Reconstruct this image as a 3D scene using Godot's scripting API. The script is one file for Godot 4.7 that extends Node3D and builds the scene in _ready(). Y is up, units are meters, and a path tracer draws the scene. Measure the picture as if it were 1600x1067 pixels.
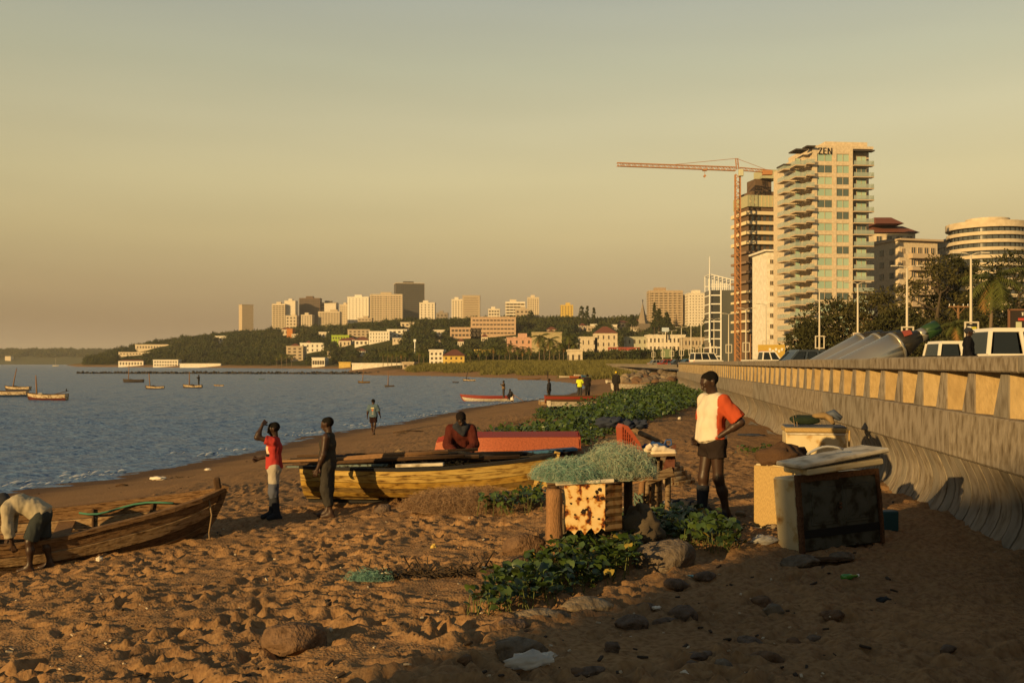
extends Node3D
# A beach below a sea wall in low sun. y is up, metres, water level y = 0; the camera looks along -z, "depth" below is -z.
const EYE := 3.8

var rng := RandomNumberGenerator.new()
var mats := {}
var texs := {}
var taken := {}
var n_bump := FastNoiseLite.new()
var n_big := FastNoiseLite.new()
var beach_root: Node3D

class Sh:
	var st := SurfaceTool.new()
	var col := Color.WHITE
	func _init(smooth := false):
		st.begin(Mesh.PRIMITIVE_TRIANGLES)
		st.set_smooth_group(0 if smooth else -1)
	func tri(a: Vector3, b: Vector3, c: Vector3):
		st.set_color(col); st.add_vertex(a)
		st.set_color(col); st.add_vertex(b)
		st.set_color(col); st.add_vertex(c)
	# a convex polygon turned so that it faces away from "inside"
	func face(pts: Array, inside: Vector3):
		var m := Vector3.ZERO
		for p in pts: m += p
		m /= pts.size()
		var n: Vector3 = (pts[2] - pts[0]).cross(pts[1] - pts[0])
		var flip: bool = n.dot(m - inside) < 0.0
		for k in range(1, pts.size() - 1):
			if flip: tri(pts[0], pts[k + 1], pts[k])
			else: tri(pts[0], pts[k], pts[k + 1])
	func box(c: Vector3, s: Vector3, b := Basis(), bevel := 0.0):
		var h := s * 0.5
		if bevel <= 0.0:
			for ax in 3:
				for sg in [-1.0, 1.0]:
					var pts := []
					for q in [[-1, -1], [1, -1], [1, 1], [-1, 1]]:
						var v := Vector3.ZERO
						v[ax] = sg * h[ax]; v[(ax + 1) % 3] = q[0] * h[(ax + 1) % 3]; v[(ax + 2) % 3] = q[1] * h[(ax + 2) % 3]
						pts.append(c + b * v)
					face(pts, c)
			return
		for ax in 3:
			var a1 := (ax + 1) % 3
			var a2 := (ax + 2) % 3
			for sg in [-1.0, 1.0]:
				var pts := []
				for q in [[-1, -1], [1, -1], [1, 1], [-1, 1]]:
					var v := Vector3.ZERO
					v[ax] = sg * h[ax]; v[a1] = q[0] * (h[a1] - bevel); v[a2] = q[1] * (h[a2] - bevel)
					pts.append(c + b * v)
				face(pts, c)
			for s1 in [-1.0, 1.0]:
				for s2 in [-1.0, 1.0]:
					var pts := []
					for q in [[0, -1], [0, 1], [1, 1], [1, -1]]:
						var v := Vector3.ZERO
						v[ax] = q[1] * (h[ax] - bevel)
						v[a1] = s1 * (h[a1] - (bevel if q[0] == 1 else 0.0))
						v[a2] = s2 * (h[a2] - (0.0 if q[0] == 1 else bevel))
						pts.append(c + b * v)
					face(pts, c)
		for sx in [-1.0, 1.0]:
			for sy in [-1.0, 1.0]:
				for sz in [-1.0, 1.0]:
					face([c + b * Vector3(sx * h.x, sy * (h.y - bevel), sz * (h.z - bevel)), c + b * Vector3(sx * (h.x - bevel), sy * h.y, sz * (h.z - bevel)), c + b * Vector3(sx * (h.x - bevel), sy * (h.y - bevel), sz * h.z)], c)
	# a bar between two points
	func bar(a: Vector3, b: Vector3, w: float, t: float, up := Vector3.UP, bevel := 0.0):
		var d := b - a
		var x := d.normalized()
		if absf(x.dot(up)) > 0.98: up = Vector3.RIGHT
		var z := x.cross(up).normalized()
		var y := z.cross(x).normalized()
		box((a + b) * 0.5, Vector3(d.length(), t, w), Basis(x, y, z), bevel)
	# rings joined in order; each ring runs round the same way
	func loft(rings: Array, closed := true, cap0 := true, cap1 := true):
		var n: int = rings[0].size()
		for i in rings.size() - 1:
			var r0 = rings[i]
			var r1 = rings[i + 1]
			for j in (n if closed else n - 1):
				var k := (j + 1) % n
				tri(r0[j], r1[j], r1[k])
				tri(r0[j], r1[k], r0[k])
		if cap0 and closed:
			for j in range(1, n - 1): tri(rings[0][0], rings[0][j], rings[0][j + 1])
		if cap1 and closed:
			var l = rings[-1]
			for j in range(1, n - 1): tri(l[0], l[j + 1], l[j])
	func tube(pts: Array, radii, sides := 8, caps := true, squash := 1.0):
		var rings := []
		var up := Vector3.UP
		var t0: Vector3 = (pts[1] - pts[0]).normalized()
		if absf(t0.dot(up)) > 0.95: up = Vector3.RIGHT
		for i in pts.size():
			var t: Vector3 = (pts[mini(i + 1, pts.size() - 1)] - pts[maxi(i - 1, 0)]).normalized()
			var x := t.cross(up).normalized()
			if x.length() < 0.1: x = t.cross(Vector3(0.3, 0.5, 0.8)).normalized()
			up = x.cross(t).normalized()
			var r: float = radii[i] if radii is Array else radii
			var ring := []
			for j in sides:
				var a := -TAU * j / sides
				ring.append(pts[i] + (x * cos(a) + up * sin(a) * squash) * r)
			rings.append(ring)
		loft(rings, true, caps, caps)
	# an outline in the xy plane given thickness along z
	func slab(outline: Array, z0: float, z1: float, xf := Transform3D()):
		var pv := PackedVector2Array()
		for p in outline: pv.append(p)
		var ix := Geometry2D.triangulate_polygon(pv)
		var mid := Vector3.ZERO
		for i in range(0, ix.size(), 3):
			for z in [z0, z1]:
				var a := Vector3(pv[ix[i]].x, pv[ix[i]].y, z)
				var b := Vector3(pv[ix[i + 1]].x, pv[ix[i + 1]].y, z)
				var c := Vector3(pv[ix[i + 2]].x, pv[ix[i + 2]].y, z)
				mid = (a + b + c) / 3.0
				mid.z = (z0 + z1) * 0.5
				face([xf * a, xf * b, xf * c], xf * mid)
		var ccw := 0.0
		for i in pv.size():
			var p := pv[i]
			var q := pv[(i + 1) % pv.size()]
			ccw += p.x * q.y - q.x * p.y
		for i in pv.size():
			var p := pv[i]
			var q := pv[(i + 1) % pv.size()]
			var nrm := Vector2(q.y - p.y, p.x - q.x) * signf(ccw)
			var m2 := (p + q) * 0.5 - nrm.normalized() * 0.001
			face([xf * Vector3(p.x, p.y, z0), xf * Vector3(q.x, q.y, z0), xf * Vector3(q.x, q.y, z1), xf * Vector3(p.x, p.y, z1)], xf * Vector3(m2.x, m2.y, (z0 + z1) * 0.5))
	func mesh() -> ArrayMesh:
		st.generate_normals()
		st.index()
		return st.commit()

func numbered(n: String) -> String:
	taken[n] = taken.get(n, 0) + 1
	return n if taken[n] == 1 else "%s_%03d" % [n, taken[n] - 1]
func tag(o: Node, label: String, category: String, group := "", kind := ""):
	if label: o.set_meta("label", label)
	if category: o.set_meta("category", category)
	if group: o.set_meta("group", group)
	if kind: o.set_meta("kind", kind)
	return o
func thing(called: String, label: String, category: String, at := Vector3.ZERO, turn := 0.0, group := "") -> Node3D:
	var o := Node3D.new()
	o.name = numbered(called)
	add_child(o)
	o.position = at
	o.rotation.y = turn
	tag(o, label, category, group)
	return o
func part(called: String, sh, m: Material, parent: Node, at := Vector3.ZERO, basis_ := Basis()) -> MeshInstance3D:
	var o := MeshInstance3D.new()
	o.name = called if parent != self else numbered(called)
	o.mesh = sh.mesh() if sh is Sh else sh
	o.material_override = m
	o.transform = Transform3D(basis_, at)
	parent.add_child(o, true)
	return o
func copy_of(o: Node3D, base_name: String, at: Vector3, turn: float, label := "", scl := 1.0) -> Node3D:
	var c: Node3D = o.duplicate()
	c.name = numbered(base_name)
	add_child(c)
	c.transform = Transform3D(Basis(Vector3.UP, turn).scaled(Vector3.ONE * scl), at)
	if label: c.set_meta("label", label)
	return c

# ---- materials -------------------------------------------------------------
func noise_tex(key: String, size: int, freq: float, stops: Array, type := FastNoiseLite.TYPE_SIMPLEX_SMOOTH, octaves := 4, sd := 1) -> Texture2D:
	if texs.has(key): return texs[key]
	var f := FastNoiseLite.new()
	f.noise_type = type
	f.frequency = freq
	f.fractal_octaves = octaves
	f.seed = sd
	f.fractal_type = FastNoiseLite.FRACTAL_FBM
	var im := f.get_seamless_image(size, size, false, false, 0.12)
	im.convert(Image.FORMAT_L8)
	var src := im.get_data()
	var out := PackedByteArray()
	out.resize(size * size * 3)
	var lut := []
	var g := Gradient.new()
	g.offsets = PackedFloat32Array(stops.map(func(s): return s[0]))
	g.colors = PackedColorArray(stops.map(func(s): return s[1] if s[1] is Color else Color(s[1], s[1], s[1])))
	for i in 256:
		var c := g.sample(i / 255.0)
		lut.append([c.r8, c.g8, c.b8])
	for i in size * size:
		var l = lut[src[i]]
		out[i * 3] = l[0]; out[i * 3 + 1] = l[1]; out[i * 3 + 2] = l[2]
	var t := ImageTexture.create_from_image(Image.create_from_data(size, size, false, Image.FORMAT_RGB8, out))
	texs[key] = t
	return t

# c is a linear base colour
func mat(key: String, c := Color.WHITE, rough := 0.85, o := {}) -> StandardMaterial3D:
	if mats.has(key): return mats[key]
	var m := StandardMaterial3D.new()
	m.resource_name = key
	m.albedo_color = c.linear_to_srgb()
	m.roughness = rough
	m.metallic_specular = o.get("spec", 0.35)
	m.metallic = o.get("metal", 0.0)
	if o.has("tex"):
		m.albedo_texture = o.tex
		m.uv1_triplanar = true
		m.uv1_world_triplanar = o.get("world", false)
		var s = o.get("scale", 1.0)
		m.uv1_scale = s if s is Vector3 else Vector3.ONE * s
	if o.has("bump"):
		m.heightmap_enabled = true
		m.heightmap_texture = o.bump
		m.heightmap_scale = o.get("bscale", 1.0)
	if o.get("vc", false): m.vertex_color_use_as_albedo = true
	if o.has("alpha"):
		m.transparency = BaseMaterial3D.TRANSPARENCY_ALPHA
		m.albedo_color.a = o.alpha
	if o.has("back"):
		m.backlight_enabled = true
		m.backlight = o.back
	if o.has("emit"):
		m.emission_enabled = true
		m.emission = o.emit
		m.emission_energy_multiplier = o.get("power", 1.0)
	mats[key] = m
	return m
func L(r: float, g: float, b: float) -> Color: return Color(r, g, b)

# ---- lay of the land -----------------------------------------------------------
var shore := [Vector2(-160, -70), Vector2(-70, -42), Vector2(-36, -18), Vector2(-22, 0), Vector2(-17.4, 16), Vector2(-14.9, 29), Vector2(-12.9, 36), Vector2(-11.4, 43), Vector2(-10.2, 54), Vector2(-7.6, 63), Vector2(-3.3, 88), Vector2(3.3, 108), Vector2(8.2, 132), Vector2(11.3, 160), Vector2(12.0, 184), Vector2(5, 243), Vector2(-18, 292), Vector2(-44, 318), Vector2(-60, 372), Vector2(-75, 470), Vector2(-100, 640), Vector2(-215, 770), Vector2(-330, 900), Vector2(-440, 1020), Vector2(-470, 1200), Vector2(-420, 2200)]
# distance from the water's edge, positive on land
func inland(x: float, d: float) -> float:
	var p := Vector2(x, d)
	var best := 1e9
	var sg := 1.0
	for i in shore.size() - 1:
		var a: Vector2 = shore[i]
		var b: Vector2 = shore[i + 1]
		var ab := b - a
		var t := clampf((p - a).dot(ab) / ab.length_squared(), 0.0, 1.0)
		var q := a + ab * t
		var dd := p.distance_squared_to(q)
		if dd < best - 1e-6:
			best = dd
			sg = 1.0 if ab.cross(p - a) < 0.0 else -1.0
	return sqrt(best) * sg
func table(v: float, t: Array) -> float:
	if v <= t[0][0]: return t[0][1]
	for i in t.size() - 1:
		if v <= t[i + 1][0]:
			var u: float = (v - t[i][0]) / (t[i + 1][0] - t[i][0])
			return lerpf(t[i][1], t[i + 1][1], u)
	return t[-1][1]
const HILL_FOOT := [[-0.44, 1010], [-0.28, 800], [-0.15, 640], [-0.0875, 570], [0.0, 520], [0.13, 500], [0.5, 480]]
const HILL_TOP := [[-0.44, 0], [-0.42, 7], [-0.385, 18], [-0.31, 26], [-0.25, 29], [-0.09, 33], [0.0, 31], [0.13, 31], [0.25, 24], [0.6, 20]]
func hill(x: float, d: float) -> float:
	if d < 400.0: return 0.0
	var a := x / d
	var f := table(a, HILL_FOOT)
	return table(a, HILL_TOP) * smoothstep(0.0, 1.0, (d - f) / 380.0)
func land(x: float, d: float) -> float:
	var s := inland(x, d)
	var h := 0.0
	if s < 0.0: h = maxf(s * 0.08, -3.0)
	elif d < 200.0: h = table(s, [[0, 0], [4, 0.30], [8, 0.80], [12, 1.28], [16, 1.72], [19, 1.92], [24, 2.0], [40, 2.1]])
	else: h = table(s, [[0, 0], [6, 0.6], [20, 2.2], [45, 3.6], [200, 5.0]])
	return h + hill(x, d)
func wall_x(d: float) -> float: return 3.66 + 0.125 * d
# the sand as built: land plus small mounds
func sand(x: float, d: float) -> float:
	var h := land(x, d)
	var s := clampf(h / 0.9, 0.0, 1.0)
	h += n_big.get_noise_2d(x, d) * 0.10 * s
	# a low bank that the vines hold, and the hump that the nets' stand leans on
	h += 0.22 * exp(-pow((x - 4.2 - 0.09 * (d - 30.0)) / 2.2, 2.0)) * smoothstep(18.0, 30.0, d) * (1.0 - smoothstep(80.0, 100.0, d))
	return h
# where the straight line seen at a spot of the view (in pixels of a 1600 wide picture) meets the sand
func spot(px: float, py: float) -> Vector3:
	var a := (px - 800.0) / 1600.0
	var b := (py - 567.0) / 1600.0
	var d := 4.0
	while d < 400.0:
		if EYE - b * d < sand(a * d, d): break
		d *= 1.05
	var lo := d / 1.05
	var hi := d
	for i in 15:
		var m := (lo + hi) * 0.5
		if EYE - b * m < sand(a * m, m): hi = m
		else: lo = m
	return Vector3(a * lo, sand(a * lo, lo), -lo)
# the same for the wooded slope
func slope_depth(px: float, py: float) -> float:
	var d := 330.0
	while d < 1400.0:
		if EYE - (py - 567.0) / 1600.0 * d < land((px - 800.0) / 1600.0 * d, d): break
		d += 6.0
	return d
func at(px: float, py: float, d: float) -> Vector3:
	return Vector3((px - 800.0) / 1600.0 * d, EYE - (py - 567.0) / 1600.0 * d, -d)
func rnd(a: float, b: float) -> float: return rng.randf_range(a, b)
func _ready():
	rng.seed = 7
	n_bump.seed = 11; n_bump.frequency = 1.6; n_bump.fractal_octaves = 3
	n_big.seed = 5; n_big.frequency = 0.16; n_big.fractal_octaves = 2
	make_camera_and_light()
	make_textures()
	make_beach()
	make_sea()
	make_hills()
	make_seawall()
	make_upper_ground()
	make_city()
	make_near_towers()
	make_trees()
	make_beach_boats()
	make_sea_boats()
	make_net_stand()
	make_freezers()
	make_people()
	make_vines()
	make_stones()
	make_litter()
	make_street()
	make_shade_hut()

func make_camera_and_light():
	var cam := Camera3D.new()
	cam.name = "camera"
	cam.projection = Camera3D.PROJECTION_FRUSTUM
	cam.near = 0.1
	cam.far = 9000.0
	cam.size = 0.1 * 1067.0 / 1600.0
	cam.frustum_offset = Vector2(0.0, 0.1 * 33.5 / 1600.0)
	cam.position = Vector3(0, EYE, 0)
	add_child(cam)
	cam.current = true
	var sun := DirectionalLight3D.new()
	sun.name = "sun"
	var e := deg_to_rad(SUN_UP)
	var dir := Vector3(sin(deg_to_rad(SUN_TURN)) * cos(e), -sin(e), -cos(deg_to_rad(SUN_TURN)) * cos(e))
	sun.basis = Basis.looking_at(dir, Vector3.UP)
	sun.light_color = SUN_COLOR
	sun.light_energy = 1.6
	sun.light_angular_distance = 0.6
	sun.shadow_enabled = true
	add_child(sun)
	var env := Environment.new()
	env.background_mode = Environment.BG_SKY
	env.tonemap_mode = Environment.TONE_MAPPER_LINEAR
	env.tonemap_exposure = EXPOSURE
	env.sdfgi_enabled = true
	env.ssao_enabled = true
	env.ssil_enabled = true
	env.fog_enabled = true
	env.fog_density = 0.00009
	env.fog_light_color = Color(0.80, 0.79, 0.76)
	var sky := Sky.new()
	var pm := PanoramaSkyMaterial.new()
	pm.panorama = sky_image()
	sky.sky_material = pm
	env.sky = sky
	var we := WorldEnvironment.new()
	we.environment = env
	add_child(we)

const SUN_UP := 12.0
const SUN_TURN := 42.0
const SUN_COLOR := Color(1.0, 0.82, 0.53)
const EXPOSURE := 1.35
# evening air: warm dust low down, paler above it, grey-blue overhead
func sky_image() -> ImageTexture:
	var stops := [[0.0, Color8(152, 126, 96)], [1.5, Color8(162, 134, 101)], [4.0, Color8(188, 162, 118)], [7.0, Color8(209, 188, 137)], [10.0, Color8(215, 200, 152)], [13.0, Color8(208, 199, 160)], [16.0, Color8(193, 191, 161)], [19.5, Color8(178, 180, 163)], [27.0, Color8(146, 154, 148)], [40.0, Color8(112, 126, 132)], [60.0, Color8(88, 103, 116)], [90.0, Color8(78, 93, 108)]]
	var w := 1024
	var h := 512
	var im := Image.create(w, h, false, Image.FORMAT_RGBF)
	var fn := FastNoiseLite.new()
	fn.seed = 3; fn.frequency = 0.9; fn.fractal_octaves = 4
	for y in h:
		var el := 90.0 - (y + 0.5) / h * 180.0
		var c := Color.BLACK
		if el <= 0.0:
			c = stops[0][1].srgb_to_linear()
		else:
			for i in stops.size() - 1:
				if el <= stops[i + 1][0]:
					var u: float = (el - stops[i][0]) / (stops[i + 1][0] - stops[i][0])
					c = stops[i][1].srgb_to_linear().lerp(stops[i + 1][1].srgb_to_linear(), u)
					break
		for x in w:
			var az := (x + 0.5) / w * TAU
			# a touch duller towards the left of the view where the dust lies thicker
			var k := 1.0 + 0.26 * (cos(PI / 2 - az - 0.61) - 0.82) * (1.0 - smoothstep(8.0, 60.0, el))
			if el > 0.0 and el < 30.0:
				k *= 1.0 + 0.06 * fn.get_noise_3d(cos(az) * 1.7, el * 0.34, sin(az) * 1.7)
			im.set_pixel(x, y, Color(c.r * k / EXPOSURE, c.g * k / EXPOSURE, c.b * k / EXPOSURE))
	return ImageTexture.create_from_image(im)

func make_textures():
	noise_tex("grain", 512, 0.045, [[0.0, 0.62], [0.5, 0.86], [1.0, 1.0]], FastNoiseLite.TYPE_SIMPLEX_SMOOTH, 5, 2)
	noise_tex("bumps", 512, 0.03, [[0.0, 0.0], [1.0, 1.0]], FastNoiseLite.TYPE_SIMPLEX_SMOOTH, 5, 4)
	noise_tex("fine", 512, 0.12, [[0.0, 0.0], [1.0, 1.0]], FastNoiseLite.TYPE_SIMPLEX_SMOOTH, 4, 14)
	noise_tex("blotch", 512, 0.016, [[0.0, Color(0.55, 0.51, 0.46)], [0.3, Color(0.80, 0.78, 0.75)], [0.6, Color(0.95, 0.945, 0.94)], [1.0, 1.0]], FastNoiseLite.TYPE_SIMPLEX_SMOOTH, 6, 6)
	noise_tex("faint", 256, 0.03, [[0.0, Color(0.86, 0.85, 0.83)], [1.0, 1.0]], FastNoiseLite.TYPE_SIMPLEX_SMOOTH, 5, 71)
	noise_tex("rust", 512, 0.008, [[0.0, Color(0.13, 0.075, 0.05)], [0.16, Color(0.26, 0.13, 0.06)], [0.24, Color(0.55, 0.30, 0.11)], [0.33, Color(0.80, 0.62, 0.36)], [0.45, Color(0.96, 0.90, 0.78)], [1.0, Color(1, 0.98, 0.92)]], FastNoiseLite.TYPE_SIMPLEX_SMOOTH, 8, 9)
	noise_tex("peel", 512, 0.009, [[0.0, Color(0.3, 0.24, 0.18)], [0.2, Color(0.45, 0.37, 0.28)], [0.32, Color(0.78, 0.73, 0.66)], [0.5, Color(0.93, 0.91, 0.88)], [1.0, 1.0]], FastNoiseLite.TYPE_SIMPLEX_SMOOTH, 8, 19)
	noise_tex("sandy", 512, 0.05, [[0.0, Color(0.66, 0.6, 0.55)], [0.45, Color(0.88, 0.86, 0.84)], [1.0, 1.0]], FastNoiseLite.TYPE_SIMPLEX_SMOOTH, 5, 22)
	noise_tex("leafy", 256, 0.05, [[0.0, Color(0.6, 0.65, 0.5)], [1.0, 1.0]], FastNoiseLite.TYPE_SIMPLEX_SMOOTH, 3, 31)
	noise_tex("ripples", 512, 0.028, [[0.0, 0.0], [1.0, 1.0]], FastNoiseLite.TYPE_SIMPLEX_SMOOTH, 4, 44)
	mat("sand", Color.WHITE, 0.95, {"tex": texs.sandy, "scale": 0.55, "bump": texs.fine, "bscale": 1.0, "vc": true, "spec": 0.15})
	mat("concrete", L(0.27, 0.235, 0.195), 0.9, {"tex": texs.blotch, "scale": Vector3(0.7, 0.3, 0.7), "bump": texs.bumps, "bscale": 0.8, "spec": 0.2})
	mat("concrete_b", L(0.25, 0.225, 0.19), 0.9, {"tex": texs.blotch, "scale": Vector3(0.42, 0.22, 0.42), "bump": texs.bumps, "bscale": 0.8, "spec": 0.2})
	mat("concrete_c", L(0.29, 0.25, 0.20), 0.9, {"tex": texs.blotch, "scale": Vector3(0.9, 0.45, 0.9), "bump": texs.bumps, "bscale": 0.8, "spec": 0.2})
	mat("plaster", L(0.46, 0.335, 0.165), 0.9, {"tex": texs.faint, "scale": 0.8, "bump": texs.bumps, "bscale": 0.8, "spec": 0.2})
	mat("plaster_b", L(0.47, 0.35, 0.18), 0.9, {"tex": texs.faint, "scale": 0.55, "bump": texs.bumps, "bscale": 0.8, "spec": 0.2})
	mat("plaster_c", L(0.42, 0.30, 0.145), 0.9, {"tex": texs.faint, "scale": 0.5, "bump": texs.bumps, "bscale": 0.8, "spec": 0.2})
	mat("wood", L(0.30, 0.17, 0.085), 0.85, {"tex": texs.grain, "scale": Vector3(0.6, 6, 6), "bump": texs.bumps, "bscale": 0.6, "spec": 0.2})
	mat("wood_dark", L(0.10, 0.06, 0.035), 0.85, {"tex": texs.grain, "scale": Vector3(0.6, 5, 5), "bump": texs.bumps, "bscale": 0.6, "spec": 0.2})
	mat("wood_grey", L(0.24, 0.18, 0.12), 0.9, {"tex": texs.peel, "scale": Vector3(0.5, 4, 4), "bump": texs.bumps, "bscale": 0.8, "spec": 0.2})
	mat("yellow_paint", L(0.42, 0.27, 0.055), 0.75, {"tex": texs.peel, "scale": Vector3(0.7, 2.2, 2.2), "bump": texs.bumps, "bscale": 0.5})
	mat("yellow_pale", L(0.46, 0.33, 0.10), 0.75, {"tex": texs.peel, "scale": Vector3(0.5, 3.0, 3.0), "bump": texs.bumps, "bscale": 0.5})
	mat("yellow_worn", L(0.22, 0.145, 0.045), 0.85, {"tex": texs.peel, "scale": Vector3(1.0, 2.6, 2.6), "bump": texs.bumps, "bscale": 0.7})
	mat("boat_red", L(0.30, 0.045, 0.03), 0.55, {"tex": texs.grain, "scale": 1.2})
	mat("boat_coral", L(0.44, 0.125, 0.055), 0.5, {"tex": texs.grain, "scale": 1.0})
	mat("boat_blue", L(0.05, 0.15, 0.30), 0.6, {"tex": texs.peel, "scale": 1.5})
	mat("boat_white", L(0.55, 0.50, 0.41), 0.6, {"tex": texs.blotch, "scale": 0.6})
	mat("old_plank", L(0.20, 0.12, 0.06), 0.9, {"tex": texs.peel, "scale": Vector3(0.8, 5, 5), "bump": texs.bumps, "bscale": 1.0})
	mat("old_plank_b", L(0.11, 0.07, 0.04), 0.9, {"tex": texs.peel, "scale": Vector3(1.1, 6, 6), "bump": texs.bumps, "bscale": 1.0})
	mat("old_plank_c", L(0.33, 0.23, 0.13), 0.9, {"tex": texs.peel, "scale": Vector3(0.9, 4, 4), "bump": texs.bumps, "bscale": 1.0})
	mat("tarry", L(0.02, 0.018, 0.017), 0.8, {"tex": texs.grain, "scale": 3.0})
	mat("rope", L(0.20, 0.14, 0.08), 0.95)
	mat("rope_green", L(0.05, 0.16, 0.11), 0.9)
	mat("asphalt", L(0.05, 0.05, 0.05), 0.9, {"tex": texs.grain, "scale": 0.3})
	mat("black", L(0.012, 0.012, 0.013), 0.6)
	mat("dark_cloth", L(0.02, 0.022, 0.03), 0.95)
	mat("glass_dark", L(0.012, 0.016, 0.02), 0.12, {"spec": 0.4})
	mat("steel", L(0.33, 0.31, 0.27), 0.4, {"metal": 0.6})
	mat("white_paint", L(0.7, 0.68, 0.63), 0.5)

# ---- ground ------------------------------------------------------------------
func steps(from: float, to: float, fine0: float, fine1: float, step: float, grow: float) -> PackedFloat32Array:
	var out := PackedFloat32Array()
	var left := []
	var v := fine0
	var s := step
	while v > from:
		s *= grow
		v -= s
		left.push_front(maxf(v, from))
	for q in left: out.append(q)
	v = fine0
	while v < fine1:
		out.append(v)
		v += step
	s = step
	while v < to:
		out.append(v)
		s *= grow
		v += s
	out.append(to)
	return out
func grid_mesh(xs: PackedFloat32Array, ds: PackedFloat32Array, hs: PackedFloat32Array, cols) -> ArrayMesh:
	var nx := xs.size()
	var nd := ds.size()
	var v := PackedVector3Array(); v.resize(nx * nd)
	var n := PackedVector3Array(); n.resize(nx * nd)
	for j in nd:
		var j0 := maxi(j - 1, 0)
		var j1 := mini(j + 1, nd - 1)
		for i in nx:
			var i0 := maxi(i - 1, 0)
			var i1 := mini(i + 1, nx - 1)
			v[j * nx + i] = Vector3(xs[i], hs[j * nx + i], -ds[j])
			n[j * nx + i] = Vector3(-(hs[j * nx + i1] - hs[j * nx + i0]) / (xs[i1] - xs[i0]), 1.0, (hs[j1 * nx + i] - hs[j0 * nx + i]) / (ds[j1] - ds[j0])).normalized()
	var ix := PackedInt32Array(); ix.resize((nx - 1) * (nd - 1) * 6)
	var k := 0
	for j in nd - 1:
		for i in nx - 1:
			var a := j * nx + i
			ix[k] = a; ix[k + 1] = a + nx; ix[k + 2] = a + nx + 1
			ix[k + 3] = a; ix[k + 4] = a + nx + 1; ix[k + 5] = a + 1
			k += 6
	var ar := []
	ar.resize(Mesh.ARRAY_MAX)
	ar[Mesh.ARRAY_VERTEX] = v
	ar[Mesh.ARRAY_NORMAL] = n
	if cols != null: ar[Mesh.ARRAY_COLOR] = cols
	ar[Mesh.ARRAY_INDEX] = ix
	var m := ArrayMesh.new()
	m.add_surface_from_arrays(Mesh.PRIMITIVE_TRIANGLES, ar)
	return m

func make_beach():
	var xs := steps(-46.0, 24.0, -8.0, 4.8, 0.034, 1.05)
	var ds := steps(-12.0, 172.0, 5.0, 13.5, 0.034, 1.016)
	var nx := xs.size()
	var nd := ds.size()
	# the slow part of the land on a coarse grid
	var cx0 := -47.0
	var cd0 := -13.0
	var cn := 74
	var cm := 188
	var coarse := PackedFloat32Array(); coarse.resize(cn * cm)
	for j in cm:
		for i in cn: coarse[j * cn + i] = sand(cx0 + i, cd0 + j)
	var hs := PackedFloat32Array(); hs.resize(nx * nd)
	var cols := PackedColorArray(); cols.resize(nx * nd)
	for j in nd:
		var d := ds[j]
		var v := d - cd0
		var jv := int(v)
		var fv := v - jv
		for i in nx:
			var x := xs[i]
			var u := x - cx0
			var iu := int(u)
			var fu := u - iu
			var q := jv * cn + iu
			var h := lerpf(lerpf(coarse[q], coarse[q + 1], fu), lerpf(coarse[q + cn], coarse[q + cn + 1], fu), fv)
			var dry := smoothstep(0.12, 0.75, h)
			# trodden sand
			if d < 60.0 and dry > 0.02:
				var nb := n_bump.get_noise_2d(x, d)
				h += (nb * 0.030 + absf(n_bump.get_noise_2d(x * 2.1 + 40.0, d * 2.1)) * -0.03) * dry
			# wind and rake ridges on the trampled strip by the wall
				if x > 1.0 and d < 20.0:
					h += smoothstep(1.0, 2.4, x) * (0.035 * n_bump.get_noise_2d(x * 1.1 - d * 0.5 + 70.0, d * 2.2 + x * 0.9) + 0.05 * n_big.get_noise_2d(x * 5.0, d * 5.0))
			hs[j * nx + i] = h
			var wet := 1.0 - smoothstep(0.10, 0.22, h + n_big.get_noise_2d(x * 3.0, d * 3.0) * 0.05)
			var patch := n_big.get_noise_2d(x * 2.3 + 90.0, d * 2.3) * 0.5 + 0.5
			var c := Color(0.37, 0.228, 0.114).lerp(Color(0.27, 0.17, 0.092), patch)
			cols[j * nx + i] = c.lerp(Color(0.15, 0.10, 0.068), wet)
	# footprints
	for f in 7000:
		var fx := rnd(-8.4, 4.8)
		var fd := 4.7 + pow(rng.randf(), 1.3) * 19.0
		if fx > wall_x(fd) - 1.0: continue
		if rng.randf() < smoothstep(-0.1, 0.4, n_big.get_noise_2d(fx * 3.0 + 50.0, fd * 3.0)) * 0.85: continue
		var a := rng.randf() * TAU
		var ln := rnd(0.09, 0.16)
		var wd := rnd(0.045, 0.075)
		var deep := rnd(0.02, 0.055) * (0.5 if fx > 1.5 else 1.0)
		var i0 := xs.bsearch(fx - 0.3)
		var i1 := xs.bsearch(fx + 0.3)
		var j0 := ds.bsearch(fd - 0.3)
		var j1 := ds.bsearch(fd + 0.3)
		var ca := cos(a)
		var sa := sin(a)
		for j in range(j0, mini(j1, nd)):
			for i in range(i0, mini(i1, nx)):
				var dx := xs[i] - fx
				var dd := ds[j] - fd
				var r := sqrt(pow((dx * ca + dd * sa) / ln, 2.0) + pow((-dx * sa + dd * ca) / wd, 2.0))
				if r < 1.0: hs[j * nx + i] -= deep * (1.0 - r * r * r)
				elif r < 1.9: hs[j * nx + i] += deep * 0.38 * sin((r - 1.0) / 0.9 * PI)
	var o := part("beach", grid_mesh(xs, ds, hs, cols), mats.sand, self)
	tag(o, "trodden orange brown sand of the beach", "", "", "structure")

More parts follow.
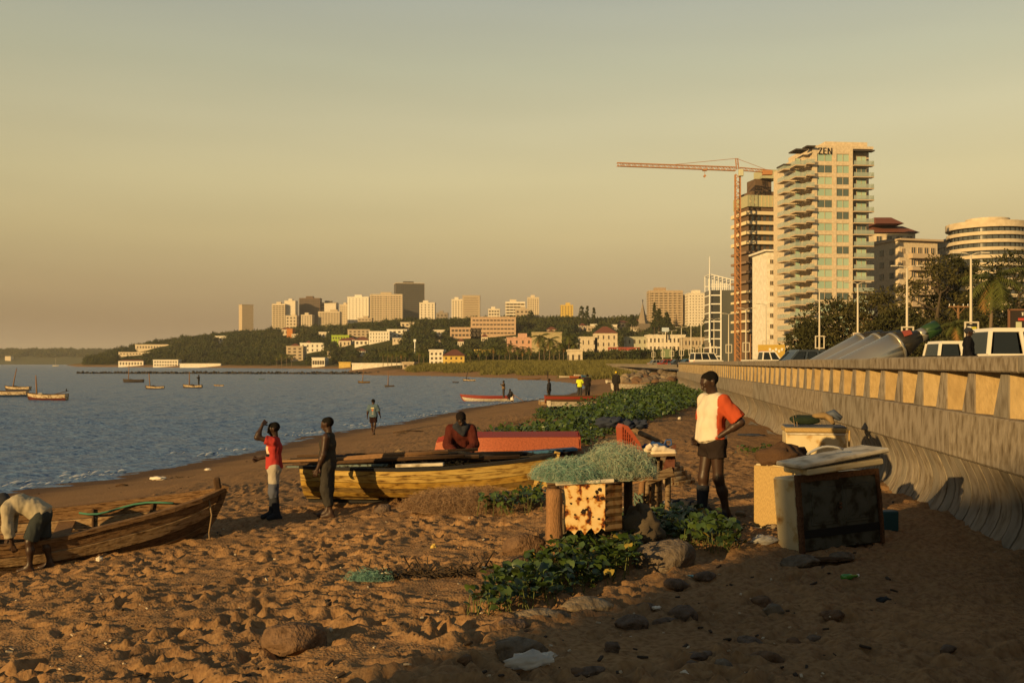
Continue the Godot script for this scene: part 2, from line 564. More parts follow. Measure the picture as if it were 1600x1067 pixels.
func make_sea():
	var fn := FastNoiseLite.new()
	fn.seed = 21; fn.frequency = 0.34; fn.fractal_octaves = 4; fn.fractal_gain = 0.6
	var xs := steps(-2600.0, 60.0, -30.0, 8.0, 0.2, 1.035)
	var ds := steps(6.0, 5200.0, 24.0, 62.0, 0.17, 1.012)
	var nx := xs.size()
	var nd := ds.size()
	var hs := PackedFloat32Array(); hs.resize(nx * nd)
	for j in nd:
		for i in nx:
			var d := ds[j]
			var x := xs[i]
			var amp := 0.14 * (1.0 - smoothstep(250.0, 700.0, d))
			hs[j * nx + i] = amp * (fn.get_noise_2d(x * 0.7, d * 1.2) + 0.5 * fn.get_noise_2d(x * 2.2 + 9.0, d * 3.2))
	var o := part("sea", grid_mesh(xs, ds, hs, null), mat("water", L(0.115, 0.185, 0.32), 0.25, {"tex": noise_tex("seatone", 256, 0.02, [[0.0, Color(0.8, 0.85, 0.9)], [1.0, 1.0]], FastNoiseLite.TYPE_SIMPLEX_SMOOTH, 4, 61), "scale": Vector3(0.12, 0.12, 0.2), "bump": texs.ripples, "bscale": 9.0, "spec": 0.12}), self)
	tag(o, "rippled steel blue water of the bay", "", "", "structure")
	# thin broken foam where the small waves run out
	var foam := mat("foam", L(0.62, 0.62, 0.6), 0.9, {"spec": 0.2})
	var sh := Sh.new(true)
	for k in 420:
		var u := rnd(0.0, 7.0)
		var i := 4 + int(u)
		var f := u - int(u)
		var p: Vector2 = shore[i].lerp(shore[i + 1], f)
		var t: Vector2 = (shore[i + 1] - shore[i]).normalized()
		var off := -absf(rng.randfn(0.0, 1.0)) * 0.9 - 0.15
		if n_big.get_noise_2d(p.y * 0.9, 3.0) < 0.1: continue
		p += Vector2(-t.y, t.x) * -off
		var ln := rnd(0.05, 0.3) * (0.6 + p.y / 60.0)
		var wd := ln * rnd(0.12, 0.25)
		var y := 0.05 + rnd(0, 0.03)
		var n := 7
		var ring := []
		for q in n:
			var a := TAU * q / n
			var w := p + t * cos(a) * ln * rnd(0.7, 1.2) + Vector2(-t.y, t.x) * sin(a) * wd * rnd(0.7, 1.2)
			ring.append(Vector3(w.x, y - 0.03, -w.y))
		for q in n: sh.face([Vector3(p.x, y + 0.02, -p.y), ring[q], ring[(q + 1) % n]], Vector3(p.x, y - 1.0, -p.y))
	tag(part("sea_foam", sh, foam, self), "broken white foam where small waves reach the sand", "foam", "", "stuff")
	# the long dark groyne of stones across the bay
	var g := thing("stone_groyne", "long low dark line of stones lying across the far water", "groyne", Vector3.ZERO)
	var gs := Sh.new()
	for k in 700:
		var u := k / 700.0
		var px := lerpf(122.0, 700.0, u)
		var py := lerpf(583.6, 584.8, u)
		var d := EYE * 1600.0 / (py - 567.0) + rnd(-2.0, 2.0)
		if px < 200 and rng.randf() < 0.4: continue
		var c := at(px + rnd(-1, 1), py, d)
		var s := rnd(0.4, 0.9)
		gs.box(Vector3(c.x, rnd(-0.1, 0.25), c.z), Vector3(s * 1.8, s, s), Basis.from_euler(Vector3(rnd(0, 3), rnd(0, 3), rnd(0, 3))), s * 0.2)
	var gp := part("stones", gs, mat("groyne_stone", L(0.035, 0.03, 0.026), 0.9), g)
	gp.set_meta("kind", "stuff")

func make_hills():
	var xs := steps(-760.0, 900.0, -480.0, 420.0, 7.0, 1.12)
	var ds := steps(168.0, 2300.0, 200.0, 1250.0, 7.0, 1.08)
	var hs := PackedFloat32Array(); hs.resize(xs.size() * ds.size())
	var cols := PackedColorArray(); cols.resize(xs.size() * ds.size())
	for j in ds.size():
		for i in xs.size():
			var h := land(xs[i], ds[j])
			var k := j * xs.size() + i
			h += n_big.get_noise_2d(xs[i] * 0.15, ds[j] * 0.15) * clampf(h * 0.1, 0.0, 3.0)
			if xs[i] > wall_x(ds[j]) - 1.0 and ds[j] < 480.0: h = minf(h, 2.6)
			if xs[i] > -47.0 and ds[j] < 171.0: h -= 0.6
			hs[k] = h
			var green := smoothstep(1.0, 2.2, h + n_big.get_noise_2d(xs[i] * 0.4, ds[j] * 0.4) * 0.6)
			cols[k] = Color(0.36, 0.225, 0.125).lerp(Color(0.055, 0.065, 0.022), green)
	tag(part("hillside", grid_mesh(xs, ds, hs, cols), mat("hill_ground", Color.WHITE, 0.95, {"tex": texs.sandy, "scale": 0.08, "vc": true, "spec": 0.1}), self), "green hillside and far shore of the bay", "", "", "structure")
	# the low land beyond the headland
	var fx := steps(-1500.0, -560.0, -1400.0, -600.0, 14.0, 1.1)
	var fd := steps(2350.0, 2900.0, 2400.0, 2800.0, 16.0, 1.1)
	var fh := PackedFloat32Array(); fh.resize(fx.size() * fd.size())
	for j in fd.size():
		for i in fx.size():
			var top := 21.0 * (1.0 - smoothstep(-950.0, -620.0, fx[i])) + 9.0
			fh[j * fx.size() + i] = -2.0 + (top + 5.0 * n_big.get_noise_2d(fx[i] * 0.12, fd[j] * 0.12)) * smoothstep(2360.0, 2560.0, fd[j])
	tag(part("far_land", grid_mesh(fx, fd, fh, null), mat("far_ground", L(0.055, 0.06, 0.025), 0.95), self), "low dark land on the horizon across the bay", "", "", "structure")

func make_upper_ground():
	# pavement and road on top of the sea wall; hardly seen from the beach
	var sh := Sh.new()
	var y := 3.02
	sh.face([Vector3(wall_x(-25) + 0.5, y, 25), Vector3(wall_x(100) + 0.5, y, -100), Vector3(wall_x(100) + 7.0, y, -100), Vector3(wall_x(-25) + 7.0, y, 25)], Vector3(8, 0, 0))
	sh.face([Vector3(wall_x(100) + 0.5, y, -100), Vector3(22.0, y, -131), Vector3(25.5, y, -270), Vector3(60, y, -300), Vector3(60, y, -100)], Vector3(30, 0, -170))
	tag(part("promenade", sh, mat("paving", L(0.22, 0.20, 0.17), 0.9, {"tex": texs.blotch, "scale": 0.2}), self), "paved promenade behind the sea wall", "", "", "structure")
	sh = Sh.new()
	sh.face([Vector3(wall_x(-25) + 7.0, y - 0.12, 25), Vector3(wall_x(100) + 7.0, y - 0.12, -100), Vector3(60, y - 0.12, -480), Vector3(420, y - 0.12, -480), Vector3(420, y - 0.12, 25)], Vector3(100, -5, -100))
	tag(part("road", sh, mats.asphalt, self), "asphalt coast road behind the sea wall", "", "", "structure")
# ---- the sea wall ----------------------------------------------------------------
# across: metres towards the sea from the wall's face; along: depth
func wall_pt(d: float, across: float, y: float) -> Vector3:
	var n := Vector3(-0.99228, 0, -0.12403)
	return Vector3(wall_x(d), y, -d) + n * across
func wall_drop(d: float) -> float: return 0.003 * maxf(d - 15.0, 0.0)
func wall_run(sh: Sh, d0: float, d1: float, profile: Array, drop := true):
	# a closed profile of [across, height] swept along the wall
	var r := []
	for d in [d0, d1]:
		var ring := []
		for q in profile: ring.append(wall_pt(d, q[0], q[1] - (wall_drop(d) if drop else 0.0)))
		r.append(ring)
	sh.loft(r)
func make_seawall():
	var w := thing("sea_wall", "long weathered concrete sea wall with ribbed parapet above a curved foot", "wall", Vector3.ZERO)
	var d_end := 96.0
	# coping stones
	var d := 3.5
	var k := 0
	var cm := [mats.concrete, mats.concrete_b, mats.concrete_c]
	while d < d_end:
		var ln := 3.1 if d < 40 else 6.2
		var sh := Sh.new()
		var o := rnd(-0.006, 0.006)
		var y := 3.87 + rnd(-0.007, 0.007)
		wall_run(sh, d + 0.012, d + ln - 0.004, [[0.06 + o, 3.705], [0.075 + o, 3.72], [0.075 + o, y - 0.02], [0.055 + o, y], [-0.45, y], [-0.45, 3.705]], false)
		part("coping", sh, cm[k % 3], w)
		d += ln
		k += 1
	# saw-tooth panels between wedge ribs
	d = 4.0
	k = 0
	var step := 1.03
	while d < d_end:
		var y0 := 3.25 - wall_drop(d)
		var y1 := 3.703
		var pn := Sh.new()
		# panel turned towards the south: deep at its near edge
		pn.face([wall_pt(d + 0.12, -0.27, y0), wall_pt(d + 1.0, -0.015, y0), wall_pt(d + 1.0, -0.015, y1), wall_pt(d + 0.12, -0.27, y1)], wall_pt(d + 0.6, -0.6, 3.4))
		pn.face([wall_pt(d + 0.12, -0.27, y0), wall_pt(d + 1.0, -0.015, y0), wall_pt(d + 1.0, -0.4, y0)], wall_pt(d + 0.6, -0.3, 3.9))
		pn.face([wall_pt(d + 0.12, -0.27, y1), wall_pt(d + 1.0, -0.015, y1), wall_pt(d + 1.0, -0.4, y1), wall_pt(d + 0.12, -0.4, y1)], wall_pt(d + 0.6, -0.3, 3.4))
		part("panel", pn, [mats.plaster, mats.plaster_b, mats.plaster_c, mats.plaster_b, mats.plaster][(k * 3 + k / 4) % 5], w)
		# rib: narrow under the coping, wide at its foot
		var rb := Sh.new()
		var a := d - 0.03
		var f := [wall_pt(a, 0.0, y0), wall_pt(a + 0.44, 0.0, y0), wall_pt(a + 0.21, 0.0, y1), wall_pt(a, 0.0, y1)]
		var b := [wall_pt(a, -0.3, y0), wall_pt(a + 0.44, -0.3, y0), wall_pt(a + 0.21, -0.3, y1), wall_pt(a, -0.3, y1)]
		var mid := wall_pt(a + 0.15, -0.15, 3.45)
		rb.face(f, mid)
		for i in 4: rb.face([f[i], f[(i + 1) % 4], b[(i + 1) % 4], b[i]], mid)
		part("rib", rb, cm[(k * 2 + 1) % 3], w)
		d += step
		k += 1
	# the plain band
	d = 3.5
	k = 0
	while d < d_end:
		var ln := 4.1 if d < 40 else 8.2
		var sh := Sh.new()
		wall_run(sh, d + 0.008, d + ln - 0.004, [[0.10, 2.74], [0.115, 2.76], [0.10, 3.235], [0.085, 3.25], [-0.4, 3.25], [-0.4, 2.74]])
		part("band", sh, cm[(k + 1) % 3], w)
		d += ln
		k += 1
	# curved foot in narrow slabs; further off the joints are too close to tell apart and the slabs are longer
	d = 3.5
	k = 0
	while d < d_end:
		var ln := 0.31 if d < 24 else (1.24 if d < 50 else 5.0)
		var sh := Sh.new(true)
		var o := rnd(-0.005, 0.005)
		var prof := []
		for i in 13:
			var u := i / 12.0
			var y := lerpf(2.739, 1.45, u)
			var ac := 0.05 - 0.16 * sin(minf(u * 2.6, 1.0) * PI * 0.5) * (1.0 - smoothstep(0.4, 1.0, u)) + 0.34 * pow(smoothstep(0.15, 1.1, u), 1.4) + o
			prof.append([ac, y])
		var da := d + 0.024
		var db := d + ln - 0.004
		for i in 12:
			var p = prof[i]
			var q = prof[i + 1]
			sh.st.set_smooth_group(0)
			sh.face([wall_pt(da, p[0], p[1] - wall_drop(da)), wall_pt(db, p[0], p[1] - wall_drop(db)), wall_pt(db, q[0], q[1] - wall_drop(db)), wall_pt(da, q[0], q[1] - wall_drop(da))], wall_pt(d, -0.35, 2.0))
			sh.st.set_smooth_group(-1)
			for dd in [da, db]:
				sh.face([wall_pt(dd, p[0], p[1] - wall_drop(dd)), wall_pt(dd, q[0], q[1] - wall_drop(dd)), wall_pt(dd, -0.33, q[1] - wall_drop(dd)), wall_pt(dd, -0.33, p[1] - wall_drop(dd))], wall_pt((da + db) / 2, 0.0, 2.1))
		part("slab", sh, cm[(k * 7 + k / 3) % 3], w)
		d += ln
		k += 1
	# footing strip
	d = 3.5
	while d < 60.0:
		var sh := Sh.new()
		wall_run(sh, d + 0.006, d + 5.15, [[0.30, 1.3], [0.47, 1.3], [0.46, 1.93 + rnd(-0.02, 0.0)], [0.15, 1.96]], false)
		part("footing", sh, mats.concrete_b, w)
		d += 5.156
	# solid core so that no light comes through
	var core := Sh.new()
	wall_run(core, 3.4, d_end + 0.3, [[-0.34, 1.2], [-0.34, 3.7], [-0.44, 3.7], [-0.44, 1.2]], false)
	part("core", core, mats.concrete, w)
	var iron := Sh.new(true)
	var e := wall_pt(d_end + 0.4, 0.1, 3.4)
	iron.tube([e, e + Vector3(-0.1, 0.5, 0.1), e + Vector3(0.12, 0.85, 0)], 0.06, 6)
	part("broken_end", iron, mats.black, w)
	# the low wall of the next bay, lying further off and curving to the left
	var w2 := thing("low_sea_wall", "pale low curved sea wall beyond the boulders at the far bend", "wall", Vector3.ZERO)
	var pts := []
	for i in 13:
		var u := i / 12.0
		pts.append(Vector2(lerpf(21.5, 24.5, u), lerpf(131.0, 265.0, u)))
	for i in 12:
		var sh := Sh.new()
		var p: Vector2 = pts[i]
		var q: Vector2 = pts[i + 1]
		sh.bar(Vector3(p.x, 2.7, -p.y), Vector3(q.x, 2.7, -q.y), 0.5, 1.5)
		part("segment", sh, cm[i % 3], w2)
		sh = Sh.new()
		sh.bar(Vector3(p.x, 3.52, -p.y), Vector3(q.x, 3.52, -q.y), 0.62, 0.14)
		part("coping", sh, cm[(i + 1) % 3], w2)
# ---- buildings ----------------------------------------------------------------------
# A building stands on its base; its front looks along its own +z. Openings are real boxes set in or on the walls.
func wall_mat(key: String, c: Color) -> StandardMaterial3D:
	return mat("wall_" + key, c, 0.9, {"tex": texs.faint, "scale": 0.08, "spec": 0.15})
func openings(sh: Sh, w: float, y0: float, y1: float, z: float, rows: int, cols: int, fw: float, fh: float, t := 0.12, x0 := 0.0):
	var rh := (y1 - y0) / rows
	var cw := w / cols
	for r in rows:
		for c in cols:
			sh.box(Vector3(x0 - w / 2 + (c + 0.5) * cw, y0 + (r + 0.5) * rh, z), Vector3(cw * fw, rh * fh, t))
func openings_side(sh: Sh, dp: float, y0: float, y1: float, x: float, rows: int, cols: int, fw: float, fh: float, t := 0.12):
	var rh := (y1 - y0) / rows
	var cw := dp / cols
	for r in rows:
		for c in cols:
			sh.box(Vector3(x, y0 + (r + 0.5) * rh, -dp / 2 + (c + 0.5) * cw), Vector3(t, rh * fh, cw * fw))
# o: px0, px1, top, base (rows of a 1600 x 1067 view), d; turn, deep, rows, cols, style
func tower(called: String, label: String, o: Dictionary) -> Node3D:
	var d: float = o.d
	if o.get("slope", false): d = slope_depth((o.px0 + o.px1) / 2.0, o.base)
	var w: float = (o.px1 - o.px0) / 1600.0 * d
	var y1: float = EYE - (o.top - 567.0) / 1600.0 * d
	var y0: float = EYE - (o.base - 567.0) / 1600.0 * d
	var h: float = y1 - y0
	var dp: float = o.get("deep", 14.0)
	var turn: float = deg_to_rad(o.get("turn", 0.0))
	# the side that shows takes its share of the width
	w = maxf((w - dp * absf(sin(turn))) / cos(turn), 2.5)
	var c := at((o.px0 + o.px1) / 2.0, o.base, d)
	var t := thing(called, label, o.get("category", "building"), c, turn, o.get("group", ""))
	if o.get("slope", false): houses.append(Vector4(c.x / d, d, w / d * 0.5 + 0.002, 90.0))
	var sink := 8.0
	var sh := Sh.new()
	sh.box(Vector3(0, h / 2 - sink / 2, 0), Vector3(w, h + sink, dp))
	part("wall", sh, wall_mat(o.wall[0], o.wall[1]), t)
	var rows: int = o.get("rows", maxi(2, int(h / 3.2)))
	var cols: int = o.get("cols", maxi(2, int(w / 3.2)))
	var glass: StandardMaterial3D = mats[o.get("glass", "far_window")]
	var z := dp / 2 + 0.02
	if o.get("style", "win") != "blank":
		var fw: float = o.get("fw", 0.5)
		var fh: float = o.get("fh", 0.5)
		var g := Sh.new()
		openings(g, w * 0.94, h * 0.03, h * 0.97, z, rows, cols, fw, fh)
		if o.get("sides", true):
			openings_side(g, dp * 0.9, h * 0.03, h * 0.97, -w / 2 - 0.02, rows, maxi(1, int(dp / 4)), 0.5, fh)
			openings_side(g, dp * 0.9, h * 0.03, h * 0.97, w / 2 + 0.02, rows, maxi(1, int(dp / 4)), 0.5, fh)
		part("windows", g, glass, t).set_meta("kind", "stuff")
	if o.get("bands", false):
		var b := Sh.new()
		for r in rows + 1: b.box(Vector3(0, h * 0.03 + h * 0.94 * r / rows - 0.2, 0.4), Vector3(w + 0.6, 0.9, dp + 1.2))
		part("balconies", b, wall_mat(o.get("band", o.wall)[0], o.get("band", o.wall)[1]), t).set_meta("kind", "stuff")
	if o.get("fins", 0) > 0:
		var f := Sh.new()
		for i in o.fins + 1: f.box(Vector3(-w / 2 + w * i / o.fins, h / 2, dp / 2 + 0.35), Vector3(w * 0.03 + 0.25, h, 0.7))
		part("fins", f, wall_mat(o.wall[0], o.wall[1]), t).set_meta("kind", "stuff")
	var rf := Sh.new()
	if o.has("pitch"):
		var rr: float = o.pitch
		var a := [Vector3(-w / 2 - .4, h, dp / 2 + .4), Vector3(w / 2 + .4, h, dp / 2 + .4), Vector3(w / 2 + .4, h, -dp / 2 - .4), Vector3(-w / 2 - .4, h, -dp / 2 - .4)]
		var k := minf(w, dp) * 0.4
		var top := [Vector3(-w / 2 + k, h + rr, dp * 0.05), Vector3(w / 2 - k, h + rr, dp * 0.05), Vector3(w / 2 - k, h + rr, -dp * 0.05), Vector3(-w / 2 + k, h + rr, -dp * 0.05)]
		var mid := Vector3(0, h + rr * 0.3, 0)
		for i in 4: rf.face([a[i], a[(i + 1) % 4], top[(i + 1) % 4], top[i]], mid)
		rf.face(top, mid); rf.face(a, mid)
		part("roof", rf, mats.roof_tile, t)
	else:
		rf.box(Vector3(0, h + 0.3, 0), Vector3(w + 0.5, 0.6, dp + 0.5))
		part("roof", rf, wall_mat(o.get("band", o.wall)[0], o.get("band", o.wall)[1]), t)
		if o.get("plant", true):
			var pl := Sh.new()
			pl.box(Vector3(w * rnd(-0.15, 0.2), h + 1.6, 0), Vector3(w * 0.35, 2.6, dp * 0.5))
			part("roof_house", pl, wall_mat(o.wall[0], o.wall[1]), t)
	return t

func make_city():
	mat("far_window", L(0.075, 0.06, 0.045), 0.3)
	mat("far_glass", L(0.05, 0.055, 0.055), 0.1, {"spec": 0.6})
	mat("roof_tile", L(0.22, 0.075, 0.045), 0.9, {"tex": texs.grain, "scale": 0.5})
	var cream := ["cream", L(0.60, 0.52, 0.40)]
	var pale := ["pale", L(0.68, 0.62, 0.52)]
	var beige := ["beige", L(0.46, 0.38, 0.28)]
	var brown := ["brown", L(0.16, 0.115, 0.085)]
	var grey := ["grey", L(0.30, 0.26, 0.22)]
	var pink := ["pink", L(0.52, 0.32, 0.24)]
	var yellow := ["yellow", L(0.58, 0.42, 0.12)]
	var lime := ["lime", L(0.34, 0.46, 0.06)]
	var white := ["white", L(0.74, 0.70, 0.62)]
	var orange := ["orange", L(0.50, 0.20, 0.06)]
	# on the ridge, left to right
	tower("slab_tower", "lone pale slab tower with a dark left side, leftmost on the ridge", {"px0": 372, "px1": 396, "top": 477, "base": 520, "d": 1150, "wall": beige, "turn": 32, "deep": 12, "cols": 1, "rows": 12, "style": "blank", "plant": false})
	tower("apartment_tower", "cream apartment tower with stepped top, second from the left on the ridge", {"px0": 427, "px1": 447, "top": 476, "base": 518, "d": 1160, "wall": cream, "bands": true, "fw": 0.8, "rows": 13})
	tower("white_tower", "blank white tower wall joined to the cream apartment tower", {"px0": 446, "px1": 463, "top": 471, "base": 518, "d": 1165, "wall": pale, "style": "blank"})
	tower("apartment_block", "low cream block in front of the blank white tower", {"px0": 448, "px1": 465, "top": 494, "base": 520, "d": 1130, "wall": cream})
	tower("brown_tower", "dark brown office tower with fine grid front", {"px0": 469, "px1": 501, "top": 467, "base": 510, "d": 1190, "wall": brown, "rows": 14, "cols": 12, "fw": 0.6, "fh": 0.6, "glass": "far_glass"})
	tower("apartment_block", "small cream block before the dark brown tower", {"px0": 472, "px1": 489, "top": 493, "base": 516, "d": 1120, "wall": cream, "rows": 7, "cols": 4})
	tower("office_block", "dark glass block with a white front panel beside the brown tower", {"px0": 497, "px1": 527, "top": 474, "base": 512, "d": 1200, "wall": grey, "glass": "far_glass", "fw": 0.8})
	tower("white_tower", "plain white panel tower in front of the dark glass block", {"px0": 508, "px1": 526, "top": 475, "base": 512, "d": 1180, "wall": pale, "style": "blank", "plant": false})
	tower("apartment_block", "beige balcony block below the plain white panel tower", {"px0": 499, "px1": 532, "top": 488, "base": 517, "d": 1130, "wall": beige, "bands": true, "band": cream, "rows": 9})
	tower("apartment_tower", "narrow cream tower touching the tallest white tower", {"px0": 532, "px1": 545, "top": 477, "base": 512, "d": 1180, "wall": cream, "rows": 12, "cols": 4})
	tower("white_tower", "tallest white apartment tower on the ridge with stepped roof", {"px0": 544, "px1": 577, "top": 465, "base": 512, "d": 1170, "wall": white, "rows": 15, "cols": 6, "fw": 0.25, "fh": 0.4})
	tower("apartment_block", "low ochre block between white tower and striped beige tower", {"px0": 560, "px1": 582, "top": 498, "base": 516, "d": 1110, "wall": beige, "rows": 5})
	tower("apartment_tower", "wide beige tower with striped balconies below the glass tower", {"px0": 580, "px1": 629, "top": 461, "base": 514, "d": 1150, "wall": beige, "bands": true, "band": cream, "fins": 5, "rows": 15})
	tower("glass_tower", "tallest dark glass office tower with pale top on the ridge", {"px0": 614, "px1": 664, "top": 444, "base": 508, "d": 1230, "wall": ["dglass", L(0.10, 0.09, 0.08)], "band": cream, "turn": 12, "deep": 24, "rows": 20, "cols": 14, "fw": 0.85, "fh": 0.6, "glass": "far_glass"})
	tower("apartment_block", "pale block with mural wall right of the glass tower", {"px0": 656, "px1": 680, "top": 474, "base": 511, "d": 1120, "wall": pale, "rows": 9, "cols": 4, "fw": 0.3})
	tower("office_block", "small grey block among trees right of the mural block", {"px0": 682, "px1": 700, "top": 490, "base": 508, "d": 1100, "wall": grey})
	tower("apartment_tower", "white tower with dark window grid beside the striped slab", {"px0": 706, "px1": 724, "top": 469, "base": 510, "d": 1060, "wall": pale, "rows": 13, "cols": 4})
	tower("slab_tower", "tan slab tower with thin horizontal stripes", {"px0": 723, "px1": 750, "top": 463, "base": 510, "d": 1050, "wall": beige, "rows": 16, "cols": 1, "fw": 0.9, "fh": 0.25, "plant": false})
	tower("office_block", "small white block with dark window row right of striped slab", {"px0": 763, "px1": 781, "top": 484, "base": 504, "d": 1040, "wall": pale, "rows": 4, "cols": 4, "fw": 0.7})
	tower("office_block", "cream office block with white floor bands near the pines", {"px0": 790, "px1": 820, "top": 473, "base": 506, "d": 1000, "wall": cream, "bands": true, "band": white, "fw": 0.85, "rows": 7})
	tower("apartment_block", "low beige block in front of the banded office block", {"px0": 805, "px1": 826, "top": 484, "base": 510, "d": 960, "wall": beige})
	tower("apartment_tower", "slim cream tower with small dark windows near the pines", {"px0": 824, "px1": 842, "top": 466, "base": 506, "d": 990, "wall": cream, "rows": 13, "cols": 5})
	tower("yellow_tower", "small yellow tower alone left of the dark cypresses", {"px0": 876, "px1": 895, "top": 478, "base": 505, "d": 980, "wall": yellow, "rows": 9, "cols": 4, "fw": 0.35})
	tower("apartment_tower", "brown balcony apartment tower at the right end of the ridge", {"px0": 1013, "px1": 1064, "top": 456, "base": 508, "d": 760, "wall": ["tan", L(0.36, 0.27, 0.19)], "bands": true, "band": beige, "fins": 7, "rows": 13})
	tower("apartment_block", "dark brown ribbed block between the two balcony towers", {"px0": 1056, "px1": 1076, "top": 463, "base": 508, "d": 770, "wall": ["tan2", L(0.26, 0.19, 0.14)], "fins": 4, "style": "blank", "plant": false})
	tower("apartment_tower", "pale apartment tower with dotted square windows behind street lamps", {"px0": 1073, "px1": 1107, "top": 460, "base": 510, "d": 740, "wall": pale, "rows": 11, "cols": 7, "fw": 0.35, "fh": 0.35})
	# hotel and houses on the slope
	tower("hotel", "broad beige hotel with dark window bands on the slope", {"px0": 736, "px1": 806, "top": 497, "base": 525, "d": 820, "slope": true, "wall": ["hotel", L(0.50, 0.36, 0.25)], "rows": 4, "cols": 12, "fw": 0.75, "fh": 0.35, "plant": false})
	tower("hotel_wing", "lower wing in front of the broad beige hotel", {"px0": 704, "px1": 752, "top": 513, "base": 528, "d": 790, "slope": true, "wall": ["hotel", L(0.50, 0.36, 0.25)], "rows": 2, "cols": 8, "fw": 0.7, "plant": false})
	tower("house", "lime green house on the wooded slope", {"px0": 520, "px1": 547, "top": 525, "base": 538, "d": 980, "slope": true, "wall": lime, "rows": 2, "cols": 6, "plant": false})
	tower("house", "white villa with flat roof below the lime green house", {"px0": 471, "px1": 510, "top": 537, "base": 551, "d": 880, "slope": true, "wall": white, "rows": 2, "cols": 5, "fw": 0.3, "plant": false})
	tower("house", "beige stepped house on the slope left of the white villa", {"px0": 450, "px1": 476, "top": 542, "base": 563, "d": 850, "slope": true, "wall": beige, "rows": 4, "plant": false})
	tower("house", "long white terraced house on the slope under the glass tower", {"px0": 578, "px1": 610, "top": 519, "base": 536, "d": 960, "slope": true, "wall": white, "rows": 3, "cols": 7, "fw": 0.3, "plant": false})
	tower("house", "upper white terrace beside the long white terraced house", {"px0": 606, "px1": 637, "top": 516, "base": 528, "d": 985, "slope": true, "wall": white, "rows": 2, "plant": false})
	tower("house", "small white gabled house between lime house and terraces", {"px0": 556, "px1": 577, "top": 532, "base": 540, "d": 930, "slope": true, "wall": white, "rows": 1, "pitch": 3.0})
	tower("house", "tan house above the lime green house", {"px0": 545, "px1": 580, "top": 516, "base": 530, "d": 1010, "slope": true, "wall": beige, "rows": 3, "plant": false})
	tower("house", "yellow villa on the ridge under the glass tower", {"px0": 627, "px1": 648, "top": 505, "base": 516, "d": 1090, "slope": true, "wall": cream, "rows": 2, "plant": false})
	tower("round_house", "small orange block at the wood's edge below the cream tower", {"px0": 450, "px1": 459, "top": 515, "base": 528, "d": 1060, "slope": true, "wall": orange, "style": "blank", "plant": false})
	tower("white_hall", "white hall at the left edge of the ridge wood", {"px0": 338, "px1": 356, "top": 526, "base": 535, "d": 1080, "slope": true, "wall": white, "rows": 1, "plant": false})
	# along the far shore
	tower("beach_house", "white box house with glass front at the far water's edge", {"px0": 490, "px1": 510, "top": 560, "base": 573, "d": 700, "slope": true, "wall": white, "rows": 1, "cols": 5, "fw": 0.8, "plant": false})
	tower("beach_house", "low yellow hut by the long white shore wall", {"px0": 532, "px1": 550, "top": 567, "base": 574, "d": 660, "slope": true, "wall": yellow, "style": "blank", "plant": false})
	tower("shore_wall", "long low white wall along the far shore", {"px0": 550, "px1": 632, "top": 569, "base": 574, "d": 640, "slope": true, "wall": white, "style": "blank", "plant": false, "deep": 1.0, "category": "wall"})
	tower("beach_house", "low beige house right of the long white shore wall", {"px0": 632, "px1": 649, "top": 568, "base": 575, "d": 630, "slope": true, "wall": beige, "rows": 1, "plant": false})
	tower("white_house", "white three storey house behind the palms at the shore", {"px0": 673, "px1": 694, "top": 549, "base": 571, "d": 540, "slope": true, "wall": white, "rows": 3, "cols": 3, "fw": 0.45, "plant": false})
	tower("yellow_house", "yellow house with red brown roof behind the palms", {"px0": 694, "px1": 727, "top": 556, "base": 571, "d": 530, "slope": true, "wall": yellow, "rows": 2, "cols": 4, "fw": 0.3, "pitch": 2.2})
	tower("yellow_house", "ochre house half hidden by palms, right of the red brown roof", {"px0": 742, "px1": 767, "top": 548, "base": 566, "d": 560, "slope": true, "wall": yellow, "rows": 2, "plant": false})
	tower("pink_house", "pink house behind the palm row", {"px0": 792, "px1": 832, "top": 529, "base": 560, "d": 600, "slope": true, "wall": pink, "rows": 3, "cols": 4, "fw": 0.25})
	tower("store_house", "plain olive beige hall behind the tall palms", {"px0": 831, "px1": 877, "top": 521, "base": 560, "d": 620, "slope": true, "wall": ["olive", L(0.40, 0.34, 0.20)], "style": "blank", "plant": false})
	tower("cream_house", "cream house with round windows at the right of the palms", {"px0": 905, "px1": 932, "top": 528, "base": 556, "d": 560, "slope": true, "wall": cream, "rows": 2, "cols": 3, "fw": 0.2, "plant": false})
	tower("cream_house", "taller cream house with stepped gable left of red banner", {"px0": 928, "px1": 963, "top": 521, "base": 556, "d": 580, "slope": true, "wall": cream, "rows": 3, "cols": 4, "fw": 0.25, "pitch": 4.0})
	tower("garden_house", "small cream kiosk below the cream houses", {"px0": 888, "px1": 908, "top": 549, "base": 570, "d": 470, "slope": true, "wall": cream, "rows": 1, "cols": 2, "fw": 0.3, "plant": false})
	tower("long_shop", "long pale shop row behind the street lamps at the bend", {"px0": 1010, "px1": 1068, "top": 525, "base": 552, "d": 520, "slope": true, "wall": pale, "rows": 2, "cols": 9, "fw": 0.4, "plant": false})
	tower("long_shop", "grey green shop house left of the long pale shop row", {"px0": 977, "px1": 1010, "top": 528, "base": 552, "d": 540, "slope": true, "wall": ["greengrey", L(0.42, 0.42, 0.33)], "rows": 2, "cols": 4, "fw": 0.3, "plant": false})
	tower("long_shop", "low tan shop row under the dotted apartment tower", {"px0": 1065, "px1": 1100, "top": 529, "base": 556, "d": 500, "slope": true, "wall": beige, "rows": 2, "cols": 6, "fw": 0.4, "plant": false})
	tower("hill_house", "white gabled house under the brown balcony tower", {"px0": 1047, "px1": 1063, "top": 506, "base": 514, "d": 650, "slope": true, "wall": white, "rows": 1, "pitch": 2.5})
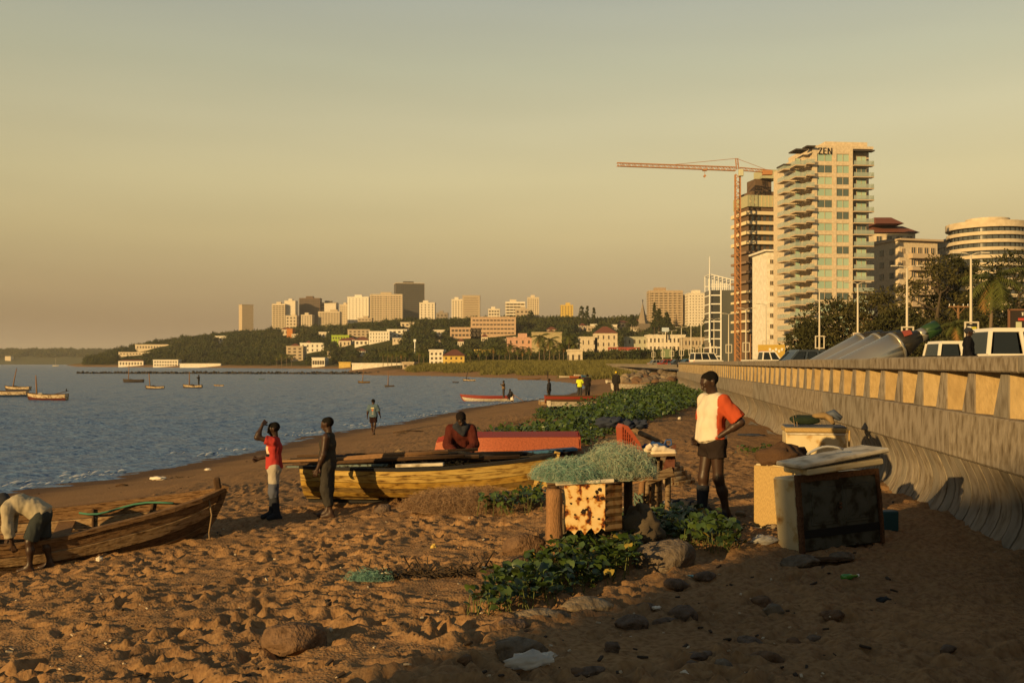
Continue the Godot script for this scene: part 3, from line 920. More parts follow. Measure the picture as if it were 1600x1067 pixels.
	tower("hill_house", "tan roofed house left of the brown balcony tower", {"px0": 985, "px1": 1012, "top": 505, "base": 514, "d": 680, "slope": true, "wall": cream, "rows": 1, "pitch": 3.0})
	tower("hill_house", "cream house among trees right of the cypresses", {"px0": 962, "px1": 982, "top": 505, "base": 513, "d": 700, "slope": true, "wall": cream, "rows": 1, "pitch": 2.0})
	for i in 40:
		var px := rnd(430.0, 1010.0)
		var w := rnd(8.0, 20.0)
		var by := rnd(522.0, 562.0) if px < 880.0 else rnd(514.0, 548.0)
		tower("small_house", "small pale house among the trees of the wooded slope", {"px0": px, "px1": px + w, "top": by - rnd(5.0, 10.0), "base": by, "d": 700, "slope": true, "wall": [cream, pale, white, beige, pale][i % 5], "rows": 1, "cols": 3, "fw": 0.35, "plant": false, "deep": 8, "group": "small houses on the wooded slope"}.merged({"pitch": 2.0} if i % 3 == 0 else {}))
	# headland
	tower("headland_house", "uppermost row of pale houses on the headland", {"px0": 212, "px1": 268, "top": 539, "base": 546, "d": 1010, "slope": true, "wall": cream, "rows": 1, "cols": 12, "plant": false, "deep": 6})
	tower("headland_house", "middle row of pale terraces on the headland", {"px0": 186, "px1": 238, "top": 551, "base": 555, "d": 1000, "slope": true, "wall": cream, "rows": 1, "cols": 10, "plant": false, "deep": 6})
	tower("boat_club", "white club house with red roof at the headland's foot", {"px0": 187, "px1": 226, "top": 564, "base": 572, "d": 960, "slope": true, "wall": white, "rows": 1, "cols": 8, "pitch": 1.2, "deep": 9})
	tower("boat_club", "long white two storey club house at the water under the headland", {"px0": 241, "px1": 280, "top": 563, "base": 573, "d": 900, "slope": true, "wall": white, "rows": 2, "cols": 9, "fw": 0.6, "plant": false, "deep": 8})
	tower("quay_wall", "low white quay building right of the long club house", {"px0": 281, "px1": 345, "top": 569, "base": 574, "d": 860, "slope": true, "wall": white, "style": "blank", "plant": false, "deep": 3})
	tower("house", "tiny pale house on the far low land at the left edge", {"px0": 9, "px1": 18, "top": 557, "base": 562, "d": 2450, "wall": cream, "style": "blank", "plant": false})
	# the church spire
	var ch := thing("church", "pointed grey church spire left of the brown balcony tower", "church", at(1004.5, 506, 720), 0.3)
	var ns := 8
	var rings := []
	for i in 6:
		var u := i / 5.0
		var r := lerpf(4.4, 0.25, pow(u, 0.8))
		var ring := []
		for j in ns: ring.append(Vector3(cos(-TAU * j / ns) * r * (1.0 if j % 2 == 0 else 0.8), u * 14.5, sin(-TAU * j / ns) * r * (1.0 if j % 2 == 0 else 0.8)))
		rings.append(ring)
	var sp := Sh.new()
	sp.loft(rings)
	part("spire", sp, wall_mat("stone", L(0.24, 0.2, 0.16)), ch)
	sp = Sh.new()
	sp.box(Vector3(0, 15.8, 0), Vector3(0.3, 2.8, 0.3)); sp.box(Vector3(0, 16.4, 0), Vector3(1.4, 0.3, 0.28))
	part("cross", sp, mats.black, ch)
	sp = Sh.new()
	sp.box(Vector3(0, -3, 0), Vector3(10, 6, 10))
	part("base", sp, wall_mat("stone", L(0.24, 0.2, 0.16)), ch)
	# light mast on the slope, and the antenna tower
	var lm := thing("floodlight_mast", "tall pale floodlight mast standing alone by the far shore", "mast", at(648, 573, 610))
	sp = Sh.new(true)
	sp.tube([Vector3(0, -2, 0), Vector3(0, 15, 0)], [0.4, 0.25], 8)
	part("pole", sp, mats.white_paint, lm)
	sp = Sh.new()
	sp.box(Vector3(0, 15.6, 0), Vector3(1.5, 1.6, 0.6), Basis(), 0.1)
	part("lamp_head", sp, mats.white_paint, lm)
	# sign with a long red banner
	var bn := thing("banner_sign", "long red banner sign with white lettering above dark shops", "sign", at(975, 549, 500))
	sp = Sh.new()
	sp.box(Vector3(0, 0, 0), Vector3(15.5, 4.1, 1.0), Basis(), 0.05)
	part("board", sp, mat("banner_red", L(0.26, 0.055, 0.035), 0.7), bn)
	sp = Sh.new()
	for i in 13: sp.box(Vector3(-1.6 + i * 0.5, rnd(-0.1, 0.1), 0.53), Vector3(0.38, 0.75, 0.05))
	for q in [-1.0, 1.0]:
		for i in 7: sp.box(Vector3(1.4 + q * (4.6 + 0.45 * cos((i - 3) * 0.5)), (i - 3) * 0.42, 0.53), Vector3(0.35, 0.45, 0.05))
	for i in 12: sp.box(Vector3(-6.2 + 0.95 * cos(TAU * i / 12), 0.95 * sin(TAU * i / 12), 0.53), Vector3(0.4, 0.4, 0.05))
	part("lettering", sp, mats.white_paint, bn).set_meta("kind", "stuff")
	sp = Sh.new()
	sp.box(Vector3(0, -6, -2), Vector3(15, 8, 3))
	part("dark_front", sp, mats.wood_dark, bn)
	var bb := thing("billboard", "small blue white billboard on the slope above the shops", "billboard", at(1040, 515, 560))
	sp = Sh.new()
	sp.box(Vector3.ZERO, Vector3(3.9, 2.2, 0.3), Basis(), 0.03)
	part("board", sp, mat("pale_blue", L(0.42, 0.5, 0.58), 0.6), bb)
	sp = Sh.new()
	sp.tube([Vector3(0, -1.1, 0), Vector3(0, -7, 0)], 0.18, 6)
	part("post", sp, mats.steel, bb)
	bb = thing("billboard", "green landscape billboard between street lamps at the bend", "billboard", at(1042, 552, 400))
	sp = Sh.new()
	sp.box(Vector3.ZERO, Vector3(4.0, 3.4, 0.3), Basis(), 0.03)
	part("board", sp, mat("bill_green", L(0.20, 0.26, 0.14), 0.6, {"tex": texs.blotch, "scale": 0.4}), bb)
	for q in [-1.6, 1.6]:
		sp = Sh.new()
		sp.box(Vector3(q, -3, 0), Vector3(0.2, 3.2, 0.2))
		part("post", sp, mats.steel, bb)
# ---- the high-rises by the road --------------------------------------------------------
func letters(txt: String, h: float, m: Material, parent: Node, at_: Vector3, b := Basis(), called := "lettering", deep := 0.12) -> MeshInstance3D:
	var t := TextMesh.new()
	t.text = txt
	var f := SystemFont.new()
	f.font_names = PackedStringArray(["Droid Sans"])
	t.font = f
	t.font_size = 32
	t.pixel_size = h / 24.0
	t.depth = deep
	t.curve_step = 2.0
	return part(called, t, m, parent, at_, b)
func pane(parent: Node, c: Vector3, s: Vector3, m: Material, fm: Material, called := "window", split := true):
	# an opening: a frame with one or two lights, the glass set back in it
	var fr := Sh.new()
	var t := 0.09
	fr.box(c + Vector3(0, s.y / 2 - t / 2, 0), Vector3(s.x, t, s.z)); fr.box(c - Vector3(0, s.y / 2 - t / 2, 0), Vector3(s.x, t, s.z))
	for q in ([-1.0, 0.0, 1.0] if split else [-1.0, 1.0]): fr.box(c + Vector3(q * (s.x / 2 - t / 2), 0, 0.002), Vector3(t, s.y - 2 * t, s.z))
	var w := part(called, fr, fm, parent)
	var g := Sh.new()
	g.box(c - Vector3(0, 0, s.z * 0.2), Vector3(s.x - t, s.y - t, s.z * 0.3))
	part("pane", g, m, w)
func make_near_towers():
	mat("zen_wall", L(0.60, 0.51, 0.385), 0.85, {"tex": texs.faint, "scale": 0.15, "spec": 0.15})
	mat("zen_slab", L(0.42, 0.33, 0.23), 0.85)
	mat("soffit", L(0.06, 0.05, 0.045), 0.9)
	mat("glass_green", L(0.27, 0.39, 0.32), 0.12, {"spec": 0.6})
	mat("glass_green_b", L(0.33, 0.45, 0.36), 0.15, {"spec": 0.6})
	mat("glass_grey", L(0.07, 0.10, 0.095), 0.08, {"spec": 0.7})
	mat("glass_rail", L(0.35, 0.42, 0.38), 0.1, {"alpha": 0.5, "spec": 0.6})
	mat("gold_glass", L(0.9, 0.75, 0.4), 0.12, {"metal": 0.85})
	var gl := [mats.glass_green, mats.glass_green_b, mats.glass_green_b, mats.glass_grey, mats.glass_green]
	# --- the tall apartment tower with the word on its roof edge
	var d := 240.0
	var z := thing("apartment_high_rise", "tall sand coloured apartment high-rise lettered ZEN, balconies on its left side", "building", at(1318, 567, d) + Vector3(0, -0.8, 0), deg_to_rad(6.0))
	var k := d / 1600.0
	var W := 99.0 * k          # front
	var dp := 15.0
	var yb := 3.0 - z.position.y
	var fl := 18.05 * k        # storey
	var ytop := (567.0 - 226.0) * k + 0.8
	var roofy := (567.0 - 232.0) * k + 0.8
	var sh := Sh.new()
	# front wall in piers and bands so that the windows sit in real openings
	var x0 := -W / 2
	var cols := [[-W / 2 + 4.5 * k * 1.0 + 3.0 * k, 25.0 * k], [-W / 2 + 39.0 * k, 21.0 * k]]
	sh.box(Vector3(-W * 0.17, roofy / 2, -dp / 2 - 0.5), Vector3(W * 0.66, roofy, dp - 1.0))
	sh.box(Vector3(W * 0.33, roofy / 2, -dp / 2 - 1.2), Vector3(W * 0.34, roofy, dp - 2.4))
	part("core", sh, mats.zen_wall, z)
	var wy := []
	for r in 19: wy.append((567.0 - 246.5 - r * 18.05) * k + 0.8)
	sh = Sh.new()
	for q in [[-W / 2, cols[0][0]], [cols[0][0] + cols[0][1], cols[1][0]], [cols[1][0] + cols[1][1], -W / 2 + W * 0.66]]:
		sh.box(Vector3((q[0] + q[1]) / 2, roofy / 2, -0.25), Vector3(q[1] - q[0], roofy, 0.5))
	part("pier_wall", sh, mats.zen_wall, z)
	sh = Sh.new()
	for c in cols:
		for r in 20:
			var ya: float = roofy if r == 0 else wy[r - 1] - 1.0 * 1.0 + -0.0
			var yz: float = wy[r] + 0.92 if r < 19 else 0.0
			if r > 0: ya = wy[r - 1] - 0.92
			if ya > yz: sh.box(Vector3(c[0] + c[1] / 2, (ya + yz) / 2, -0.27), Vector3(c[1], ya - yz, 0.46))
	part("spandrel", sh, mats.zen_wall, z)
	for ci in 2:
		for r in 19:
			if wy[r] < 3.0: continue
			var gm = gl[(r * 3 + ci * 2 + r / 4) % 5]
			if (ci == 0 and r in [1, 12]) or (ci == 1 and r in [2, 3, 12]): gm = mats.glass_grey
			pane(z, Vector3(cols[ci][0] + cols[ci][1] / 2, wy[r], -0.22), Vector3(cols[ci][1], 1.84, 0.2), gm, mats.zen_slab)
	# right-hand balconies
	for r in 18:
		var y: float = wy[r] - 1.75
		if y < 2.0: continue
		var b := Sh.new()
		b.box(Vector3(W * 0.333, y, -0.4), Vector3(W * 0.335, 0.26, 1.7), Basis(), 0.02)
		var bn := part("balcony", b, mats.zen_slab, z)
		b = Sh.new()
		b.box(Vector3(W * 0.333, y + 0.62, 0.4), Vector3(W * 0.33, 0.95, 0.05))
		b.box(Vector3(W * 0.498, y + 0.62, -0.35), Vector3(0.05, 0.95, 1.4))
		part("railing", b, mats.glass_rail, bn)
		pane(z, Vector3(W * 0.335, y + 1.35, -1.18), Vector3(W * 0.165, 2.2, 0.12), gl[(r * 2 + 1) % 5], mats.zen_slab, "balcony_door")
	sh = Sh.new()
	sh.box(Vector3(W * 0.334, wy[0] + 1.75, -0.35), Vector3(W * 0.345, 0.3, 1.8))
	part("canopy", sh, mats.soffit, z)
	# roof edge
	sh = Sh.new()
	sh.box(Vector3(0, roofy + 0.3, -dp / 2 - 0.1), Vector3(W + 0.1, 0.6, dp + 0.1))
	sh.box(Vector3(W * 0.12, roofy + 1.3, -dp / 2), Vector3(W * 0.7, 1.5, dp * 0.7))
	part("roof", sh, mats.zen_wall, z)
	letters("ZEN", 1.5, mats.black, z, Vector3(-W / 2 + 20.5 * k, wy[0] + 1.42, 0.1))
	# stepped left side with balconies reaching out
	var side := [[-W / 2 - 1.0, -1.6, 2.0], [-W / 2 - 3.6, -4.6, 4.2], [-W / 2 - 6.2, -9.0, 3.0]]
	sh = Sh.new()
	sh.box(Vector3(-W / 2 - 0.75, roofy / 2 - 0.6, -dp / 2 - 1.0), Vector3(1.5, roofy - 1.2, dp - 2.0))
	sh.box(Vector3(-W / 2 - 2.5, roofy / 2 - 1.4, -dp / 2 - 3.0), Vector3(2.0, roofy - 2.8, dp - 4.0))
	part("side_wall", sh, mats.zen_wall, z)
	for r in 18:
		var y: float = wy[r] - 1.75
		if y < 1.0: continue
		for q in 3:
			var e := [[-W / 2 - 0.95, 1.0, 1.9, 2.4], [-W / 2 - 3.2, 0.0, 2.6, 3.6], [-W / 2 - 5.3, -3.6, 1.6, 4.2]][q] as Array
			if q == 2 and r == 17: continue
			var b := Sh.new()
			b.box(Vector3(e[0], y - (0.35 * q), e[1] - 0.9), Vector3(e[2], 0.3, e[3]), Basis(), 0.02)
			var bn := part("balcony", b, mats.zen_slab, z)
			b = Sh.new()
			b.box(Vector3(e[0], y - (0.35 * q) + 0.62, e[1] - 0.9 + e[3] / 2 - 0.05), Vector3(e[2] - 0.05, 0.95, 0.05))
			b.box(Vector3(e[0] - e[2] / 2 + 0.05, y - (0.35 * q) + 0.62, e[1] - 0.9), Vector3(0.05, 0.95, e[3] - 0.1))
			part("railing", b, mats.glass_rail, bn)
			if q == 1: pane(z, Vector3(-W / 2 - 2.5, y + 0.9, -2.92), Vector3(1.3, 2.3, 0.14), gl[(r + 1) % 5], mats.zen_slab, "balcony_door", false)
	sh = Sh.new()
	sh.box(Vector3(-W / 2 - 3.1, wy[0] + 1.5, -0.9), Vector3(3.0, 0.3, 4.6)); sh.box(Vector3(-W / 2 - 5.3, wy[0] - 1.4, -4.4), Vector3(1.9, 0.3, 4.6)); sh.box(Vector3(-W / 2 - 0.9, wy[0] + 2.3, 0.0), Vector3(2.1, 0.3, 2.8))
	part("canopy", sh, mats.soffit, z)
	# --- brown banded tower under construction behind it
	d = 300.0
	k = d / 1600.0
	var n := thing("banded_high_rise", "dark brown high-rise with cream floor bands and a glinting gold top, beside the crane", "building", at(1195, 567, d) + Vector3(0, -0.8, 0), deg_to_rad(11.0))
	W = 54.0 * k
	dp = 10.0
	sh = Sh.new()
	var ht := (567.0 - 320.0) * k
	sh.box(Vector3(0, ht / 2, -dp / 2), Vector3(W, ht, dp))
	sh.box(Vector3(1.0, ht + 4.3, -dp / 2 - 1), Vector3(W - 2.0, 1.6, dp - 2))
	sh.box(Vector3(1.5, ht + 7.2, -dp / 2 - 2), Vector3(W - 5.0, 3.8, dp - 4))
	part("wall", sh, mat("brown_wall", L(0.135, 0.09, 0.06), 0.8, {"tex": texs.faint, "scale": 0.2}), n)
	for r in 13:
		var y := ht - 1.8 - r * 15.3 * k
		if y < 4.0: break
		sh = Sh.new()
		sh.box(Vector3(-0.3, y, -dp / 2 + 0.4), Vector3(W + 1.4, 1.0 if r < 4 else 0.7, dp + 1.8), Basis(), 0.03)
		part("floor_band", sh, mat("cream_band", L(0.62, 0.52, 0.34), 0.7) if r < 4 or r > 7 else mat("tan_band", L(0.22, 0.15, 0.10), 0.8), n)
		sh = Sh.new()
		openings(sh, W * 0.9, y - 2.6, y - 0.5, 0.03, 1, 5, 0.45, 0.9)
		part("window_row", sh, mats.far_glass, n).set_meta("kind", "stuff")
	sh = Sh.new()
	sh.box(Vector3(0, ht + 1.8, -dp / 2 + 0.3), Vector3(W + 0.8, 3.4, dp + 0.6), Basis(), 0.03)
	part("gold_front", sh, mats.gold_glass, n)
	sh = Sh.new()
	for i in 9: sh.box(Vector3(-W / 2 + (i + 0.5) * W / 9, ht + 1.8, 0.64), Vector3(0.12, 3.4, 0.1))
	part("mullions", sh, mats.zen_slab, n).set_meta("kind", "stuff")
	sh = Sh.new()
	sh.box(Vector3(3.0, ht + 10.3, -dp / 2), Vector3(W * 0.55, 2.6, dp * 0.6), Basis(), 0.03)
	part("roof_screen", sh, mats.gold_glass, n)
	# green scaffold netting on the lower floors
	sh = Sh.new()
	sh.box(Vector3(3.0, 6.0, 1.6), Vector3(6.5, 12.0, 0.12))
	part("safety_net", sh, mat("green_net", L(0.04, 0.085, 0.03), 0.9), n)
	# --- tower crane
	var cr := thing("tower_crane", "orange lattice tower crane with long jib above the brown high-rise", "crane", at(1153, 567, 292.0) + Vector3(0, -0.8, 0))
	k = 292.0 / 1600.0
	var om := mat("crane_orange", L(0.36, 0.17, 0.07), 0.6)
	var my := (567.0 - 268.0) * k
	lattice(part_sh(), cr, "mast", Vector3(0, 0, 0), Vector3(0, my, 0), 1.5, 34, om)
	var jy := (567.0 - 264.0) * k + 0.8
	lattice(part_sh(), cr, "jib", Vector3(-0.6, jy, 0), Vector3(-(1153 - 963) * k, jy + 0.9, 2.0), 1.0, 40, om)
	lattice(part_sh(), cr, "counter_jib", Vector3(0.6, jy, 0), Vector3((1205 - 1153) * k, jy - 0.6, -0.6), 0.8, 10, om)
	lattice(part_sh(), cr, "apex", Vector3(0, jy, 0), Vector3(-0.3, jy + 3.0, 0), 0.7, 4, om)
	sh = Sh.new()
	sh.box(Vector3((1200 - 1153) * k, jy - 1.0, -0.5), Vector3(2.8, 1.3, 1.3), Basis(), 0.05)
	part("counterweight", sh, om, cr)
	sh = Sh.new()
	sh.box(Vector3(0.7, jy - 1.3, 1.1), Vector3(1.3, 1.9, 1.3), Basis(), 0.08)
	part("cab", sh, mat("cab_paint", L(0.45, 0.45, 0.33), 0.5), cr)
	sh = Sh.new()
	sh.tube([Vector3(-0.3, jy + 3.0, 0), Vector3(-18.0, jy + 1.1, 1.0)], 0.07, 4); sh.tube([Vector3(-0.3, jy + 3.0, 0), Vector3(8.0, jy, -0.5)], 0.07, 4)
	sh.tube([Vector3(-9.5, jy, 0.5), Vector3(-9.5, jy - 1.9, 0.5)], 0.05, 4)
	part("cable", sh, om, cr)
	sh = Sh.new()
	sh.box(Vector3(-9.5, jy - 0.4, 0.5), Vector3(1.2, 0.5, 1.0)); sh.box(Vector3(-9.5, jy - 2.1, 0.5), Vector3(0.7, 0.6, 0.5), Basis(Vector3.BACK, PI / 4))
	part("hook_block", sh, om, cr)
	# --- white block in front of the brown tower
	d = 262.0
	k = d / 1600.0
	var wb := thing("white_block", "white eleven storey block squeezed between brown and sand coloured high-rises", "building", at(1222, 567, d) + Vector3(0, -0.8, 0), deg_to_rad(4.0))
	W = 48.0 * k
	ht = (567.0 - 393.0) * k + 0.8
	sh = Sh.new()
	sh.box(Vector3(0, ht / 2, -6), Vector3(W, ht, 12))
	part("wall", sh, wall_mat("white", L(0.74, 0.70, 0.62)), wb)
	sh = Sh.new()
	sh.box(Vector3(0, ht + 0.2, -6), Vector3(W + 1.6, 0.5, 13.6), Basis(), 0.03)
	part("roof", sh, wall_mat("white", L(0.74, 0.70, 0.62)), wb)
	for r in 9:
		pane(wb, Vector3(-W * 0.34, ht - 2.6 - r * 2.75, 0.05), Vector3(0.9, 1.1, 0.16), mats.far_glass, mats.zen_slab)
	pane(wb, Vector3(W * 0.02, ht - 1.9, 0.05), Vector3(3.4, 1.9, 0.16), mats.far_glass, mats.zen_slab)
	# --- glass building with the slanted open top
	d = 400.0
	k = d / 1600.0
	var gb := thing("glass_office", "glass office block with slanted open white roof frame and tall mast", "building", at(1129, 567, d) + Vector3(0, -0.8, 0))
	W = 38.0 * k
	ht = (567.0 - 450.0) * k
	sh = Sh.new()
	sh.box(Vector3(W * 0.2, ht / 2, -6), Vector3(W * 0.6, ht, 12))
	part("dark_facade", sh, mat("office_glass", L(0.08, 0.085, 0.075), 0.15, {"spec": 0.6}), gb)
	sh = Sh.new()
	sh.box(Vector3(-W * 0.27, ht / 2, -6.3), Vector3(W * 0.44, ht, 11.4))
	part("balcony_bay", sh, mats.far_glass, gb)
	sh = Sh.new()
	for r in 9: sh.box(Vector3(-W * 0.28, ht * r / 8.6, -5.9), Vector3(W * 0.46, 0.45, 12.2))
	for q in [-0.5, -0.06]: sh.box(Vector3(W * q, ht / 2, -0.2), Vector3(0.5, ht, 0.9))
	part("floor_frames", sh, mats.white_paint, gb).set_meta("kind", "stuff")
	sh = Sh.new()
	var a0 := Vector3(-W / 2, ht + 6.2, 0)
	var a1 := Vector3(W / 2, ht + 3.8, 0)
	for zz in [0.0, -11.0]:
		sh.bar(a0 + Vector3(0, 0, zz), a1 + Vector3(0, 0, zz), 0.35, 0.35)
		for i in 7:
			var p := a0.lerp(a1, i / 6.0) + Vector3(0, 0, zz)
			sh.bar(Vector3(p.x, ht, zz), p, 0.28, 0.28)
		sh.bar(Vector3(-W / 2, ht + 2.2, zz), Vector3(W / 2, ht + 2.2, zz), 0.3, 0.3)
	for i in 7: sh.bar(a0.lerp(a1, i / 6.0), a0.lerp(a1, i / 6.0) + Vector3(0, 0, -11), 0.22, 0.22)
	part("roof_frame", sh, mats.white_paint, gb)
	sh = Sh.new()
	sh.tube([Vector3(-W / 2 - 0.3, ht * 0.3, 0.4), Vector3(-W / 2 - 0.3, ht + 13.0, 0.4)], [0.35, 0.12], 8)
	part("mast", sh, mats.white_paint, gb)
	# --- red roofed and terrace blocks right of the tall tower
	d = 300.0
	k = d / 1600.0
	var rr := thing("red_roof_building", "apartment building with hipped red tile roof behind the terrace block", "building", at(1398, 567, d) + Vector3(0, -0.8, 0))
	W = 66.0 * k
	ht = (567.0 - 360.0) * k
	sh = Sh.new()
	sh.box(Vector3(0, ht / 2, -7), Vector3(W, ht, 14))
	part("wall", sh, wall_mat("cream", L(0.60, 0.52, 0.40)), rr)
	for lv in 2:
		var ww := W + 2.0 if lv == 0 else W * 0.66
		var yy := ht + 0.1 + lv * 2.6
		sh = Sh.new()
		var xo := 0.0 if lv == 0 else -W * 0.12
		var aa := [Vector3(xo - ww / 2, yy, 1), Vector3(xo + ww / 2, yy, 1), Vector3(xo + ww / 2, yy, -15), Vector3(xo - ww / 2, yy, -15)]
		var bb := [Vector3(xo - ww * 0.3, yy + 2.6, -5), Vector3(xo + ww * 0.3, yy + 2.6, -5), Vector3(xo + ww * 0.3, yy + 2.6, -9), Vector3(xo - ww * 0.3, yy + 2.6, -9)]
		for i in 4: sh.face([aa[i], aa[(i + 1) % 4], bb[(i + 1) % 4], bb[i]], Vector3(xo, yy + 0.5, -7))
		sh.face(bb, Vector3(xo, yy, -7)); sh.face(aa, Vector3(xo, yy + 0.5, -7))
		part("roof", sh, mats.roof_tile, rr)
	for i in 4: pane(rr, Vector3(-W * 0.36 + i * W * 0.24, ht - 1.9, 0.06), Vector3(1.7, 2.1, 0.2), mats.far_glass, mats.zen_slab)
	d = 255.0
	k = d / 1600.0
	var tb := thing("terrace_block", "sand coloured block with long loggias and dark shaded left side above the trees", "building", at(1436, 567, d) + Vector3(0, -0.8, 0), deg_to_rad(16.0))
	W = 70.0 * k
	ht = (567.0 - 372.0) * k
	sh = Sh.new()
	sh.box(Vector3(0, ht / 2, -9), Vector3(W, ht, 18))
	part("wall", sh, mats.zen_wall, tb)
	sh = Sh.new()
	sh.box(Vector3(0.3, ht + 0.25, -8.6), Vector3(W + 1.4, 0.5, 19.4), Basis(), 0.03)
	part("roof", sh, mats.zen_slab, tb)
	for r in 9:
		var y := ht - 3.0 - r * 3.0
		if y < 3: break
		sh = Sh.new()
		sh.box(Vector3(W * 0.1, y - 0.8, 0.75), Vector3(W * 0.72, 1.15, 1.5), Basis(), 0.03)
		part("balcony", sh, mats.zen_slab, tb)
		for i in 4: pane(tb, Vector3(-W * 0.14 + i * W * 0.17, y + 0.7, 0.07), Vector3(1.3, 1.6, 0.16), mats.far_glass, mats.zen_slab)
		pane(tb, Vector3(-W * 0.4, y + 0.5, 0.07), Vector3(0.9, 1.2, 0.16), mats.far_glass, mats.zen_slab)
		sh = Sh.new()
		for i in 4: sh.box(Vector3(-W / 2 - 0.03, y + 0.5, -3.0 - i * 4.0), Vector3(0.14, 1.5, 1.6))
		part("side_windows", sh, mats.far_glass, tb).set_meta("kind", "stuff")
	# dark neighbour in shade between them
	var dk := tower("grey_block", "grey slab block with small windows right of the sand coloured high-rise", {"px0": 1366, "px1": 1412, "top": 380, "base": 566, "d": 285, "wall": ["slate", L(0.27, 0.25, 0.225)], "rows": 14, "cols": 4, "turn": 20, "deep": 10, "plant": false})
	dk.set_meta("category", "building")
	var ob := tower("curved_block", "small curved balcony block behind the right end of the terrace block", {"px0": 1474, "px1": 1492, "top": 378, "base": 566, "d": 300, "wall": ["beige", L(0.46, 0.38, 0.28)], "bands": true, "rows": 14, "cols": 3, "plant": false})
	ob.set_meta("category", "building")
	# --- the round tower at the right edge
	d = 270.0
	k = d / 1600.0
	var rt := thing("round_tower", "round hotel tower with ringed white floor bands and dark glass, right edge", "building", at(1566, 567, d) + Vector3(0, -0.8, -8.0))
	var R := 60.0 * k
	ht = (567.0 - 345.0) * k
	ring_part(rt, "glass_drum", R - 0.5, 0.0, ht, mat("tower_glass", L(0.06, 0.07, 0.075), 0.1, {"spec": 0.8}))
	for r in 13:
		var y := ht - r * 12.2 * k
		if y < 2: break
		ring_part(rt, "floor_band", R + (0.25 if r > 0 else 0.5), y - 0.9, y + (0.0 if r > 0 else 0.8), wall_mat("ring", L(0.56, 0.48, 0.36)))
	ring_part(rt, "roof_drum", R * 0.55, ht, ht + 2.2, wall_mat("ring", L(0.56, 0.48, 0.36)))
	sh = Sh.new()
	for i in 40:
		var a := TAU * i / 40.0
		sh.box(Vector3(cos(a) * (R - 0.4), ht / 2, sin(a) * (R - 0.4)), Vector3(0.14, ht, 0.14), Basis(Vector3.UP, -a))
	part("mullions", sh, mats.black, rt).set_meta("kind", "stuff")
func part_sh() -> Sh: return Sh.new()
func ring_part(p: Node, called: String, r: float, y0: float, y1: float, m: Material):
	var sh := Sh.new(true)
	var n := 48
	for i in n:
		var a := TAU * i / n
		var b := TAU * (i + 1) / n
		var p0 := Vector3(cos(a) * r, y0, sin(a) * r)
		var p1 := Vector3(cos(b) * r, y0, sin(b) * r)
		sh.st.set_smooth_group(0)
		sh.face([p0, p1, p1 + Vector3(0, y1 - y0, 0), p0 + Vector3(0, y1 - y0, 0)], Vector3(0, (y0 + y1) / 2, 0))
		sh.st.set_smooth_group(-1)
		sh.face([Vector3(0, y1, 0), p0 + Vector3(0, y1 - y0, 0), p1 + Vector3(0, y1 - y0, 0)], Vector3(0, y0, 0))
		sh.face([Vector3(0, y0, 0), p0, p1], Vector3(0, y1, 0))
	part(called, sh, m, p)
func lattice(sh: Sh, p: Node, called: String, a: Vector3, b: Vector3, w: float, n: int, m: Material):
	var dir := (b - a).normalized()
	var u := dir.cross(Vector3.UP if absf(dir.y) < 0.9 else Vector3.RIGHT).normalized() * w / 2
	var v := dir.cross(u).normalized() * w / 2
	var cs := [u + v, u - v, -u - v, -u + v]
	var t := 0.16 * w
	for c in cs: sh.bar(a + c, b + c * 0.9, t, t)
	for i in n:
		var f := a.lerp(b, float(i) / n)
		var g := a.lerp(b, float(i + 1) / n)
		for j in 4:
			sh.bar(f + cs[j], g + cs[(j + 1) % 4], t * 0.6, t * 0.6)
			if i % 2 == 0: sh.bar(f + cs[j], f + cs[(j + 1) % 4], t * 0.6, t * 0.6)
	part(called, sh, m, p)
# ---- trees -----------------------------------------------------------------------
# sprays of small leaf faces round a point
func spray(sh: Sh, c: Vector3, r: float, n: int, leaf: float, droop := 0.0):
	for i in n:
		var v := Vector3(rng.randfn(), rng.randfn(), rng.randfn()).normalized() * r * pow(rng.randf(), 0.45)
		v.y *= 0.75
		var p := c + v
		var a := Vector3(rng.randfn(), rng.randfn() - droop, rng.randfn()).normalized() * leaf * rnd(0.6, 1.3)
		var b := a.cross(Vector3(rng.randfn(), rng.randfn(), rng.randfn())).normalized() * leaf * rnd(0.2, 0.4)
		sh.tri(p - a, p + b, p + a)
		sh.tri(p - a, p + a, p - b)
func crown_tree(called: String, label: String, base: Vector3, h: float, rx: float, y0: float, m: Material, clumps := 60, leaf := 0.33, per := 46, group := "") -> Node3D:
	var t := thing(called, label, "tree", base, 0.0, group)
	var tr := Sh.new(true)
	var top := Vector3(rnd(-0.4, 0.4), h * 0.72, rnd(-0.4, 0.4))
	tr.tube([Vector3(0, -1.0, 0), Vector3(rnd(-0.1, 0.1), h * 0.25, 0), Vector3(rnd(-0.3, 0.3), h * 0.5, 0), top], [h * 0.032, h * 0.024, h * 0.016, h * 0.006], 8)
	part("trunk", tr, mats.bark, t)
	var lb := Sh.new(true)
	var cr := Sh.new()
	for i in clumps:
		var u := rng.randf()
		var a := rng.randf() * TAU
		var y := lerpf(y0, h, u)
		# wider in the middle, ragged outline
		var rr := rx * sqrt(maxf(0.05, 1.0 - pow(absf(u * 2.0 - 0.85) / 1.2, 2.0))) * sqrt(rng.randf()) * rnd(0.75, 1.12)
		var c := Vector3(cos(a) * rr, y, sin(a) * rr)
		var s := rx * rnd(0.16, 0.30)
		spray(cr, c, s, per, leaf)
		if i % 4 == 0:
			var q := Vector3(0, clampf(y - rr * 0.6, h * 0.2, h * 0.7), 0)
			lb.tube([q, q.lerp(c, 0.5) + Vector3(0, -0.2, 0), c], [h * 0.011, h * 0.007, h * 0.002], 5)
	part("limbs", lb, mats.bark, t)
	part("crown", cr, m, t)
	return t
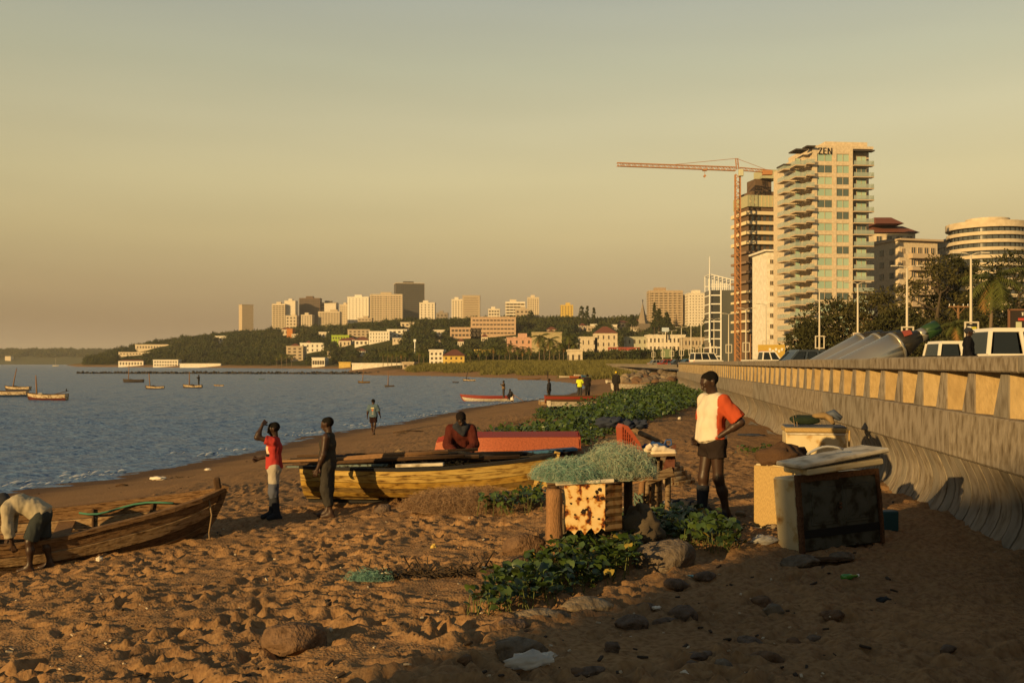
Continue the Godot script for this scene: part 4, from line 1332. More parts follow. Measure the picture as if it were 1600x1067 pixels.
func make_palm(called: String, label: String, group: String, h: float, n_fronds: int, fl: float) -> Node3D:
	var t := thing(called, label, "palm", Vector3.ZERO, 0.0, group)
	var tr := Sh.new(true)
	var pts := []
	var rs := []
	for i in 8:
		var u := i / 7.0
		pts.append(Vector3(0.5 * u * u, -0.5 + (h + 0.5) * u, 0.2 * sin(u * 3.0)))
		rs.append(lerpf(0.2, 0.12, u) + (0.1 if i == 0 else 0.0))
	tr.tube(pts, rs, 8)
	part("trunk", tr, mats.palm_bark, t)
	var top: Vector3 = pts[-1]
	for i in n_fronds:
		var sh := Sh.new()
		var a := TAU * i / n_fronds * 2.618 + rnd(-0.2, 0.2)
		var lift := lerpf(1.0, -0.65, float(i) / n_fronds)
		var dir := Vector3(cos(a), 0, sin(a))
		var p := top
		var prev := p
		var seg := 9
		var side := dir.cross(Vector3.UP).normalized()
		for k in seg:
			var u := float(k + 1) / seg
			var ang := lift - u * 1.35
			p = prev + (dir * cos(ang) + Vector3.UP * sin(ang)) * fl / seg
			sh.tri(prev - side * 0.03, p, prev + side * 0.03)
			var ll := fl * 0.30 * sin(PI * clampf(u * 0.9 + 0.1, 0, 1)) + 0.1
			for q in [-1.0, 1.0]:
				for e in 2:
					var o := prev.lerp(p, e * 0.5)
					var tip: Vector3 = o + side * q * ll * 0.8 + (p - prev).normalized() * ll * 0.55 + Vector3.DOWN * ll * rnd(0.25, 0.6)
					sh.tri(o, o + (p - prev) * 0.42, tip)
			prev = p
		part("frond", sh, mats.palm_dry if lift < -0.5 else mats.palm_leaf, t)
	return t
func make_trees():
	mat("bark", L(0.10, 0.075, 0.05), 0.95, {"tex": texs.grain, "scale": 2.0})
	mat("palm_bark", L(0.20, 0.15, 0.10), 0.95, {"tex": texs.grain, "scale": 2.0})
	mat("leaf_dark", L(0.036, 0.037, 0.013), 0.75, {"back": Color(0.07, 0.075, 0.02), "spec": 0.2})
	mat("leaf_olive", L(0.058, 0.052, 0.018), 0.75, {"back": Color(0.09, 0.085, 0.025), "spec": 0.2})
	mat("leaf_far", L(0.042, 0.050, 0.018), 0.85, {"back": Color(0.08, 0.1, 0.03), "spec": 0.1})
	mat("palm_leaf", L(0.075, 0.085, 0.022), 0.7, {"back": Color(0.15, 0.17, 0.05), "spec": 0.2})
	mat("palm_dry", L(0.24, 0.13, 0.04), 0.9)
	# near the road, right of the picture
	var yb := 3.0
	var G := "trees behind the coast road"
	for q in [
		["rounded dark tree left of the row under the lettered high-rise", 1268, 508, 118.0, 3.4, 1.0, "leaf_dark"],
		["broad dark tree under the lettered high-rise", 1312, 472, 116.0, 5.0, 1.2, "leaf_dark"],
		["tall dark tree right below the lettered high-rise", 1362, 462, 112.0, 5.2, 1.5, "leaf_olive"],
		["low bushy tree in front of the terrace block", 1404, 488, 108.0, 4.0, 1.0, "leaf_dark"],
		["airy feathery tree before the terrace block's loggias", 1468, 406, 112.0, 4.6, 3.5, "leaf_olive"],
		["dark feathery tree right of the terrace block", 1494, 402, 116.0, 3.6, 3.0, "leaf_dark"],
		["dense dark tree below the round tower", 1540, 455, 120.0, 4.6, 1.5, "leaf_dark"],
		["large dark tree covering the round tower's foot at the right edge", 1592, 402, 104.0, 5.4, 2.0, "leaf_dark"],
		["low dark hedge tree behind the white pickups", 1450, 505, 100.0, 4.4, 0.6, "leaf_dark"],
		["wide low tree behind the palm at the right", 1556, 492, 98.0, 5.0, 0.8, "leaf_dark"]]:
		var b := at(q[1], 567, q[3])
		var top: float = EYE - (q[2] - 567.0) / 1600.0 * q[3]
		var airy: bool = q[0].begins_with("airy")
		crown_tree("shade_tree", q[0], Vector3(b.x, yb, b.z), top - yb, q[4], q[5], mats[q[6]], 55 if airy else 90, 0.28, 44, G)
	for q in [
		["pointed dark cypress beside the slanted roof office, nearest the dotted tower", 1105, 470, 515, 560.0, 2.6],
		["dark conifer before the brown balcony tower, left one", 1023, 473, 512, 600.0, 2.4],
		["dark conifer before the brown balcony tower, broad middle one", 1030, 483, 512, 590.0, 4.0],
		["dark conifer before the brown balcony tower, right one", 1042, 488, 513, 585.0, 4.0],
		["tall columnar cypress, left of the pair on the ridge", 918, 479, 512, 780.0, 4.6],
		["tall columnar cypress, right of the pair on the ridge", 928, 481, 512, 770.0, 3.6],
		["broad dark pine left of the cypress pair", 909, 479, 512, 790.0, 7.5],
		["broad dark pine before the slim cream tower", 829, 485, 512, 820.0, 8.0],
		["pointed dark pine on the ridge right of the mural block", 666, 497, 518, 900.0, 5.0],
		["dark bushy tree left of the church spire", 988, 492, 510, 690.0, 6.0]]:
		var b := at(q[1], q[3], q[4])
		var h: float = (q[3] - q[2]) / 1600.0 * q[4]
		var t := thing("conifer", q[0], "tree", b, 0.0, "dark conifers on the ridge")
		var tr := Sh.new(true)
		tr.tube([Vector3(0, -6, 0), Vector3(0, h * 0.9, 0)], [0.5, 0.1], 6)
		part("trunk", tr, mats.bark, t)
		var cr := Sh.new()
		for i in 70:
			var u := rng.randf()
			var r: float = q[5] * (1.0 - u * 0.85) * sqrt(rng.randf()) * 0.8
			var a := rng.randf() * TAU
			spray(cr, Vector3(cos(a) * r, h * (0.08 + 0.92 * u), sin(a) * r), q[5] * 0.28 * (1.15 - u), 26, 0.7)
		part("crown", cr, mats.leaf_far, t)
	# coconut palms
	var pg := "palms along the far shore"
	var proto := make_palm("coconut_palm", "tall coconut palm by the sign at the right edge", "", 8.4, 20, 3.6)
	var pb := at(1545, 567, 92.0)
	proto.position = Vector3(pb.x, 2.9, pb.z)
	var p2 := copy_of(proto, "coconut_palm", Vector3(at(1494, 567, 88).x, 2.9, -88), 1.0, "short coconut palm with hanging brown fronds behind the pickups", 0.5)
	var p3 := copy_of(proto, "coconut_palm", Vector3(at(1402, 567, 98).x, 2.9, -98), 2.0, "short coconut palm behind the silver bottle sculpture", 0.42)
	# far rows: [px, row of the crown's top, row of the foot]
	var far := []
	for q in [[842, 512, 572], [858, 518, 573], [890, 512, 568], [880, 530, 569], [874, 528, 570], [770, 532, 572], [797, 530, 573], [808, 536, 573], [790, 538, 573], [780, 537, 573], [760, 540, 573], [748, 541, 573], [727, 546, 572], [735, 543, 573], [816, 540, 573], [828, 537, 573], [598, 545, 574], [606, 543, 574], [612, 544, 574], [620, 542, 574], [626, 545, 574], [633, 543, 574], [640, 545, 573], [655, 540, 573], [662, 544, 573], [448, 548, 574], [440, 546, 574], [455, 550, 574], [432, 552, 574], [714, 541, 572], [700, 545, 572], [850, 530, 573], [866, 535, 572], [900, 526, 570]]: far.append(q)
	for q in far:
		var d := slope_depth(q[0], q[2])
		d = clampf(d, 380.0, 800.0)
		var h: float = (q[2] - q[1]) / 1600.0 * d
		var c := copy_of(proto, "coconut_palm", at(q[0], q[2], d), rng.randf() * TAU, "coconut palm %s" % ("below the cream tower at the far water" if q[0] < 500 else "behind the long white shore wall" if q[0] < 645 else "near the white and yellow shore houses" if q[0] < 745 else "in the row before the pink house" if q[0] < 835 else "in the tall clump before the olive hall"), h / 11.0)
		c.set_meta("group", pg)
	# the woods on the slopes: no one could count them
	var blob := []
	for k in 3:
		var sh := Sh.new()
		for i in 16: spray(sh, Vector3(rnd(-0.55, 0.55), rnd(0.3, 1.0), rnd(-0.55, 0.55)), 0.36, 26, 0.15)
		blob.append(sh.mesh())
	var spots := [[], [], []]
	var n := 0
	var tries := 0
	while n < 8200 and tries < 60000:
		tries += 1
		var a := rnd(-0.43, 0.3)
		var d := rnd(420.0, 1180.0)
		var x := a * d
		var f := table(a, HILL_FOOT)
		if d < f - (120.0 if a > -0.1 else 12.0) or d > f + 470.0: continue
		var h := land(x, d)
		if h < 2.3: continue
		if d < f and rng.randf() > 0.75: continue
		if n_big.get_noise_2d(x * 0.12, d * 0.12) < -0.2: continue
		if blocks_house(x, d): continue
		var s := rnd(4.5, 9.0) * (0.65 if d < f + 60 else 1.0)
		if d > f + 330: s *= 0.8
		spots[n % 3].append(Transform3D(Basis(Vector3.UP, rng.randf() * TAU).scaled(Vector3(s * rnd(0.8, 1.2), s * rnd(0.8, 1.1), s)), Vector3(x, h - s * 0.25, -d)))
		n += 1
	for i in 260:
		var x := rnd(-1350.0, -640.0)
		var d := rnd(2480.0, 2600.0)
		var top := 21.0 * (1.0 - smoothstep(-950.0, -620.0, x)) + 9.0
		var s := rnd(8.0, 16.0)
		spots[i % 3].append(Transform3D(Basis(Vector3.UP, rng.randf() * TAU).scaled(Vector3(s * 1.5, s, s)), Vector3(x, -2 + top * smoothstep(2360.0, 2560.0, d) - s * 0.3, -d)))
	for k in 3:
		var mm := MultiMesh.new()
		mm.transform_format = MultiMesh.TRANSFORM_3D
		mm.mesh = blob[k]
		mm.instance_count = spots[k].size()
		for i in spots[k].size(): mm.set_instance_transform(i, spots[k][i])
		var o := MultiMeshInstance3D.new()
		o.name = numbered("hillside_wood")
		o.multimesh = mm
		o.material_override = [mats.leaf_far, mat("leaf_far_b", L(0.055, 0.058, 0.02), 0.85, {"back": Color(0.08, 0.1, 0.03), "spec": 0.1}), mat("leaf_far_c", L(0.034, 0.045, 0.017), 0.85, {"back": Color(0.06, 0.08, 0.03), "spec": 0.1})][k]
		add_child(o)
		tag(o, ["dense dark green wood covering the far hillside", "olive green trees mixed through the far hillside wood", "deep green trees mixed through the far hillside wood"][k], "wood", "woods on the far hillside", "stuff")
	# rough grass behind the far beach
	var tuft := Sh.new()
	for i in 40:
		var p := Vector3(rnd(-0.6, 0.6), 0, rnd(-0.6, 0.6))
		var tip := p + Vector3(rnd(-0.35, 0.35), rnd(0.3, 0.9), rnd(-0.35, 0.35))
		var sd := Vector3(rnd(-1, 1), 0, rnd(-1, 1)).normalized() * 0.05
		tuft.tri(p - sd, tip, p + sd)
	var mm2 := MultiMesh.new()
	mm2.transform_format = MultiMesh.TRANSFORM_3D
	mm2.mesh = tuft.mesh()
	var gx := []
	tries = 0
	while gx.size() < 9000 and tries < 60000:
		tries += 1
		var d := rnd(120.0, 420.0)
		var a := rnd(-0.1, 0.17)
		var x := a * d
		if x > wall_x(d) + 1.0 and d < 145.0: continue
		var s := inland(x, d)
		if s < 9.0 + 6.0 * n_big.get_noise_2d(x * 0.5, d * 0.5) or s > 60.0: continue
		if d < 135.0 and s < 14.0: continue
		var k := rnd(0.8, 1.8)
		gx.append(Transform3D(Basis(Vector3.UP, rng.randf() * TAU).scaled(Vector3(k * 1.6, k, k * 1.6)), Vector3(x, land(x, d) - 0.1, -d)))
	mm2.instance_count = gx.size()
	for i in gx.size(): mm2.set_instance_transform(i, gx[i])
	var go := MultiMeshInstance3D.new()
	go.name = numbered("dune_grass")
	go.multimesh = mm2
	go.material_override = mat("dune_grass", L(0.115, 0.105, 0.03), 0.9, {"back": Color(0.2, 0.2, 0.06)})
	add_child(go)
	tag(go, "rough olive grass covering the bank behind the far beach", "grass", "", "stuff")
var houses := []
func blocks_house(x: float, d: float) -> bool:
	for q in houses:
		# keep the ground before a house clear so that it shows
		if d < q.y + 14.0 and d > q.y - q.w and absf(x / d - q.x) < q.z: return true
	return false
# ---- people -----------------------------------------------------------------------
# A skin over tapered bones: distances to the bones joined with a smooth minimum and meshed as surface nets.
# bone: [a, b, radius at a, radius at b, cut] ; cut 1 ends it flat at b, 2 flat at both ends
func flesh(bones: Array, cell: float, k: float, acc: Array, paint = null):
	var lo := Vector3.ONE * 1e9
	var hi := -lo
	for b in bones:
		var r: float = maxf(b[2], b[3]) + cell * 3.0
		lo = lo.min(b[0] - Vector3.ONE * r).min(b[1] - Vector3.ONE * r)
		hi = hi.max(b[0] + Vector3.ONE * r).max(b[1] + Vector3.ONE * r)
	var nx := int((hi.x - lo.x) / cell) + 2
	var ny := int((hi.y - lo.y) / cell) + 2
	var nz := int((hi.z - lo.z) / cell) + 2
	var f := PackedFloat32Array()
	f.resize(nx * ny * nz)
	f.fill(1000.0)
	for bn in bones:
		var a: Vector3 = bn[0]
		var b: Vector3 = bn[1]
		var ra: float = bn[2]
		var rb: float = bn[3]
		var cut: int = bn[4] if bn.size() > 4 else 0
		var ab := b - a
		var il := 1.0 / maxf(ab.length_squared(), 1e-8)
		var dir := ab.normalized()
		var m := maxf(ra, rb) + k * 0.6 + cell * 2.0
		var p0 := a.min(b) - Vector3.ONE * m - lo
		var p1 := a.max(b) + Vector3.ONE * m - lo
		var i0 := maxi(int(p0.x / cell), 0)
		var i1 := mini(int(p1.x / cell) + 1, nx - 1)
		var j0 := maxi(int(p0.y / cell), 0)
		var j1 := mini(int(p1.y / cell) + 1, ny - 1)
		var k0 := maxi(int(p0.z / cell), 0)
		var k1 := mini(int(p1.z / cell) + 1, nz - 1)
		for z in range(k0, k1 + 1):
			for y in range(j0, j1 + 1):
				var q := (z * ny + y) * nx
				for x in range(i0, i1 + 1):
					var p := lo + Vector3(x, y, z) * cell
					var t := (p - a).dot(ab) * il
					var tc := clampf(t, 0.0, 1.0)
					var d := p.distance_to(a + ab * tc) - (ra + (rb - ra) * tc)
					if cut > 0:
						d = maxf(d, (p - b).dot(dir))
						if cut > 1: d = maxf(d, -(p - a).dot(dir))
					var e := f[q + x]
					if e > 500.0: f[q + x] = d
					else:
						var h := k - absf(e - d)
						f[q + x] = minf(e, d) - (h * h / (4.0 * k) if h > 0.0 else 0.0)
	var vs: PackedVector3Array = acc[0]
	var ns: PackedVector3Array = acc[1]
	var cs: PackedColorArray = acc[2]
	var ix: PackedInt32Array = acc[3]
	var ids := {}
	var sy := nx
	var sz := nx * ny
	var lim := cell * 1.8
	for z in nz - 1:
		for y in ny - 1:
			var q := (z * ny + y) * nx
			for x in nx - 1:
				var i := q + x
				var f0 := f[i]
				if f0 > lim or f0 < -lim: continue
				var c := [f0, f[i + 1], f[i + sy], f[i + sy + 1], f[i + sz], f[i + sz + 1], f[i + sz + sy], f[i + sz + sy + 1]]
				var neg := 0
				for v in c:
					if v < 0.0: neg += 1
				if neg == 0 or neg == 8: continue
				var s := Vector3.ZERO
				var n := 0
				for e in EDGES:
					var va: float = c[e[0]]
					var vb: float = c[e[1]]
					if (va < 0.0) != (vb < 0.0):
						var t := va / (va - vb)
						s += CORNERS[e[0]].lerp(CORNERS[e[1]], t)
						n += 1
				ids[i] = vs.size()
				var p := lo + (Vector3(x, y, z) + s / n) * cell
				vs.append(p)
				ns.append(Vector3(c[1] + c[3] + c[5] + c[7] - c[0] - c[2] - c[4] - c[6], c[2] + c[3] + c[6] + c[7] - c[0] - c[1] - c[4] - c[5], c[4] + c[5] + c[6] + c[7] - c[0] - c[1] - c[2] - c[3]).normalized())
				cs.append(paint.call(p) if paint != null else Color.WHITE)
	var st := [1, sy, sz]
	for i in ids:
		var neg: bool = f[i] < 0.0
		for ax in 3:
			if (f[i + st[ax]] < 0.0) == neg: continue
			var u: int = st[(ax + 1) % 3]
			var v: int = st[(ax + 2) % 3]
			if not (ids.has(i - u) and ids.has(i - v) and ids.has(i - u - v)): continue
			var a: int = ids[i]
			var b: int = ids[i - u]
			var c: int = ids[i - u - v]
			var d: int = ids[i - v]
			if neg: ix.append_array(PackedInt32Array([a, c, b, a, d, c]))
			else: ix.append_array(PackedInt32Array([a, b, c, a, c, d]))
	acc[0] = vs; acc[1] = ns; acc[2] = cs; acc[3] = ix
const EDGES := [[0, 1], [2, 3], [4, 5], [6, 7], [0, 2], [1, 3], [4, 6], [5, 7], [0, 4], [1, 5], [2, 6], [3, 7]]
const CORNERS := [Vector3(0, 0, 0), Vector3(1, 0, 0), Vector3(0, 1, 0), Vector3(1, 1, 0), Vector3(0, 0, 1), Vector3(1, 0, 1), Vector3(0, 1, 1), Vector3(1, 1, 1)]
func acc_new() -> Array: return [PackedVector3Array(), PackedVector3Array(), PackedColorArray(), PackedInt32Array()]
func acc_mesh(a: Array) -> ArrayMesh:
	var ar := []
	ar.resize(Mesh.ARRAY_MAX)
	ar[Mesh.ARRAY_VERTEX] = a[0]; ar[Mesh.ARRAY_NORMAL] = a[1]; ar[Mesh.ARRAY_COLOR] = a[2]; ar[Mesh.ARRAY_INDEX] = a[3]
	var m := ArrayMesh.new()
	m.add_surface_from_arrays(Mesh.PRIMITIVE_TRIANGLES, ar)
	return m
# joints of a 1.75 m figure facing +z; its left is +x
func pose(o := {}) -> Dictionary:
	var j := {"pel": Vector3(0, 0.96, 0), "wai": Vector3(0, 1.10, 0.01), "che": Vector3(0, 1.30, 0), "nec": Vector3(0, 1.45, -0.015), "hed": Vector3(0, 1.625, 0.015), "face": Vector3(0, 0, 1),
		"sL": Vector3(0.185, 1.415, -0.01), "eL": Vector3(0.24, 1.13, -0.03), "wL": Vector3(0.25, 0.88, 0.06), "sR": Vector3(-0.185, 1.415, -0.01), "eR": Vector3(-0.24, 1.13, -0.03), "wR": Vector3(-0.25, 0.88, 0.06),
		"hL": Vector3(0.095, 0.92, 0), "kL": Vector3(0.105, 0.50, 0.015), "aL": Vector3(0.11, 0.085, -0.02), "hR": Vector3(-0.095, 0.92, 0), "kR": Vector3(-0.105, 0.50, 0.015), "aR": Vector3(-0.11, 0.085, -0.02), "curl": 0.6}
	for k in o: j[k] = o[k]
	return j
func lat(j: Dictionary) -> Vector3: return (j.sL - j.sR).normalized()
func toe(j: Dictionary, s: String) -> Vector3:
	var f: Vector3 = j.get("toe" + s, Vector3(j.face.x, 0, j.face.z).normalized())
	return j["a" + s] + f * 0.155 + Vector3(0, -0.052, 0)
func torso_bones(j: Dictionary, g := 0.0) -> Array:
	var l := lat(j)
	var out := [[j.hL + Vector3(0, 0.02, 0), j.hR + Vector3(0, 0.02, 0), 0.108 + g, 0.108 + g]]
	for q in [-1.0, 1.0]:
		out.append([j.pel + l * q * 0.055, j.wai + l * q * 0.05, 0.108 + g, 0.10 + g])
		out.append([j.wai + l * q * 0.05, j.che + l * q * 0.065, 0.10 + g, 0.115 + g])
		out.append([j.che + l * q * 0.065, j.nec + l * q * 0.05 - (j.nec - j.che).normalized() * 0.05, 0.11 + g, 0.075 + g])
	out.append([j.sL.lerp(j.sR, 0.06), j.sR.lerp(j.sL, 0.06), 0.066 + g, 0.066 + g])
	return out
func arm_bones(j: Dictionary, s: String, g := 0.0, reach := 2.0, loose := 0.0) -> Array:
	var a: Vector3 = j["s" + s]
	var e: Vector3 = j["e" + s]
	var w: Vector3 = j["w" + s]
	if reach <= 1.0: return [[a, a.lerp(e, reach), 0.056 + g, lerpf(0.056, 0.043, reach) + g + loose, 1]]
	if reach < 2.0: return [[a, e, 0.056 + g, 0.044 + g], [e, e.lerp(w, reach - 1.0), 0.044 + g, 0.036 + g + loose, 1]]
	return [[a, e, 0.056 + g, 0.043 + g], [e, e.lerp(w, 0.3), 0.043 + g, 0.042 + g], [e.lerp(w, 0.3), w, 0.042 + g, 0.028 + g]]
func leg_bones(j: Dictionary, s: String, g := 0.0, reach := 2.0, loose := 0.0) -> Array:
	var h: Vector3 = j["h" + s]
	var k: Vector3 = j["k" + s]
	var a: Vector3 = j["a" + s]
	if reach <= 1.0: return [[h, h.lerp(k, reach), 0.092 + g, lerpf(0.092, 0.062, reach) + g + loose, 1]]
	if reach < 2.0: return [[h, k, 0.092 + g, 0.062 + g + loose], [k, k.lerp(a, reach - 1.0), 0.062 + g + loose, 0.05 + g + loose, 1]]
	return [[h, k, 0.09 + g, 0.058 + g], [k, k.lerp(a, 0.35) - j.face * 0.012, 0.056 + g, 0.058 + g], [k.lerp(a, 0.35) - j.face * 0.012, a, 0.056 + g, 0.036 + g]]
func foot_bones(j: Dictionary, s: String, g := 0.0) -> Array:
	var a: Vector3 = j["a" + s]
	var t := toe(j, s)
	var heel := a + (a - t) * Vector3(0.3, 0, 0.3) + Vector3(0, -0.05, 0)
	return [[a + Vector3(0, 0.02, 0), t, 0.038 + g, 0.027 + g], [heel, t, 0.033 + g, 0.028 + g]]
func head_bones(j: Dictionary) -> Array:
	var c: Vector3 = j.hed
	var u: Vector3 = (j.hed - j.nec).normalized()
	var f: Vector3 = (j.face - u * j.face.dot(u)).normalized()
	if j.has("look"): f = j.look.normalized(); u = (u - f * u.dot(f)).normalized()
	var l := u.cross(f).normalized()
	return [[c + u * 0.038 - f * 0.03, c + u * 0.036 + f * 0.018, 0.084, 0.078], [c - u * 0.05 + f * 0.02, c + f * 0.03, 0.054, 0.066], [c - u * 0.088 + f * 0.052, c - u * 0.07 + f * 0.03, 0.024, 0.04],
		[c + f * 0.09 + u * 0.002, c + f * 0.107 - u * 0.026, 0.011, 0.017], [c + f * 0.084 - u * 0.056 - l * 0.02, c + f * 0.084 - u * 0.056 + l * 0.02, 0.014, 0.014],
		[c + f * 0.082 + u * 0.026 - l * 0.035, c + f * 0.082 + u * 0.026 + l * 0.035, 0.014, 0.014],
		[c + l * 0.083 + u * 0.018 - f * 0.012, c + l * 0.08 - u * 0.022 - f * 0.006, 0.018, 0.012], [c - l * 0.083 + u * 0.018 - f * 0.012, c - l * 0.08 - u * 0.022 - f * 0.006, 0.018, 0.012],
		[j.nec - u * 0.03, c - u * 0.05 - f * 0.015, 0.06, 0.056]]
func hand_bones(j: Dictionary, s: String) -> Array:
	var w: Vector3 = j["w" + s]
	var dir: Vector3 = j.get("hand" + s, (w - j["e" + s])).normalized()
	var inn: Vector3 = (Vector3(-1.0 if s == "L" else 1.0, 0, 0)).rotated(Vector3.UP, 0.0)
	if j.has("palm" + s): inn = j["palm" + s]
	inn = (inn - dir * inn.dot(dir)).normalized()
	var across := dir.cross(inn).normalized() * (-1.0 if s == "L" else 1.0)
	var out := []
	var kn := w + dir * 0.085
	for i in 4:
		var o := across * (0.031 - i * 0.021)
		out.append([w + o * 0.45, kn + o, 0.018, 0.0135])
		var c: float = j.curl * (0.9 + 0.12 * i)
		var ln: float = [0.040, 0.045, 0.042, 0.033][i]
		var d1 := (dir * cos(c) + inn * sin(c)).normalized()
		var d2 := (dir * cos(c * 2.0) + inn * sin(c * 2.0)).normalized()
		out.append([kn + o, kn + o + d1 * ln, 0.0105, 0.0098])
		out.append([kn + o + d1 * ln, kn + o + d1 * ln + d2 * ln * 0.9, 0.0098, 0.0085])
	var t0 := w + dir * 0.03 + across * 0.03
	var t1 := t0 + (dir * 0.6 + across * 0.8 + inn * 0.35).normalized() * 0.042
	out.append([w + dir * 0.012 + across * 0.012, t0, 0.017, 0.014])
	out.append([t0, t1, 0.013, 0.011])
	out.append([t1, t1 + (dir * 0.9 + across * 0.2 + inn * 0.5).normalized() * 0.034, 0.011, 0.009])
	return out
# wear: list of [part name, material, kind, {..}]
func person(label: String, feet: Vector3, turn: float, size: float, j: Dictionary, skin: Material, wear: Array, cell := 0.02, group := "") -> Node3D:
	var t := thing("person", label, "person", feet, turn, group)
	t.scale = Vector3.ONE * (size / 1.75)
	var a := acc_new()
	var body := torso_bones(j)
	for s in ["L", "R"]:
		body.append_array(arm_bones(j, s)); body.append_array(leg_bones(j, s)); body.append_array(foot_bones(j, s))
	flesh(body, cell, 0.05, a)
	flesh(head_bones(j), minf(cell * 0.5, 0.018 if cell > 0.03 else 0.011), 0.022, a)
	for s in ["L", "R"]: flesh(hand_bones(j, s), minf(cell * 0.45, 0.015 if cell > 0.03 else 0.0095), 0.008, a)
	part("body", acc_mesh(a), skin, t)
	for w in wear:
		var b := acc_new()
		var o: Dictionary = w[3]
		var pc = o.get("paint", null)
		var g: float = o.get("g", 0.014)
		var bones := []
		var kk: float = 0.05
		var cl := cell * 0.85
		match w[2]:
			"shirt":
				var l := lat(j)
				bones = torso_bones(j, g).slice(1)
				var dn: Vector3 = (j.pel - j.wai).normalized()
				var dr: float = o.get("drop", 0.06)
				for q in [-1.0, 1.0]: bones.append([j.wai + l * q * 0.05, j.pel + l * q * 0.058 + dn * dr, 0.11 + g, 0.115 + g + o.get("flare", 0.012), 1])
				if o.get("sleeve", 0.6) > 0.0:
					for s in ["L", "R"]: bones.append_array(arm_bones(j, s, g + 0.004, o.get("sleeve", 0.6), o.get("loose", 0.016)))
				if o.get("collar", true): bones.append([j.che.lerp(j.nec, 0.7), j.nec + (j.hed - j.nec) * 0.14, 0.075, 0.066 + g * 0.5, 1])
				if o.get("vest", false): kk = 0.03
			"trousers":
				bones = [torso_bones(j, g)[0]]
				var l := lat(j)
				for q in [-1.0, 1.0]: bones.append([j.pel + l * q * 0.05 - Vector3(0, 0.05, 0), j.pel.lerp(j.wai, o.get("rise", 0.5)) + l * q * 0.05, 0.112 + g, 0.108 + g, 1])
				for s in ["L", "R"]: bones.append_array(leg_bones(j, s, g, o.get("reach", 0.8), o.get("loose", 0.02)))
				kk = 0.04
			"shoes":
				for s in ["L", "R"]:
					bones.append_array(foot_bones(j, s, 0.01))
					if o.get("high", 0.0) > 0.0: bones.append([j["a" + s] + Vector3(0, -0.02, 0), j["a" + s].lerp(j["k" + s], o.high) - j.face * 0.008, 0.054, 0.077, 1])
				kk = 0.03
				cl = minf(cell * 0.7, 0.014)
			"hair", "cap":
				var c: Vector3 = j.hed
				var u: Vector3 = (j.hed - j.nec).normalized()
				var f: Vector3 = (j.face - u * j.face.dot(u)).normalized()
				if j.has("look"): f = j.look.normalized(); u = (u - f * u.dot(f)).normalized()
				var r := 0.004 if w[2] == "hair" else 0.012
				bones = [[c + u * 0.046 - f * 0.038, c + u * 0.05 + f * 0.004, 0.086 + r, 0.078 + r]]
				if w[2] == "cap":
					bones.append([c + u * 0.05 + f * 0.05, c + u * 0.04 + f * 0.15, 0.05, 0.035])
					bones[1][0] = c + u * 0.058 + f * 0.075; bones[1][1] = c + u * 0.045 + f * 0.14; bones[1][2] = 0.024; bones[1][3] = 0.018
				kk = 0.02
				cl = minf(cell * 0.5, 0.018 if cell > 0.03 else 0.011)
			"bones":
				bones = o.bones
		if pc != null: cl = minf(cl, 0.0135)
		flesh(bones, cl, kk, b, pc)
		if w[2] in ["shirt", "trousers"]: crease(b, o.get("crease", 0.009))
		part(w[0], acc_mesh(b), w[1], t)
	if cell <= 0.02:
		var u: Vector3 = (j.hed - j.nec).normalized()
		var fc: Vector3 = (j.face - u * j.face.dot(u)).normalized()
		if j.has("look"): fc = j.look.normalized(); u = (u - fc * u.dot(fc)).normalized()
		for q in [-1.0, 1.0]:
			var e := part("eye", lump(0.013, 0.009, 0.012, 2, 1, 0.0), mat("eye_white", L(0.42, 0.38, 0.32), 0.3), t, j.hed + fc * 0.083 + u * 0.006 + u.cross(fc) * q * 0.031)
			part("pupil", lump(0.006, 0.007, 0.005, 2, 1, 0.0), mats.black, e, fc * 0.011)
	return t
# folds: push the cloth in and out along soft slanting ridges
func crease(a: Array, amp: float):
	var fn := FastNoiseLite.new()
	fn.seed = 77; fn.frequency = 1.0; fn.fractal_octaves = 2
	var vs: PackedVector3Array = a[0]
	var ns: PackedVector3Array = a[1]
	var m := Vector3(9.0, 4.5, 9.0)
	for i in vs.size():
		var p := vs[i] * m
		p.y += p.x * 0.5 + p.z * 0.35
		var v := fn.get_noise_3dv(p)
		var g := Vector3(fn.get_noise_3dv(p + Vector3(0.2, 0, 0)) - v, fn.get_noise_3dv(p + Vector3(0, 0.2, 0)) - v, fn.get_noise_3dv(p + Vector3(0, 0, 0.2)) - v) / 0.2 * m
		vs[i] += ns[i] * v * amp
		ns[i] = (ns[i] - (g - ns[i] * g.dot(ns[i])) * amp * 1.3).normalized()
	a[0] = vs
	a[1] = ns
func cloth(key: String, c: Color) -> StandardMaterial3D:
	return mat("cloth_" + key, c, 0.95, {"tex": texs.grain, "scale": 5.0, "spec": 0.1})
